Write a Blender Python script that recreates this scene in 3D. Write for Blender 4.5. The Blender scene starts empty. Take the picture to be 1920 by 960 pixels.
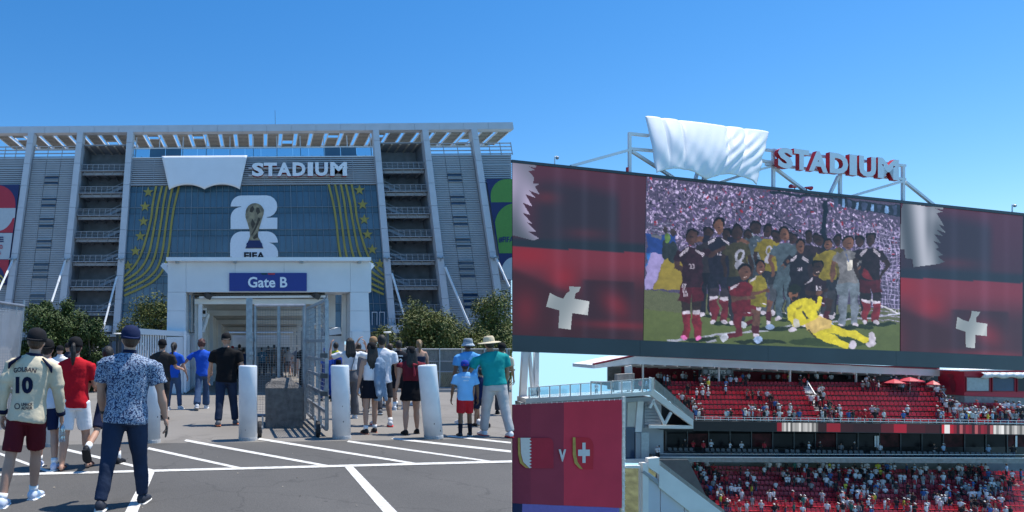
import bpy, bmesh, math, random
import numpy as np
from mathutils import Vector, Matrix, Euler
random.seed(7)
sc = bpy.context.scene
COL = sc.collection
V = Vector
# ------------------------------------------------------------ camera, world, sun, exposure
F, CX, CY, EYE = 1200.0, 490.0, 645.0, 1.6          # a level shift lens: focal length and principal point in 1920-px units
cam_data = bpy.data.cameras.new('camera'); cam = bpy.data.objects.new('camera', cam_data); COL.objects.link(cam)
cam.location = (0, 0, EYE); cam.rotation_euler = (math.radians(90), 0, 0)
cam_data.sensor_width = 36; cam_data.lens = F/1920*36
cam_data.shift_x = (960-CX)/1920; cam_data.shift_y = (CY-480)/1920
cam_data.clip_start = .05; cam_data.clip_end = 6000
sc.camera = cam
SUN_EL, SUN_AZ = 69.0, 13.0                          # azimuth of the sun, measured from +x towards +y
world = bpy.data.worlds.new('World'); sc.world = world; world.use_nodes = True
wn = world.node_tree
bg = wn.nodes['Background']
sky = wn.nodes.new('ShaderNodeTexSky'); sky.sky_type = 'NISHITA'; sky.sun_disc = False
sky.sun_elevation = math.radians(SUN_EL); sky.sun_rotation = math.radians(90-SUN_AZ)
sky.air_density = 1.0; sky.dust_density = 0.1; sky.ozone_density = 3.0
_tc = wn.nodes.new('ShaderNodeTexCoord'); _sx = wn.nodes.new('ShaderNodeSeparateXYZ'); _cx = wn.nodes.new('ShaderNodeCombineXYZ'); _mz = wn.nodes.new('ShaderNodeMath'); _mz.operation = 'MAXIMUM'; _mz.inputs[1].default_value = .10
wn.links.new(_tc.outputs['Generated'], _sx.inputs[0]); wn.links.new(_sx.outputs[0], _cx.inputs[0]); wn.links.new(_sx.outputs[1], _cx.inputs[1]); wn.links.new(_sx.outputs[2], _mz.inputs[0]); wn.links.new(_mz.outputs[0], _cx.inputs[2]); wn.links.new(_cx.outputs[0], sky.inputs[0])
_hs = wn.nodes.new('ShaderNodeHueSaturation'); _hs.inputs['Saturation'].default_value = 1.34; _hs.inputs['Hue'].default_value = .501
wn.links.new(sky.outputs[0], _hs.inputs['Color']); wn.links.new(_hs.outputs[0], bg.inputs[0]); bg.inputs[1].default_value = .13
sd = bpy.data.lights.new('sun', 'SUN'); sd.energy = 4.2; sd.angle = math.radians(.5); sd.color = (1, .95, .87)
sun = bpy.data.objects.new('sun', sd); COL.objects.link(sun)
_d = V((math.cos(math.radians(SUN_EL))*math.cos(math.radians(SUN_AZ)), math.cos(math.radians(SUN_EL))*math.sin(math.radians(SUN_AZ)), math.sin(math.radians(SUN_EL))))
sun.rotation_euler = (-_d).to_track_quat('-Z', 'Y').to_euler(); sun.location = (0, 0, 90)
sc.view_settings.view_transform = 'Standard'; sc.view_settings.look = 'None'
sc.view_settings.exposure = 0.45; sc.view_settings.gamma = 1
sc.render.engine = 'CYCLES'
sc.cycles.max_bounces = 6; sc.cycles.transparent_max_bounces = 12

# ------------------------------------------------------------ helpers
def at(px, py, d): return V(((px-CX)/F*d, d, EYE-(py-CY)/F*d))
def G(px, py, z=0.0): return at(px, py, (EYE-z)*F/(py-CY))
def lerp(a, b, t): return a+(b-a)*t
def s2l(c):
    return tuple(((x/255)/12.92 if x/255 <= .04045 else ((x/255+.055)/1.055)**2.4) for x in c)
MATS = {}
def mat(name, col, rough=.7, var=.12, scale=3., bump=0., bscale=40., metal=0., spec=.5, isl=0., stretch=None, emit=None, col2=None):
    if name in MATS: return MATS[name]
    m = bpy.data.materials.new(name); m.use_nodes = True; MATS[name] = m
    nt = m.node_tree; b = nt.nodes['Principled BSDF']; N = nt.nodes.new; L = nt.links.new
    b.inputs['Roughness'].default_value = rough; b.inputs['Metallic'].default_value = metal
    b.inputs['Specular IOR Level'].default_value = spec
    tc = N('ShaderNodeTexCoord'); src = tc.outputs['Object']
    if stretch:
        mp = N('ShaderNodeMapping'); mp.inputs['Scale'].default_value = stretch; L(src, mp.inputs[0]); src = mp.outputs[0]
    nz = N('ShaderNodeTexNoise'); nz.inputs['Scale'].default_value = scale; nz.inputs['Detail'].default_value = 6
    L(src, nz.inputs['Vector'])
    mx = N('ShaderNodeMix'); mx.data_type = 'RGBA'
    lo = tuple(c*(1-var) for c in col); hi = tuple(min(1, c*(1+var)) for c in col) if col2 is None else col2
    mx.inputs[6].default_value = (*lo, 1); mx.inputs[7].default_value = (*hi, 1)
    rp = N('ShaderNodeMapRange'); rp.inputs[1].default_value = .3; rp.inputs[2].default_value = .7
    L(nz.outputs[0], rp.inputs[0]); L(rp.outputs[0], mx.inputs[0]); out = mx.outputs[2]
    if isl:
        g = N('ShaderNodeNewGeometry'); hv = N('ShaderNodeHueSaturation'); r2 = N('ShaderNodeMapRange')
        r2.inputs[3].default_value = 1-isl; r2.inputs[4].default_value = 1+isl
        L(g.outputs['Random Per Island'], r2.inputs[0]); L(r2.outputs[0], hv.inputs['Value']); L(out, hv.inputs['Color']); out = hv.outputs[0]
    L(out, b.inputs['Base Color'])
    if emit:
        b.inputs['Emission Color'].default_value = (*col, 1); b.inputs['Emission Strength'].default_value = emit
        L(out, b.inputs['Emission Color'])
    if bump:
        n2 = N('ShaderNodeTexNoise'); n2.inputs['Scale'].default_value = bscale; n2.inputs['Detail'].default_value = 4; L(src, n2.inputs['Vector'])
        bp = N('ShaderNodeBump'); bp.inputs['Strength'].default_value = bump; bp.inputs['Distance'].default_value = .02
        L(n2.outputs[0], bp.inputs['Height']); L(bp.outputs[0], b.inputs['Normal'])
    return m
def smat(name, rgb, **k):  # colour given as sRGB 0..255
    return mat(name, s2l(rgb), **k)

OFF = {}
class MB:
    def __init__(s): s.v = []; s.f = []; s.m = []; s.c = []; s.mi = 0; s.col = (1, 1, 1)
    def add(s, vs, fs):
        o = len(s.v); s.v += [tuple(p) for p in vs]
        for f in fs: s.f.append([o+i for i in f]); s.m.append(s.mi); s.c.append(s.col)
        return s
    def hexa(s, p):  # 4 bottom, 4 top, same winding
        return s.add(p, [(3,2,1,0),(4,5,6,7),(0,1,5,4),(1,2,6,5),(2,3,7,6),(3,0,4,7)])
    def box(s, c, d, R=None):
        x, y, z = d[0]/2, d[1]/2, d[2]/2; c = V(c)
        p = [V((a*x, b*y, e*z)) for e in (-1, 1) for a, b in ((-1,-1),(1,-1),(1,1),(-1,1))]
        if R is not None: p = [R @ q for q in p]
        return s.hexa([c+q for q in p])
    def bar(s, p0, p1, w, h=None, up=V((0,0,1))):
        p0, p1 = V(p0), V(p1); h = w if h is None else h
        t = (p1-p0).normalized()
        if abs(t.dot(up)) > .98: up = V((0,1,0))
        a = t.cross(up).normalized()*(w/2); b = t.cross(a).normalized()*(h/2)
        return s.hexa([p0-a-b, p0+a-b, p0+a+b, p0-a+b, p1-a-b, p1+a-b, p1+a+b, p1-a+b])
    def tube(s, p0, p1, r0, r1=None, n=8, dome=False):
        p0, p1 = V(p0), V(p1); r1 = r0 if r1 is None else r1
        t = (p1-p0); 
        if t.length < 1e-6: return s
        t.normalize(); q = t.to_track_quat('Z', 'Y'); X, Y = q @ V((1,0,0)), q @ V((0,1,0))
        rings = []
        prof = [(0, 1)] if not dome else [(-.85, .5), (-.5, .85), (0, 1)]
        for e, k in prof: rings.append((p0+t*(e*r0), r0*k))
        for e, k in reversed(prof): rings.append((p1-t*(e*r1), r1*k))
        return s.loft([[c+(X*math.cos(2*math.pi*i/n)+Y*math.sin(2*math.pi*i/n))*r for i in range(n)] for c, r in rings])
    def loft(s, rings, caps=True, close=True):
        n = len(rings[0]); vs = [p for r in rings for p in r]; fs = []
        for k in range(len(rings)-1):
            for i in range(n if close else n-1):
                j = (i+1) % n; fs.append((k*n+i, k*n+j, (k+1)*n+j, (k+1)*n+i))
        if caps: fs.append(tuple(reversed(range(n)))); fs.append(tuple(range((len(rings)-1)*n, len(rings)*n)))
        return s.add(vs, fs)
    def prism(s, poly, vec):
        vec = V(vec); n = len(poly); p = [V(q) for q in poly]
        return s.add(p+[q+vec for q in p], [tuple(range(n)), tuple(reversed(range(n, 2*n)))]+[(i, i+n, (i+1) % n+n, (i+1) % n) for i in range(n)])
    def ell(s, c, r, nu=10, nv=7, R=None):
        c = V(c); rings = []
        for k in range(1, nv):
            a = math.pi*k/nv; z = -math.cos(a); rr = math.sin(a)
            ring = [V((r[0]*rr*math.cos(2*math.pi*i/nu), r[1]*rr*math.sin(2*math.pi*i/nu), r[2]*z)) for i in range(nu)]
            rings.append([c+(R @ q if R is not None else q) for q in ring])
        return s.loft(rings)
    def build(s, name, mats, parent=None, smooth=False, kind=None, loc=None, colattr=False, recalc=True):
        off = V((0, 0, 0))
        if parent is not None: off = OFF.get(parent.name, V((0, 0, 0)))
        elif loc is not None: off = V(loc)
        me = bpy.data.meshes.new(name)
        me.from_pydata([(a-off.x, b-off.y, c-off.z) for a, b, c in s.v], [], s.f)
        if not isinstance(mats, (list, tuple)): mats = [mats]
        for m in mats: me.materials.append(m)
        if len(mats) > 1: me.polygons.foreach_set('material_index', s.m)
        if colattr:
            ca = me.color_attributes.new('Col', 'FLOAT_COLOR', 'CORNER'); buf = []
            for f, c in zip(s.f, s.c): buf += list((*c, 1))*len(f)
            ca.data.foreach_set('color', buf)
        if recalc and len(s.f) < 30000:
            bm = bmesh.new(); bm.from_mesh(me); bmesh.ops.recalc_face_normals(bm, faces=bm.faces); bm.to_mesh(me); bm.free()
        if smooth: me.polygons.foreach_set('use_smooth', [True]*len(me.polygons))
        o = bpy.data.objects.new(name, me); COL.objects.link(o)
        if parent is not None: o.parent = parent; OFF[o.name] = off
        elif loc is not None: o.location = loc; OFF[o.name] = off
        else: OFF[o.name] = off
        if kind: o['kind'] = kind
        return o
def tag(o, label, cat, group=None):
    o['label'] = label; o['category'] = cat
    if group: o['group'] = group
    return o
def thing(name, label, cat, loc=(0, 0, 0), group=None, rz=0):
    o = bpy.data.objects.new(name, None); COL.objects.link(o); o.location = loc; o.rotation_euler.z = rz
    o.empty_display_size = .3; OFF[o.name] = V(loc)
    return tag(o, label, cat, group)
def text_mesh(body, size, bold=0.0, extrude=0.0, sx=1.0, align='CENTER', shear=0.0, space=1.0):
    c = bpy.data.curves.new('t', 'FONT'); c.body = body; c.size = size; c.offset = bold; c.extrude = extrude
    c.align_x = align; c.shear = shear; c.space_character = space; c.resolution_u = 3
    o = bpy.data.objects.new('t', c); COL.objects.link(o)
    bpy.context.view_layer.update()
    me = bpy.data.meshes.new_from_object(o.evaluated_get(bpy.context.evaluated_depsgraph_get()))
    bpy.data.objects.remove(o); bpy.data.curves.remove(c)
    vs = [V((v.co.x*sx, v.co.y, v.co.z)) for v in me.vertices]; fs = [list(p.vertices) for p in me.polygons]
    bpy.data.meshes.remove(me)
    return vs, fs
def text_on(mb, body, O, U, W, h, bold=.02, depth=.02, fit=None, shear=0.0):
    """text block whose bounding box starts at O (lower left), U = unit along, W = unit up, h = height, fit = total width"""
    vs, fs = text_mesh(body, 1.0, bold, .5, shear=shear)
    x0 = min(v.x for v in vs); x1 = max(v.x for v in vs); y0 = min(v.y for v in vs); y1 = max(v.y for v in vs)
    Nn = U.cross(W)
    sx = (fit/(x1-x0)) if fit else h/(y1-y0)
    mb.add([O+U*((v.x-x0)*sx)+W*((v.y-y0)*h/(y1-y0))+Nn*(v.z*depth) for v in vs], fs)
def copy_obj(o, parent=None, loc=None, rz=None):
    c = o.copy(); COL.objects.link(c)
    if parent is not None: c.parent = parent
    if loc is not None: c.location = loc
    if rz is not None: c.rotation_euler.z = rz
    return c

# ------------------------------------------------------------ common materials
M_white = mat('white_paint', (.74, .76, .78), .55, .05, 1.2)
M_pier = mat('pale_metal_panel', (.50, .53, .58), .5, .05, .6)
M_clad = mat('grey_corrugated_cladding', (.33, .355, .39), .5, .06, .5)
M_conc = mat('concrete', (.30, .29, .28), .9, .2, 2.5, .3, 30)
M_dconc = mat('dark_concrete', (.19, .21, .24), .9, .2, .6)
M_slab = mat('terrace_slab', (.27, .29, .32), .7, .1, .6)
M_galv = mat('galvanised_steel', (.30, .32, .345), .42, .18, 14, 0, metal=.55)
M_dark = mat('dark_metal', (.05, .055, .06), .5, .2)
M_black = mat('black_rubber', (.02, .02, .022), .75, .2)
M_navyp = smat('navy_print', (22, 38, 92), rough=.5, var=.05)
M_redp = smat('red_print', (176, 40, 60), rough=.5, var=.05)
M_glassd = mat('blue_tinted_glass', (.052, .118, .185), .12, .28, .12, spec=.6)
M_slot = mat('dark_window_glass', (.02, .05, .11), .15, .25, .6)
def glass_mat():
    m = bpy.data.materials.new('clear_railing_glass'); m.use_nodes = True; nt = m.node_tree; nt.nodes.clear()
    o = nt.nodes.new('ShaderNodeOutputMaterial'); t = nt.nodes.new('ShaderNodeBsdfTransparent'); g = nt.nodes.new('ShaderNodeBsdfGlossy'); x = nt.nodes.new('ShaderNodeMixShader')
    t.inputs[0].default_value = (.66, .80, .86, 1); g.inputs[0].default_value = (.8, .85, .9, 1); g.inputs['Roughness'].default_value = .05; x.inputs[0].default_value = .12
    nt.links.new(t.outputs[0], x.inputs[1]); nt.links.new(g.outputs[0], x.inputs[2]); nt.links.new(x.outputs[0], o.inputs[0]); return m
M_glass = glass_mat()
SEAM = (960-CX)/F                                     # x = SEAM*y : where the plaza ends above the sunken bowl

# ------------------------------------------------------------ setting: plaza ground, parking asphalt, markings, bowl
def ground_mat(name, a, b, fine, rough, c3=None):
    m = bpy.data.materials.new(name); m.use_nodes = True; nt = m.node_tree; N = nt.nodes.new; L = nt.links.new; bs = nt.nodes['Principled BSDF']
    tc = N('ShaderNodeTexCoord'); n1 = N('ShaderNodeTexNoise'); n1.inputs['Scale'].default_value = .45; n1.inputs['Detail'].default_value = 8
    n2 = N('ShaderNodeTexNoise'); n2.inputs['Scale'].default_value = fine; n2.inputs['Detail'].default_value = 3
    L(tc.outputs['Object'], n1.inputs[0]); L(tc.outputs['Object'], n2.inputs[0])
    ad = N('ShaderNodeMath'); ad.operation = 'MULTIPLY_ADD'; ad.inputs[1].default_value = .55
    L(n2.outputs[0], ad.inputs[0]); 
    m2 = N('ShaderNodeMath'); m2.operation = 'MULTIPLY'; m2.inputs[1].default_value = .5; L(n1.outputs[0], m2.inputs[0]); L(m2.outputs[0], ad.inputs[2])
    r = N('ShaderNodeValToRGB'); r.color_ramp.elements[0].position = .34; r.color_ramp.elements[1].position = .72
    r.color_ramp.elements[0].color = (*a, 1); r.color_ramp.elements[1].color = (*b, 1); L(ad.outputs[0], r.inputs[0])
    # dark drips and gum spots
    vo = N('ShaderNodeTexVoronoi'); vo.inputs['Scale'].default_value = 1.7; L(tc.outputs['Object'], vo.inputs[0])
    cr = N('ShaderNodeMapRange'); cr.inputs[1].default_value = .015; cr.inputs[2].default_value = .05; cr.inputs[3].default_value = .55; cr.inputs[4].default_value = 1
    L(vo.outputs['Distance'], cr.inputs[0]); mu = N('ShaderNodeMix'); mu.data_type = 'RGBA'; mu.blend_type = 'MULTIPLY'; mu.inputs[0].default_value = 1
    ve = N('ShaderNodeTexVoronoi'); ve.feature = 'DISTANCE_TO_EDGE'; ve.inputs['Scale'].default_value = .42; nd = N('ShaderNodeTexNoise'); nd.inputs['Scale'].default_value = 2.2; nd.inputs['Detail'].default_value = 5
    va = N('ShaderNodeVectorMath'); va.operation = 'MULTIPLY_ADD'; va.inputs[1].default_value = (.55, .55, .55); L(tc.outputs['Object'], nd.inputs[0]); L(nd.outputs[1], va.inputs[0]); L(tc.outputs['Object'], va.inputs[2]); L(va.outputs[0], ve.inputs[0])
    ck = N('ShaderNodeMapRange'); ck.inputs[1].default_value = .0; ck.inputs[2].default_value = .007; ck.inputs[3].default_value = .74; ck.inputs[4].default_value = 1; L(ve.outputs['Distance'], ck.inputs[0])
    ns = N('ShaderNodeTexNoise'); ns.inputs['Scale'].default_value = .9; ns.inputs['Detail'].default_value = 3; ns.inputs['Distortion'].default_value = 1.2; L(tc.outputs['Object'], ns.inputs[0])
    sr = N('ShaderNodeMapRange'); sr.inputs[1].default_value = .60; sr.inputs[2].default_value = .72; sr.inputs[3].default_value = 1; sr.inputs[4].default_value = .80; L(ns.outputs[0], sr.inputs[0])
    mk = N('ShaderNodeMath'); mk.operation = 'MULTIPLY'; L(ck.outputs[0], mk.inputs[0]); L(sr.outputs[0], mk.inputs[1]); mj = N('ShaderNodeMath'); mj.operation = 'MULTIPLY'; L(mk.outputs[0], mj.inputs[0]); L(cr.outputs[0], mj.inputs[1]); cr = mj
    L(r.outputs[0], mu.inputs[6]); L(cr.outputs[0], mu.inputs[7]); L(mu.outputs[2], bs.inputs['Base Color'])
    bs.inputs['Roughness'].default_value = rough
    bp = N('ShaderNodeBump'); bp.inputs['Strength'].default_value = .35; bp.inputs['Distance'].default_value = .01; L(n2.outputs[0], bp.inputs['Height']); L(bp.outputs[0], bs.inputs['Normal'])
    return m
M_walk = ground_mat('worn_pale_asphalt', (.155, .142, .127), (.265, .245, .22), 55, .9)
M_asph = ground_mat('dark_asphalt', (.062, .059, .055), (.122, .116, .108), 70, .85)
M_line = mat('road_marking_paint', (.60, .58, .54), .75, .18, 14, .3, 60, col2=(.78, .77, .73))
def sheet(name, poly, z, m, kind='structure', parent=None):
    mb = MB(); mb.add([(p[0], p[1], z) for p in poly], [tuple(range(len(poly)))])
    o = mb.build(name, m, parent, recalc=False)
    if o.data.polygons[0].normal.z < 0: o.data.flip_normals()
    if kind: o['kind'] = kind
    return o
e = .0015
sheet('ground', [(-60*SEAM, -60), (2000*SEAM-e, 2000), (-2500, 2000), (-2500, -60)], 0, M_walk)
bl, br = G(-60, 836.5), G(960, 822.5)
sheet('parking_asphalt', [(SEAM*br.y-.004, br.y), (bl.x, bl.y), (-60, bl.y+.4), (-60, -40), (-40*SEAM, -40)], .004, M_asph)
wl = MB(); wl.hexa([V(p) for p in ((-60*SEAM-.4, -60, -46), (-60*SEAM, -60, -46), (400*SEAM, 400, -46), (400*SEAM-.4, 400, -46), (-60*SEAM-.4, -60, -.01), (-60*SEAM-.002, -60, -.01), (400*SEAM-.002, 400, -.01), (400*SEAM-.4, 400, -.01))])
wl.build('retaining_wall', M_conc, kind='structure')
M_grass = mat('mown_grass', (.06, .10, .03), .95, .3, 3, .4, 60)
sheet('bowl_floor', [(-60*SEAM+.5, -60), (190, -60), (190, 150), (150*SEAM+.5, 150)], -46.0, M_grass)
lines = [  # image quads of the painted markings (near ends wider)
    [(0, 893.5), (960, 868.5), (960, 864.5), (0, 889.5)],
    [(0, 854), (92, 888), (102, 886.5), (0, 849.5)],
    [(121, 845.5), (280, 884), (292, 882.5), (124, 841.5)],
    [(276, 843.2), (446, 880), (457, 878.5), (279, 839.5)],
    [(345, 828), (608, 875.5), (620, 874), (349, 824.5)],
    [(483, 825), (772, 871), (784, 869.5), (487, 821.8)],
    [(650, 829.5), (915, 867), (926, 865.8), (654, 826.8)],
    [(733, 824), (958, 849.5), (958, 845.5), (738, 821.4)],
    [(838, 819.3), (958, 832.5), (958, 829.5), (842, 817)],
    [(232, 966), (256, 966), (291, 883), (275, 883.5)],
    [(722, 966), (749, 966), (660, 873.5), (644, 873.8)]]
for q in lines:
    sheet('road_marking', [G(*p) for p in q], .008 if q is not lines[0] else .0105, M_line)
# ------------------------------------------------------------ stadium tower behind the plaza
TD = 126.0
def TW(px, py, dy=0.0):                               # a point on the facade plane (slightly turned), dy metres behind it
    d = TD/(1+.025*(px-CX)/F); yy = CY-(CY-py)*(1+.0000207*(px-480)); p = at(px, yy, d); return V((p.x, p.y+dy, p.z))
def TP(X, y, dy=0.0):                                 # the tower narrows upward: X is the column position at the roof line
    return TW(452+(X-452)*(y+2658)/2903, y, dy)
def tquad(X0, X1, y0, y1, f, b): return [TP(X0, y1, f), TP(X1, y1, f), TP(X1, y1, b), TP(X0, y1, b), TP(X0, y0, f), TP(X1, y0, f), TP(X1, y0, b), TP(X0, y0, b)]
def tbox(mb, X0, X1, y0, y1, f, b): return mb.hexa(tquad(X0, X1, y0, y1, f, b))
XR = 905                                              # past this the facade is cut by the edge of the plaza
def xmax(y): return 452+(959.6-452)*2903/(y+2658)
tw = thing('stadium_tower', 'tall pale grey stadium stand tower with blue glass centre behind the gate', 'stadium', TP(474, 640))
piers = [61.5, 153, 246, 703, 795, 886]
for X in piers:
    core = tbox(MB(), X-4.5, X+4.5, 248, 650, -.5, 1.2).build('pier', M_slab, tw)
    ys = [248.3, 268, 306, 347, 389, 431, 475, 517, 561, 606, 650]
    for a, b in zip(ys, ys[1:]): tbox(MB(), X-5.5, X+5.5, a+.25, b-.25, -.9, 1.0).build('pier_panel', M_pier, core)
rb = tbox(MB(), -6, xmax(240), 236.5, 247, -.2, 1.4).build('roof_beam', M_slab, tw)
xs = [-6+46*i for i in range(21)]+[xmax(240)]
for a, b in zip(xs, xs[1:]): tbox(MB(), a+.2, b-.2, 235.5, 248, -.7, 1.2).build('beam_panel', M_pier, rb)
lm = MB()
for i in range(33): tbox(lm, 4+29*i, 12+29*i, 234.7, 235.4, -.3, 1.0)
lm.build('parapet_cap', M_white, rb)
# roof canopy panels seen from below, with slots of sky between them
M_roofp = mat('beige_roof_louvre', (.50, .46, .41), .6, .12, 2)
M_roofrib = mat('dark_roof_rib', (.20, .19, .18), .6, .2)
zr = TP(474, 248.5).z
x0w = TP(-8, 248.5).x; x1w = TP(xmax(249), 248.5).x; per = TP(500, 248.5).x-TP(471.4, 248.5).x
def roof_panel(hole):
    mb = MB(); w = per*.74; D = 8.0
    segs = [(0, D)] if hole is None else [(0, hole[0]), (hole[1], D)]
    for a, b in segs: mb.box((w/2, (a+b)/2, .12), (w, b-a, .1))
    mb.mi = 1
    n = 9
    for k in range(n+1):
        y = .1+k*(D-.2)/n
        if hole and hole[0]-.1 < y < hole[1]+.1: continue
        mb.box((w/2, y, .02), (w-.1, .13, .1))
    mb.mi = 2
    for x in (0, w): mb.box((x, D/2, .0), (.16, D, .26))
    return mb
meshes = [roof_panel(h) for h in (None, None, (1.2, 3.0), (4.5, 6.6))]
src = [None]*4; i = 0; x = x0w
while x+per*.74 < x1w-.1:
    k = [0, 2, 1, 0, 0, 1, 0, 3, 0, 0, 2, 1][i % 12]
    y0 = TP(474, 248.5).y-.025*(x)+.9
    if src[k] is None:
        src[k] = meshes[k].build('roof_panel', [M_roofp, M_roofrib, M_white], None); o = src[k]; o.parent = tw
    else: o = copy_obj(src[k], tw)
    o.location = V((x, y0, zr))-OFF[tw.name]; x += per; i += 1
MB().bar(TP(-6, 248, 9.1)+V((0, 0, -.1)), TP(xmax(249)-14, 248, 9.1)+V((0, 0, -.1)), .5, .5).build('rear_roof_beam', M_white, tw)
# centre bay: rear terrace with glass balustrade
pb = MB()
for k in range(11): tbox(pb, 254+44*k, 255.6+44*k, 252, 296, 1.0, 1.3)
pb.build('roof_post', M_pier, tw, kind='stuff')
for k in range(15):
    X0 = 252+29.6*k
    dk = k in (1, 2, 12, 13)
    tbox(MB(), X0+.4, X0+29.2, 276, 294, .6, .66).build('balustrade_pane', M_glassd if dk else M_glass, tw)
hb = MB(); tbox(hb, 251, 698, 274.6, 275.8, .5, .8); tbox(hb, 251, 698, 294, 295.6, -.2, 3)
hb.build('balustrade_rail', M_white, tw)
pm = MB()
for k in range(26): tbox(pm, 262+17*k, 262.8+17*k, 283, 294, 3.0, 3.2)
pm.build('light_bollard', M_dark, tw)
# centre bay: louvre band
tbox(MB(), 251, 698, 295.6, 347, .5, .9).build('band_wall', M_dconc, tw)
lb = MB()
for k in range(13): tbox(lb, 251.5, 697.5, 297.2+k*3.9, 299.6+k*3.9, -.1, .4)
for k in range(12): tbox(lb, 252+40.4*k, 252.8+40.4*k, 296, 347, -.14, .2)
lb.build('louvre_screen', M_clad, tw, kind='stuff')
# glass curtain wall, pane by pane
rows = [347.5, 388, 430, 472.5, 516, 569, 622]
nc = 40; cw = (697.5-251.5)/nc
tbox(MB(), 251, 698, 347, 640, .6, .8).build('inner_wall', M_dark, tw)
for r in range(6):
    y0, y1 = rows[r], rows[r+1]; sp = y0+(y1-y0)*.27
    for c in range(nc):
        X0 = 251.5+c*cw
        j = random.uniform(-.02, .02)
        tbox(MB(), X0+.35, X0+cw-.35, sp+.5, y1-.6, .3+j, .42+j).build('window_pane', M_glassd, tw)
    tbox(MB(), 251.6, 697.4, y0+.5, sp-.4, .34, .45).build('spandrel_band', mat('spandrel_glass', (.045, .11, .17), .2, .2, .3), tw)
mm = MB()
for c in range(nc+1):
    X = 251.5+c*cw; w = .42 if c % 8 == 2 else .20
    tbox(mm, X-w, X+w, 347, 640, .02, .3)
for y in rows[1:]: tbox(mm, 251.6, 697.4, y-.35, y+.35, .1, .3)
mm.build('mullion', mat('mullion_metal', (.20, .26, .32), .45, .1), tw, kind='stuff')
# gold stars and stripes printed on the glass
M_gold = smat('gold_print', (150, 138, 62), rough=.5, var=.12, scale=.5)
def star(mb, x, y, r, dy=-.0):
    P = []
    for k in range(10):
        a = math.pi/2+k*math.pi/5; q = r if k % 2 == 0 else r*.4
        P.append(TW(x+q*math.cos(a), y-q*math.sin(a), -.06))
    mb.prism(P, (0, .05, 0))
stars = [(278, 359), (272, 386), (269, 414), (263, 442), (254, 470), (240, 497)]
for x, y in stars+[(952-x, y-1.5) for x, y in stars]:
    m_ = MB(); star(m_, x, y, 10.5); m_.build('gold_star', M_gold, tw)
def cr(pts, n):  # Catmull-Rom
    P = [V(pts[0])]+[V(p) for p in pts]+[V(pts[-1])]; out = []
    for i in range(1, len(P)-2):
        for k in range(n):
            t = k/n; a, b, c, d = P[i-1], P[i], P[i+1], P[i+2]
            out.append(.5*((2*b)+(c-a)*t+(2*a-5*b+4*c-d)*t*t+(3*b-a-3*c+d)*t**3))
    out.append(P[-2]); return out
top = [293, 304, 313, 324, 336]; mid = [282, 291, 302, 312, 322]; dia = [(262, 483), (275, 489), (288, 496), (299, 505), (309, 516)]; end = [518, 526.5, 535.5, 545, 554]
dia = [(267, 469), (279, 474), (290, 480), (301, 486), (312, 488)]; d2 = [(252, 498), (261, 506), (270, 513), (280, 519), (288, 526)]
for k in range(5):
    pts = [(top[k], 347.5), (lerp(top[k], mid[k], .60), 382), (mid[k], 415), dia[k], d2[k], (232.5, end[k])]
    for mir in (False, True):
        c = cr([(952-p[0], p[1]-(1.5 if mir else 0)) if mir else p for p in [(a, b) for a, b in pts]], 10)
        mb = MB(); L, R = [], []
        for i, p in enumerate(c):
            t = (c[min(i+1, len(c)-1)]-c[max(i-1, 0)]).normalized(); n = V((-t.y, t.x))*1.95
            L.append(TW(p.x+n.x, p.y+n.y, -.06)); R.append(TW(p.x-n.x, p.y-n.y, -.06))
        for i in range(len(c)-1):
            mb.prism([L[i], L[i+1], R[i+1], R[i]], (0, .05, 0))
        mb.build('gold_stripe', M_gold, tw)
# emblem on the glass: two white numerals, a golden cup, letters
M_emb = mat('white_print', (.72, .76, .82), .5, .04)
def arc(cx, cy, rx, ry, a0, a1, n=8): return [(cx+rx*math.cos(math.radians(lerp(a0, a1, k/n))), cy-ry*math.sin(math.radians(lerp(a0, a1, k/n)))) for k in range(n+1)]
two = [(432.5, 429.5), (432.5, 408)]+arc(452.5, 408, 20, 20, 180, 90)[1:]+[(452.5, 387)]+[(432.7, 387)]+arc(452.5, 387, 20, 20.5, 180, 90)[1:]+arc(499.5, 387, 20.5, 20.5, 90, -90)+[(501, 408.3), (520, 408.3), (520, 429.5)]
six = [(431.5, 484.5), (431.5, 455)]+arc(452.5, 455, 20.5, 21, 180, 90)+arc(500.5, 455, 20.5, 21, 90, 0)+[(503, 455.2)]+arc(501, 476, 20.5, 21, 90, 0)+[(521.5, 484.5)]
emb = tbox(MB(), 433, 434, 428, 429, -.02, .02).build('emblem', M_emb, tw)
for poly in (two, six):
    MB().prism([TW(x, y, -.05) for x, y in poly], (0, .04, 0)).build('numeral', M_emb, emb)
M_cup = smat('bronze_print', (122, 112, 98), rough=.45, var=.55, scale=.9, col2=s2l((168, 152, 120)))
cup = [(460, 401)]+arc(478, 399, 17.5, 18, 185, 20, 10)+[(495, 394), (494, 402), (491, 412), (487, 425), (484, 436), (484, 444), (488, 451), (494, 466), (460, 466), (466, 451), (469, 443), (468, 432), (464, 418), (460.5, 408)]
MB().prism([TW(x, y, -.12) for x, y in cup], (0, .06, 0)).build('trophy_print', M_cup, emb)
db = MB()
db.prism([TW(x, y, -.16) for x, y in ((466, 451), (487.5, 451), (493.5, 465), (460.5, 465))], (0, .03, 0)); db.prism([TW(x, y, -.18) for x, y in ((463, 455.5), (490.5, 455.5), (492, 459), (461.5, 459))], (0, .03, 0))
db.f = db.f; o = MB(); db.build('trophy_base_print', M_navyp, emb)
cs = MB()
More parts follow.
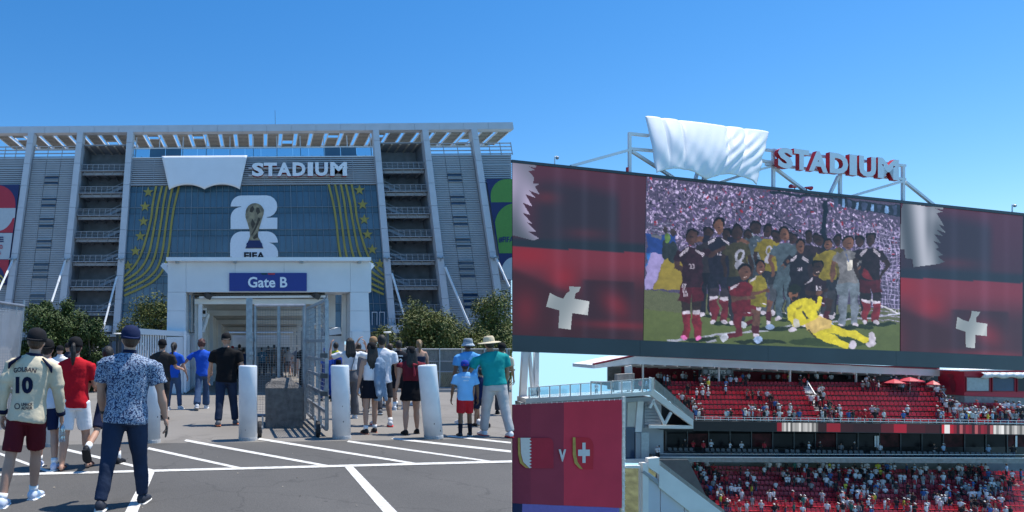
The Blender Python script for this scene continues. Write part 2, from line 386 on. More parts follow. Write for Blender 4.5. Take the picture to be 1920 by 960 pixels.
for poly in ([(469, 391), (474, 386), (477, 392), (473, 399), (468, 397)], [(481, 389), (486, 390), (488, 398), (483, 403), (480, 396)], [(473, 410), (479, 420), (474, 430), (470, 420)], [(484, 408), (489, 410), (480, 430), (473, 441), (471, 440), (479, 424)], [(482, 436), (484, 445), (476, 449), (474, 446)]):
    cs.prism([TW(x, y, -.145) for x, y in poly], (0, .02, 0))
cs.build('trophy_shading_print', smat('dark_bronze_print', (70, 62, 52), var=.3, scale=2), emb)
tm = MB(); text_on(tm, 'FIFA', TW(457.5, 487, -.16), V((1, 0, 0)), V((0, 0, 1)), TW(0, 473).z-TW(0, 487).z, .035, .04, fit=TW(497, 480).x-TW(457.5, 480).x)
tm.build('lettering', smat('black_print', (14, 20, 36), var=.05), emb)
# open stair bays
slabs = [317, 359, 401, 443.5, 488.5, 535.5, 583]
for X0, X1, mir in ((159.5, 239.5, False), (709.5, 788.5, True)):
    tbox(MB(), X0-1, X1+1, 269, 650, 6.0, 6.4).build('rear_wall', M_dconc, tw)
    sw = MB(); tbox(sw, X0-1.5, X0-.6, 268, 650, 1.1, 6); tbox(sw, X1+.6, X1+1.5, 268, 650, 1.1, 6); sw.build('bay_side_wall', M_dconc, tw)
    sf = MB(); tbox(sf, X0, X1, 268, 270, .3, 7.6); sf.build('bay_soffit', M_slab, tw)
    rs = MB()
    for k in range(5): rs.bar(TP(X0+8+16*k, 270.6, .6), TP(X0+8+16*k, 270.6, 7.4), .35, .2)
    rs.build('soffit_beam', M_roofp, tw)
    for y in slabs:
        sl = MB(); tbox(sl, X0, X1, y, y+1.8, 0, 6); tbox(sl, X0+1, X1-1, y+3, y+8, .6, 1.1); 
        for k in range(5): tbox(sl, X0+5+17*k, X0+6.4+17*k, y+1.8, y+7, .4, 5.8)
        sl.build('terrace_slab', M_slab, tw)
        gr = MB(); tbox(gr, X0, X1, y-11.5, y-10.8, .1, .3)
        for k in range(9): tbox(gr, X0+.3+k*(X1-X0-1)/8, X0+.9+k*(X1-X0-1)/8, y-11, y, .1, .3)
        for k in range(3): tbox(gr, X0, X1, y-8.6+k*2.9, y-8.2+k*2.9, .15, .25)
        gr.build('guard_rail', M_clad, tw)
        if y > 330:
            fl = MB(); s = (lambda t: X1-t) if not mir else (lambda t: X0+t)
            fl.bar(TP(s(34), y-2, 3.0), TP(s(6), y-16, 3.0), 1.2, .5); fl.bar(TP(s(6), y-16, 4.6), TP(s(12), y-33, 4.6), .5, .5)
            fl.bar(TP(s(34), y-10, 2.4), TP(s(6), y-24, 2.4), .1, .12)
            fl.build('stair_flight', M_slab, tw)
# clad bays with slot windows
def clad(mb, X0, X1, y0, y1):
    y = y0; rows = []
    while y < y1: rows += [(y, .0), (y+2.6, .0), (y+3.0, .22), (y+3.9, .22)]; y += 4.1
    vs = []; fs = []
    for yy, dy in rows: vs += [TP(X0, yy, dy), TP(X1, yy, dy)]
    for k in range(len(rows)-1): fs.append((2*k, 2*k+1, 2*k+3, 2*k+2))
    mb.add(vs, fs)
slots = [(328.5, 333), (339, 343.2), (370, 374), (381, 386), (407.5, 411.5), (419.5, 424.5), (449, 453.5), (461, 465), (492, 497.5), (503.5, 508), (516, 521), (551, 557), (562, 568), (573, 579)]
for X0, X1 in ((68, 146.5), (801.5, 879.5)):
    t = (X1-X0)/3; tbox(MB(), X0, X1, 293, 650, .4, 1.2).build('clad_wall', M_slab, tw)
    for k in range(3):
        mb = MB(); clad(mb, X0+k*t+.4, X0+(k+1)*t-.4, 293, 650); mb.build('cladding_panel', M_clad, tw, recalc=False)
    for a, b in slots:
        w_ = tbox(MB(), X0+t+.8, X0+2*t-.8, a, b, -.05, .3).build('slot_window', M_slot, tw)
        h_ = MB(); tbox(h_, X0+t+.5, X0+2*t-.5, a-.9, a-.1, -.45, .2); tbox(h_, X0+t+.5, X0+2*t-.5, b+.1, b+.8, -.25, .2); h_.build('window_hood', M_clad, w_)
def openrails(X0, X1):
    mb = MB()
    for y in (271, 277.5, 284, 290.5): tbox(mb, X0, X1, y-.6, y+.6, .2, .5)
    for k in range(4): tbox(mb, X0+k*(X1-X0)/3-.5, X0+k*(X1-X0)/3+.5, 270, 293, .1, .3)
    mb.build('open_rail_screen', M_clad, tw)
for a, b in ((-6, 55), (68, 146.5), (801.5, 879.5), (892.5, xmax(280))): openrails(a, b)
def cutbox(mb, X0, X1, y0, y1, f, k):
    R = (lambda y, dy: TP(X1, y, dy)) if X1 is not None else (lambda y, dy: (lambda p: V((min(p.x, SEAM*p.y-.03), p.y, p.z)))(TP(xmax(y), y, dy)))
    return mb.hexa([TP(X0, y1, f), R(y1, f), R(y1, k), TP(X0, y1, k), TP(X0, y0, f), R(y0, f), R(y0, k), TP(X0, y0, k)])
for a, b in ((-6, 55), (892.5, None)):
    cutbox(MB(), a, b, 292, 650, .5, 1.2).build('clad_wall', M_slab, tw)
    mb = MB()
    for yy in [292+4.1*k for k in range(5)]+[480+4.1*k for k in range(41)]: cutbox(mb, a, b, yy+.4, yy+3.2, .25, .5)
    mb.build('cladding_panel', M_clad, tw, kind='stuff'); mb = MB(); 
    for k in range(9): cutbox(mb, a, b, 311+k*3.9, 313.6+k*3.9, .05, .45)
    mb.build('louvre_screen', M_clad, tw, kind='stuff')
# podium edge and doors at the foot
tbox(MB(), 690, 790, 611, 625, -3, .5).build('podium', M_pier, tw); tbox(MB(), 150, 238, 611, 622, -3, .5).build('podium', M_pier, tw)
pr = MB()
for k in range(9): tbox(pr, 692+6*k, 692.6+6*k, 598, 611, -2.8, -2.6)
tbox(pr, 691, 745, 597.5, 598.4, -2.85, -2.55); pr.build('podium_rail', M_clad, tw)
for px in (702, 716):
    d_ = MB(); 
    for a in ((px-5, px-4), (px+4, px+5)): d_.hexa([TW(a[0], 610, -.3), TW(a[1], 610, -.3), TW(a[1], 610, 0), TW(a[0], 610, 0), TW(a[0], 585, -.3), TW(a[1], 585, -.3), TW(a[1], 585, 0), TW(a[0], 585, 0)])
    d_.hexa([TW(px-4, 586.4, -.3), TW(px+4, 586.4, -.3), TW(px+4, 586.4, 0), TW(px-4, 586.4, 0), TW(px-4, 585, -.3), TW(px+4, 585, -.3), TW(px+4, 585, 0), TW(px-4, 585, 0)])
    d_.build('door_frame', M_pier, tw)
# tie rods and twin floodlights on the piers
for (a, b), (c, d) in (((28, 487), (-2, 545)), ((126, 487), (97, 566)), ((221, 520), (193, 618)), ((733, 515), (763, 610)), ((832, 503), (880, 610)), ((925, 483), (955, 538))):
    t_ = MB(); p, q = TW(a, b, -1.0), at(c, CY-(CY-d), TD-6); t_.tube(p, q, .16, .2, 6); t_.tube(p, lerp(p, q, .55), .22, .22, 6); t_.build('tie_rod', M_white, tw)
for X in piers:
    q = MB()
    for s in (-5, 4): q.box(TP(X+s, 486, -1.5), (.55, .5, .25)); 
    q.bar(TP(X-5, 487, -1.2), TP(X+5, 487, -1.2), .15); q.bar(TP(X, 487, -1.0), TP(X, 492, -1.0), .2); q.build('twin_floodlight', M_galv, tw)
an = MB(); an.tube(TP(517, 240, 2), TP(517, 200, 2), .05, .03, 5); an.build('antenna', M_dark, tw)

# white sheet over part of the sign, lettering, murals hung on the tower
def cloth(name, rowsfn, label, lo, nu, nv, m, cat='sheet', thick=.12, wr=None):
    vs = []; fs = []
    for j in range(nv+1):
        for i in range(nu+1): vs.append(rowsfn(i/nu, j/nv))
    for j in range(nv):
        for i in range(nu): fs.append((j*(nu+1)+i, j*(nu+1)+i+1, (j+1)*(nu+1)+i+1, (j+1)*(nu+1)+i))
    mb = MB(); mb.add(vs, fs); o = mb.build(name, m, None, smooth=True, loc=lo)
    md = o.modifiers.new('thick', 'SOLIDIFY'); md.thickness = thick; md.offset = 0
    return tag(o, label, cat)
def bat(u):                                            # scalloped lower edge, 0 at the points and 1 at the arch tops
    return math.sin(math.pi*(u*2 % 1))**.8 if 0 < u < 1 else 0.0
def sheet1(u, v):
    x = lerp(lerp(305, 464, u), lerp(319, 450, u), v); yb = 358-9*bat(u)*1.0+1.5*math.sin(3*math.pi*u)*0; y = lerp(295, yb, v)
    return TW(x, y, -1.3-.25*math.sin(math.pi*u)*v)
M_cloth1 = mat('white_tarpaulin', (.74, .76, .80), .65, .03, .4, .15, 3)
cloth('cover_sheet', sheet1, 'smooth white scalloped sheet covering the sign on the grey tower', TW(384, 358, -1.3), 32, 12, M_cloth1)
sg = thing('sign_lettering', 'large white capital letters on the grey louvre band of the tower', 'sign', TW(560, 335, -.5))
lets = 'STADIUM'; bounds = [(472.5, 494.5), (494.5, 519), (519.5, 545.5), (548, 572), (576, 586), (590, 613.5), (618, 649)]
h = TW(560, 308).z-TW(560, 333.5).z
def letter(ch, O, U, W, w, h, depth, mats, parent, bold=.045):
    vs, fs = text_mesh(ch, 1.0, bold, .5); x0 = min(v.x for v in vs); x1 = max(v.x for v in vs); y0 = min(v.y for v in vs); y1 = max(v.y for v in vs); Nn = U.cross(W)
    mb = MB()
    P = [O+U*((v.x-x0)*w/(x1-x0))+W*((v.y-y0)*h/(y1-y0))+Nn*(v.z*depth) for v in vs]
    for f in fs:
        zs = [vs[i].z for i in f]; mb.mi = 0 if min(zs) > .4 else 1
        mb.add([P[i] for i in f], [tuple(range(len(f)))])
    return mb.build('letter', mats, parent, recalc=False)
M_letside = smat('sign_red_return', (150, 40, 48), rough=.5, var=.05)
M_letface = mat('sign_white_face', (.76, .78, .82), .5, .03)
for ch, (a, b) in zip(lets, bounds):
    letter(ch, TW(a, 333.5, -.75), V((1, 0, 0)), V((0, 0, 1)), (b-a)*.105, h, .9, [M_letface, M_letside], sg)
rr = MB()
for y in (316.5, 330): rr.bar(TW(466, y, -.3), TW(652, y, -.3), .35)
rr.build('sign_rail', M_pier, sg)
def mural(name, label, shapes, texts, loc):
    t = thing(name, label, 'mural', loc)
    for k, (nm, m, poly) in enumerate(shapes):
        MB().prism([TW(x, y, -1.1-.03*k) for x, y in poly], (0, .025 if k else .2, 0)).build(nm, m, t)
    for body, x, y, w, hh, m in texts:
        q = MB(); text_on(q, body, TW(x, y+hh, -1.1-.03*len(shapes)), V((1, 0, 0)), V((0, 0, 1)), hh*.105, .03, .03, fit=w*.105); q.build('lettering', m, t)
    return t
M_mgrey = smat('pale_grey_print', (178, 186, 192), rough=.6, var=.04); M_mgreen = smat('green_print', (86, 140, 62), rough=.6, var=.05); M_mgold = smat('yellow_print', (200, 180, 90), rough=.6, var=.05)
R_ = lambda y: 40-(y-346)*.127
sh = [('banner_sheet', M_navyp, [(-4, 346), (R_(346), 346), (R_(534), 534), (-4, 534)]),
      ('red_field', M_redp, [(-4, 347)]+arc(0, 382, 33, 35, 90, 0, 8)+[(33, 390), (-4, 390)]),
      ('grey_field', M_mgrey, [(-4, 390), (R_(390)-1, 390), (R_(407), 407), (R_(436)-.5, 436), (-4, 436)]),
      ('red_corner', M_redp, [(R_(408)-.3, 408)]+[(x, y) for x, y in arc(0, 392, 31, 41, -25, -90, 6)]+[(0, 436), (R_(436)-.3, 436)]),
      ('white_field', M_mgrey, [(-4, 437), (R_(437)-.5, 437), (R_(486)-.5, 486), (-4, 486)]),
      ('red_field', M_redp, [(-4, 487), (R_(487)-.5, 487), (R_(520), 520), (-4, 520)]),
      ('navy_disc', M_navyp, [(-4, 533), (-4, 497)]+arc(-4, 520, 17, 22, 80, 0, 6)+[(15, 533)])]
for k in range(3): sh.append(('yellow_stripe', M_mgold, arc(-4, 536, 19-5*k, 24-7*k, 85, 15, 6)+list(reversed(arc(-4, 536, 17-5*k, 21.5-7*k, 85, 15, 6)))))
mural('banner_mural', 'red, navy and grey banner mural hung at the far left end of the tower', sh, [('E', 1, 444, 11, 10, M_navyp), ('CO', 0, 459, 10, 8, M_redp), ('A', 0, 470, 7, 7, M_redp)], TW(10, 530, -1))
Lm = lambda y: 908.5+(y-341)*.163
sh = [('banner_sheet', M_navyp, [(Lm(341), 341), (959.8, 341), (959.8, 527), (Lm(527), 527)]),
      ('green_field', M_mgreen, [(959.8, 341.5), (945, 341.5)]+arc(945, 372, 29, 30.5, 100, 185, 8)+[(Lm(383)+1.5, 384), (959.8, 384)]),
      ('green_field', M_mgreen, [(959.8, 386)]+arc(962, 425, 38, 39, 92, 175, 8)+[(Lm(478)+1, 478), (959.8, 478)]),
      ('grey_disc', M_mgrey, [(959.8, 484)]+arc(960, 512, 24, 27, 95, 178, 8)+[(Lm(526)+1.5, 526.5), (959.8, 526.5)])]
mural('banner_mural', 'green and navy banner mural hung at the right end of the tower', sh, [('#FIFA', 930.5, 447.5, 28, 11.5, M_navyp)], TW(945, 527, -1))
# ------------------------------------------------------------ entrance gate
GD = 20.65
def GP(px, py, dy=0.0): p = at(px, py, GD); return V((p.x, p.y+dy, p.z))
def gbox(mb, x0, x1, y0, y1, f=0.0, b=.3, x0b=None, x1b=None):
    x0b = x0 if x0b is None else x0b; x1b = x1 if x1b is None else x1b   # b-suffixed: at the lower edge
    return mb.hexa([GP(x0b, y1, f), GP(x1b, y1, f), GP(x1b, y1, b), GP(x0b, y1, b), GP(x0, y0, f), GP(x1, y0, f), GP(x1, y0, b), GP(x0, y0, b)])
M_gate = mat('white_gate_panel', (.66, .68, .70), .55, .06, 1.2)
M_gatein = mat('cream_gate_steel', (.70, .68, .63), .6, .1, 1.5)
gt = thing('entrance_gate', 'white portal entrance gate with a blue gate sign and a covered passage', 'gate', GP(505, 738))
core = MB(); gbox(core, 316, 694, 493, 546, .06, 1.1); core.build('header', M_slab, gt)
for a, b in ((314.5, 348.6), (349, 440.6), (441, 532.6), (533, 656.6), (657, 696)):
    gbox(MB(), a, b, 491.5, 547.5, 0, 1.2, a, b).build('header_panel', M_gate, gt)
for y0, y1 in ((548, 582.8), (583.2, 622), (622.4, 738)):
    k0 = (y0-548)/190*5; k1 = (y1-548)/190*5
    gbox(MB(), 314.3-k0*.8, 348.4-k0*.2, y0, y1, 0, 1.0, 314.3-k1*.8, 348.4-k1*.2).build('column_panel', M_gate, gt)
    gbox(MB(), 657-k0*.2, 691+k0*1.6, y0, y1, 0, 1.0, 657-k1*.2, 691+k1*1.6).build('column_panel', M_gate, gt)
gbox(MB(), 314, 693, 484.5, 491.2, -.3, 1.5).build('cap_beam', M_white, gt)
for x in (333, 441, 565, 673): gbox(MB(), x-3, x+3, 491.5, 494, -.2, -.02).build('soffit_clip', M_galv, gt)
fl = MB()
for x in (325, 333, 425, 431, 522, 530, 618, 628): fl.box(GP(x, 481.5, .3), (.11, .12, .07)); fl.bar(GP(x, 482, .3), GP(x, 485, .3), .03)
fl.build('cap_floodlight', M_dark, gt)
sgn = gbox(MB(), 430, 575, 512, 546, -.05, -.005).build('gate_sign', smat('sign_blue', (24, 48, 130), rough=.45, var=.03), gt)
tx = MB(); text_on(tx, 'Gate B', GP(465, 539.5, -.06), V((1, 0, 0)), V((0, 0, 1)), 20*GD/F, .022, .02, fit=73.5*GD/F)
tx.build('lettering', mat('sign_white_letters', (.75, .8, .85), .5, .02), sgn)
lg = MB(); lg.prism([GP(x, y, -.07) for x, y in [(489, 512.3), (501, 512.3), (500, 515.5), (491, 515.5)]], (0, .015, 0)); lg.build('emblem_badge', smat('teal_print', (20, 60, 70)), sgn)
lg = MB(); lg.prism([GP(x, y, -.07) for x, y in [(502, 512.3), (516, 512.3), (515, 515.5), (503, 515.5)]], (0, .015, 0)); lg.build('emblem_badge', M_redp, sgn)
for s in (0, 1):
    f_ = (lambda x: x) if not s else (lambda x: 1004-x)
    b_ = MB(); b_.bar(GP(f_(316), 492, .5), GP(f_(299), 492.5, .5), .07); b_.bar(GP(f_(300), 492, .5), GP(f_(317), 511, .5), .09, .16); b_.bar(GP(f_(306), 499, .5), GP(f_(316), 498, .5), .05)
    b_.build('side_bracket', M_white, gt)
# inner columns, passage roof, side walls
ic = MB(); gbox(ic, 357, 370.5, 549, 616, 1.2, 1.5); gbox(ic, 352, 356, 549, 622, .9, 1.2); ic.build('inner_column', M_gatein, gt)
ic = MB(); gbox(ic, 622, 637, 547, 612, 1.2, 1.6); gbox(ic, 649, 656, 548, 640, .9, 1.2); ic.build('inner_column', M_gatein, gt)
def rz(t): return 3.06-.86*t
def rp(x, t, dz=0): return V((x, 21.0+15*t, rz(t)+dz))
rf = MB(); n = 56; r0 = [rp(-2.25, k/n, .16+(.05 if k % 2 else -.02)) for k in range(n+1)]; r1 = [V((2.1, p.y, p.z)) for p in r0]
rf.add(r0+r1, [(k, k+1, n+1+k+1, n+1+k) for k in range(n)]); o = rf.build('passage_roof', mat('brown_roof_sheet', (.17, .15, .125), .7, .15), gt, recalc=False)
md = o.modifiers.new('thick', 'SOLIDIFY'); md.thickness = .03
for t, h in ((.012, .17), (.25, .2), (.5, .2), (.76, .18), (1.0, .12)):
    MB().bar(rp(-2.2, t, -.05), rp(2.05, t, -.05), .18, h).build('roof_beam', M_gatein, gt)
pu = MB()
for k in range(34): t = .02+k*.0285; pu.bar(rp(-2.15, t, .09), rp(2.0, t, .09), .07, .05)
pu.build('roof_purlin', mat('pale_purlin', (.50, .47, .42), .6), gt, kind='stuff')
for t in (.012, .25, .5, .76, 1.0):
    x = lerp(-2.02, -1.68, t); MB().bar((x, 21+15*t, 0), (x, 21+15*t, rz(t)), .13).build('passage_column', M_gate, gt)
fr = MB()
for k in range(9): fr.bar(GP(380+26*k, 556, .25), GP(376+26*k, 548.5, 1.1), .04)
fr.bar(GP(372, 556.5, .3), GP(612, 554.5, .3), .07); fr.bar(GP(372, 549.5, 1.0), GP(615, 549.5, 1.0), .07); fr.build('canopy_truss', M_white, gt)
for k in range(10):
    t0, t1 = k/10, (k+1)/10; mb = MB()
    xa, xb = lerp(-2.12, -1.76, t0), lerp(-2.12, -1.76, t1-.008); ya, yb = 21.3+14.5*t0, 21.3+14.5*(t1-.008)
    mb.hexa([V((xa-.1, ya, .05)), V((xa, ya, .05)), V((xb, yb, .05)), V((xb-.1, yb, .05)), V((xa-.1, ya, rz(t0))), V((xa, ya, rz(t0))), V((xb, yb, rz(t1))), V((xb-.1, yb, rz(t1)))])
    for q in (.25, .5, .75):
        mb.bar((lerp(xa, xb, q)+.02, lerp(ya, yb, q), .06), (lerp(xa, xb, q)+.02, lerp(ya, yb, q), rz(t1)-.02), .07)
    mb.build('wall_panel', M_gatein, gt)
for k in range(6):
    t = .05+k*.19; MB().bar((lerp(1.95, 1.68, t), 21+15*t, 0), (lerp(1.95, 1.68, t), 21+15*t, rz(t)), .16).build('passage_column', M_gatein, gt)
MB().hexa([V(p) for p in ((-1.9, 36.4, 1.42), (1.9, 36.4, 1.42), (1.9, 36.6, 1.42), (-1.9, 36.6, 1.42), (-1.9, 36.4, 2.3), (1.9, 36.4, 2.3), (1.9, 36.6, 2.3), (-1.9, 36.6, 2.3))]).build('end_fascia', M_white, gt)
MB().box((0, 46, 1.4), (9, .2, 2.8)).build('end_wall', M_dconc, gt)
MB().box((0, 41.2, 2.75), (8, 9.4, .1)).build('end_roof', M_gatein, gt)
hw = MB()
for k, (x, y) in enumerate(((389, 553), (594, 553))): hw.box(GP(x, y, .2), (.2, .2, .18), Euler((.5, .3, .6)).to_matrix()); hw.bar(GP(x-8, y+3, .3), GP(x+6, y+3, .3), .06)
hw.build('projector_lamp', M_dark, gt)
ob = MB(); gbox(ob, 610, 655, 629, 738, 1.2, 2.6); ob.build('side_wall', M_gate, gt)
ob = MB(); gbox(ob, 660, 680, 621, 700, -.03, .0); ob.build('access_panel', M_gate, gt)
ob = MB(); ob.hexa([GP(x, y, dy) for x, y, dy in ((606, 562, 1.8), (614, 560, 1.4), (626, 610, 1.4), (620, 612, 1.8), (607, 555, 1.8), (617, 553, 1.4), (629, 608, 1.4), (624, 609, 1.8))]); ob.hexa([GP(x, y, dy) for x, y, dy in ((624, 628, 1.0), (648, 625, 1.0), (646, 622, 1.9), (628, 624, 1.9), (623, 618, 1.0), (645, 612, 1.0), (642, 611, 1.9), (627, 616, 1.9))])
ob.build('bright_brace', M_white, gt)
ob = MB(); ob.bar(GP(608, 585, 1.5), GP(624, 627, 1.2), .14); ob.bar(GP(383, 585, 1.3), GP(373, 622, 1.0), .12); ob.bar(GP(372, 580, 1.0), GP(382, 580, 1.0), .2, .2); ob.build('knee_brace', M_white, gt)
ob = MB(); gbox(ob, 369, 381, 579, 592, .9, 1.3); ob.build('wall_box', M_white, gt)

# white louvred fence left of the gate
wf = thing('louvre_fence', 'white louvred fence panels between the entrance gate and the dark bushy tree', 'fence', GP(310, 738))
MB().hexa([GP(x, y, dy) for x, y, dy in ((262, 627, -.2), (349, 631, -.2), (349, 631, .0), (262, 627, .0), (262, 616, -.2), (349, 622, -.2), (349, 622, 0), (262, 616, 0))]).build('top_rail', M_gate, wf)
for k in range(13):
    x = 255+4.6*k; MB().hexa([GP(x, 735, -.12), GP(x+2.6, 735, -.12), GP(x+2.6, 735, 0), GP(x, 735, 0), GP(x, 628, -.12), GP(x+2.6, 628, -.12), GP(x+2.6, 628, 0), GP(x, 628, 0)]).build('slat', M_gate, wf)
pn = MB(); gbox(pn, 314, 345, 632, 737, -.2, -.1); pn.build('solid_panel', M_gate, wf)
MB().bar(GP(252, 736, -.1), GP(345, 736, -.1), .1, .08).build('bottom_rail', M_gate, wf)
gl = thing('louvred_gate_leaf', 'white louvred gate leaf swung open beside the left gate column', 'gate leaf', G(347, 738))
A, B = G(347, 739), G(372, 722); A.z = B.z = .06
for k in range(9):
    p = lerp(A, B, (k+.3)/9); q = lerp(A, B, (k+.75)/9)
    MB().bar(lerp(p, q, .5), lerp(p, q, .5)+V((0, 0, 1.86)), .14, .05).build('slat', M_white, gl)
fr = MB()
for z in (.03, .75, 1.88): fr.bar(A+V((0, 0, z)), B+V((0, 0, z)), .07, .07)
for p in (A, B): fr.bar(p, p+V((0, 0, 1.95)), .08)
fr.build('leaf_frame', M_white, gl)

# near temporary fence with mesh cloth at the far left
def sheer(name, col, a):
    m = bpy.data.materials.new(name); m.use_nodes = True; nt = m.node_tree; bs = nt.nodes['Principled BSDF']; bs.inputs['Base Color'].default_value = (*col, 1); bs.inputs['Roughness'].default_value = .8
    tc = nt.nodes.new('ShaderNodeTexCoord'); nz = nt.nodes.new('ShaderNodeTexNoise'); nz.inputs['Scale'].default_value = 3
    nt.links.new(tc.outputs['Object'], nz.inputs[0]); mr = nt.nodes.new('ShaderNodeMapRange'); mr.inputs[3].default_value = a-.25; mr.inputs[4].default_value = a+.2
    nt.links.new(nz.outputs[0], mr.inputs[0]); nt.links.new(mr.outputs[0], bs.inputs['Alpha']); return m
tf = thing('mesh_fence', 'tall silver mesh covered temporary fence at the far left edge', 'fence', G(10, 800))
c4 = [G(-30, 818), G(23, 797), None, None]; c4[2] = at(44.5, 574, c4[1].y); c4[3] = at(-30, 563, c4[0].y)
L4 = lambda u, v: lerp(lerp(c4[0], c4[1], u), lerp(c4[3], c4[2], u), v)
ms = MB(); ms.add([L4(0, 0)+V((0, .05, 0)), L4(1, 0)+V((0, .05, 0)), L4(1, 1)+V((0, .05, 0)), L4(0, 1)+V((0, .05, 0))], [(0, 1, 2, 3)]); ms.build('mesh_cloth', sheer('sheer_grey_mesh', (.22, .25, .29), .74), tf)
wr = MB()
for k in range(46): wr.bar(L4(0, k/46), L4(1, k/46), .011)
for k in range(14): wr.bar(L4(k/14, 0), L4(k/14, 1), .009)
wr.build('wire_grid', M_galv, tf, kind='stuff')
fr = MB(); fr.tube(L4(0, 1), L4(1, 1), .03); fr.tube(L4(1, 0), L4(1, 1.05), .022); fr.tube(L4(0, 0), L4(1, 0), .02); fr.tube(L4(.8, 0), L4(.8, 1), .018); fr.build('fence_frame', M_galv, tf)
tg = MB(); tg.hexa([at(0, 585, 12.4), at(6, 585, 12.4), at(6, 585, 12.42), at(0, 585, 12.42), at(0, 578, 12.4), at(6, 578, 12.4), at(6, 578, 12.42), at(0, 578, 12.42)]); tg.build('white_tag', M_white, tf)

# bollards
M_boll = mat('white_bollard_paint', (.70, .73, .77), .5, .09, 4, .06, 20, col2=(.76, .79, .82))
def bollard(px, pyb, pyt, wpx, label, tilt=0.0):
    b = G(px, pyb); r = wpx/2*b.y/F; b.y += r; h = (pyb-pyt)*b.y/F
    o = thing('bollard', label, 'bollard', b, 'white steel bollards across the entrance')
    mb = MB(); n = 24; rings = []
    for z, k in ((.0, 1), (h-.02, 1), (h-.006, .985), (h, .95)):
        rings.append([b+V((r*k*math.cos(2*math.pi*i/n), r*k*math.sin(2*math.pi*i/n), z)) for i in range(n)])
    mb.loft(rings); p = mb.build('post', M_boll, o, smooth=False)
    for f in p.data.polygons: f.use_smooth = len(f.vertices) == 4
    tp = MB(); tp.tube(b+V((0, 0, h-.001)), b+V((0, 0, h+.006)), r*.93, n=20); tp.build('cap_plate', M_boll, o)
    sk = MB(); sk.tube(b, b+V((0, 0, .05)), r+.004, n=24); sk.build('base_ring', mat('scuffed_paint', (.45, .45, .44), .7, .3, 8), o)
    rnd = random.Random(px); sc_ = MB()
    for k in range(2):
        a = -math.pi/2+rnd.uniform(-1, 1); z = rnd.uniform(.1, .5*h); c = b+V((math.cos(a)*(r+.001), math.sin(a)*(r+.001), z)); T = V((-math.sin(a), math.cos(a), 0)); s = rnd.uniform(.005, .013)
        sc_.add([c-T*s-V((0, 0, s*1.3)), c+T*s*.8-V((0, 0, s)), c+T*s+V((0, 0, s*.9)), c-T*s*.5+V((0, 0, s*1.2))], [(0, 1, 2, 3)])
    sc_.build('paint_chip', M_dark, o)
    o.rotation_euler.y = math.radians(tilt)
    return o
bollard(91, 839, 760, 33, 'white bollard behind the man in the cream number 10 shirt')
bollard(281, 832, 716, 34, 'white bollard half hidden behind the man in the patterned shirt')
bollard(464.5, 827.5, 688.5, 35, 'upright white bollard in front of the concrete block and mesh gate')
bollard(643, 824.5, 688, 35, 'white bollard beside the long haired woman with a denim jacket', -1.5)
bollard(818, 824.5, 687, 35, 'visibly leaning white bollard beside the boy in the blue cap', -5.2)

# concrete block
cb = thing('concrete_block', 'rough grey concrete barrier block with a ridged top behind the bollard', 'block', G(533, 803))
b = G(533, 803); s = b.y/F; hx = 35*s; mb = MB()
def cblk(mb, w0, w1, y0, y1, z0, z1, k=0): return mb.hexa([b+V(p) for p in ((-w0, y0, z0), (w0, y0, z0), (w0, y1, z0), (-w0, y1, z0), (-w1, y0+k, z1), (w1, y0+k, z1), (w1, y1-k, z1), (-w1, y1-k, z1))])
cblk(mb, hx-.015, hx, 0, .95, .0, .03); cblk(mb, hx, hx, 0, .95, .031, .76); cblk(mb, hx, hx-.05, 0, .95, .761, .82, .05)
M_blk = mat('weathered_concrete', (.125, .115, .106), .95, .2, 9, .9, 34, col2=(.20, .186, .172))
mb.build('block_body', M_blk, cb)
mb = MB(); cblk(mb, hx*.62, hx*.42, .12, .85, .821, .93, .13); mb.build('lifting_ridge', M_blk, cb)
mb = MB(); mb.hexa([b+V(p) for p in ((-.3, .06, .8), (.05, .06, .8), (.05, .4, .82), (-.3, .4, .82), (-.24, .12, .9), (0, .12, .9), (0, .36, .92), (-.24, .36, .92))]); mb.build('lifting_ridge', M_blk, cb)

# mesh swing gates
def wheel(par, c, r):
    w = MB(); c = V(c); n = 16
    w.loft([[c+V((x, rr*math.cos(2*math.pi*i/n), rr*math.sin(2*math.pi*i/n))) for i in range(n)] for x, rr in ((-.035, r*.6), (-.035, r*.92), (-.015, r), (.015, r), (.035, r*.92), (.035, r*.6))]); o = w.build('wheel', M_black, par)
    h = MB(); h.tube(c-V((.045, 0, 0)), c+V((.045, 0, 0)), r*.5, n=12); h.build('rim', M_galv, o)
    f = MB(); f.bar(c+V((-.05, 0, 0)), c+V((-.05, 0, r*1.6)), .03, .03); f.bar(c+V((.05, 0, 0)), c+V((.05, 0, r*1.6)), .03, .03); f.build('fork', M_galv, o)
d1 = 12.75
lf = thing('mesh_gate', 'galvanised mesh gate leaf standing behind the concrete block', 'gate leaf', at(468, 790, d1))
P1 = lambda x, y, dy=0: at(x, y, d1)+V((0, dy, 0))
fm = MB()
for a, bb in (((478, 574), (478, 786)), ((522.5, 574), (522.5, 786)), ((570, 574), (570, 788)), ((477, 573), (571, 573)), ((477, 779), (571, 779))): fm.tube(P1(*a), P1(*bb), .032, n=8)
fm.build('gate_frame', M_galv, lf)
ps = MB(); ps.bar(P1(467.5, 559), P1(467.5, 793), .125, .1); ps.build('gate_post', M_galv, lf)
lk = MB()
for y in (637, 662, 672): lk.box(P1(471, y, -.07), (.09, .07, .07))
lk.build('latch', M_galv, lf)
wm = MB()
for k in range(1, 19): wm.bar(P1(478+k*4.85, 574), P1(478+k*4.85, 779), .0038)
for k in range(1, 46): wm.bar(P1(478, 574+k*4.5), P1(570, 574+k*4.5), .0038)
wm.build('wire_mesh', M_galv, lf, kind='stuff')
wheel(lf, G(487, 820)+V((0, 0, .14)), .14)
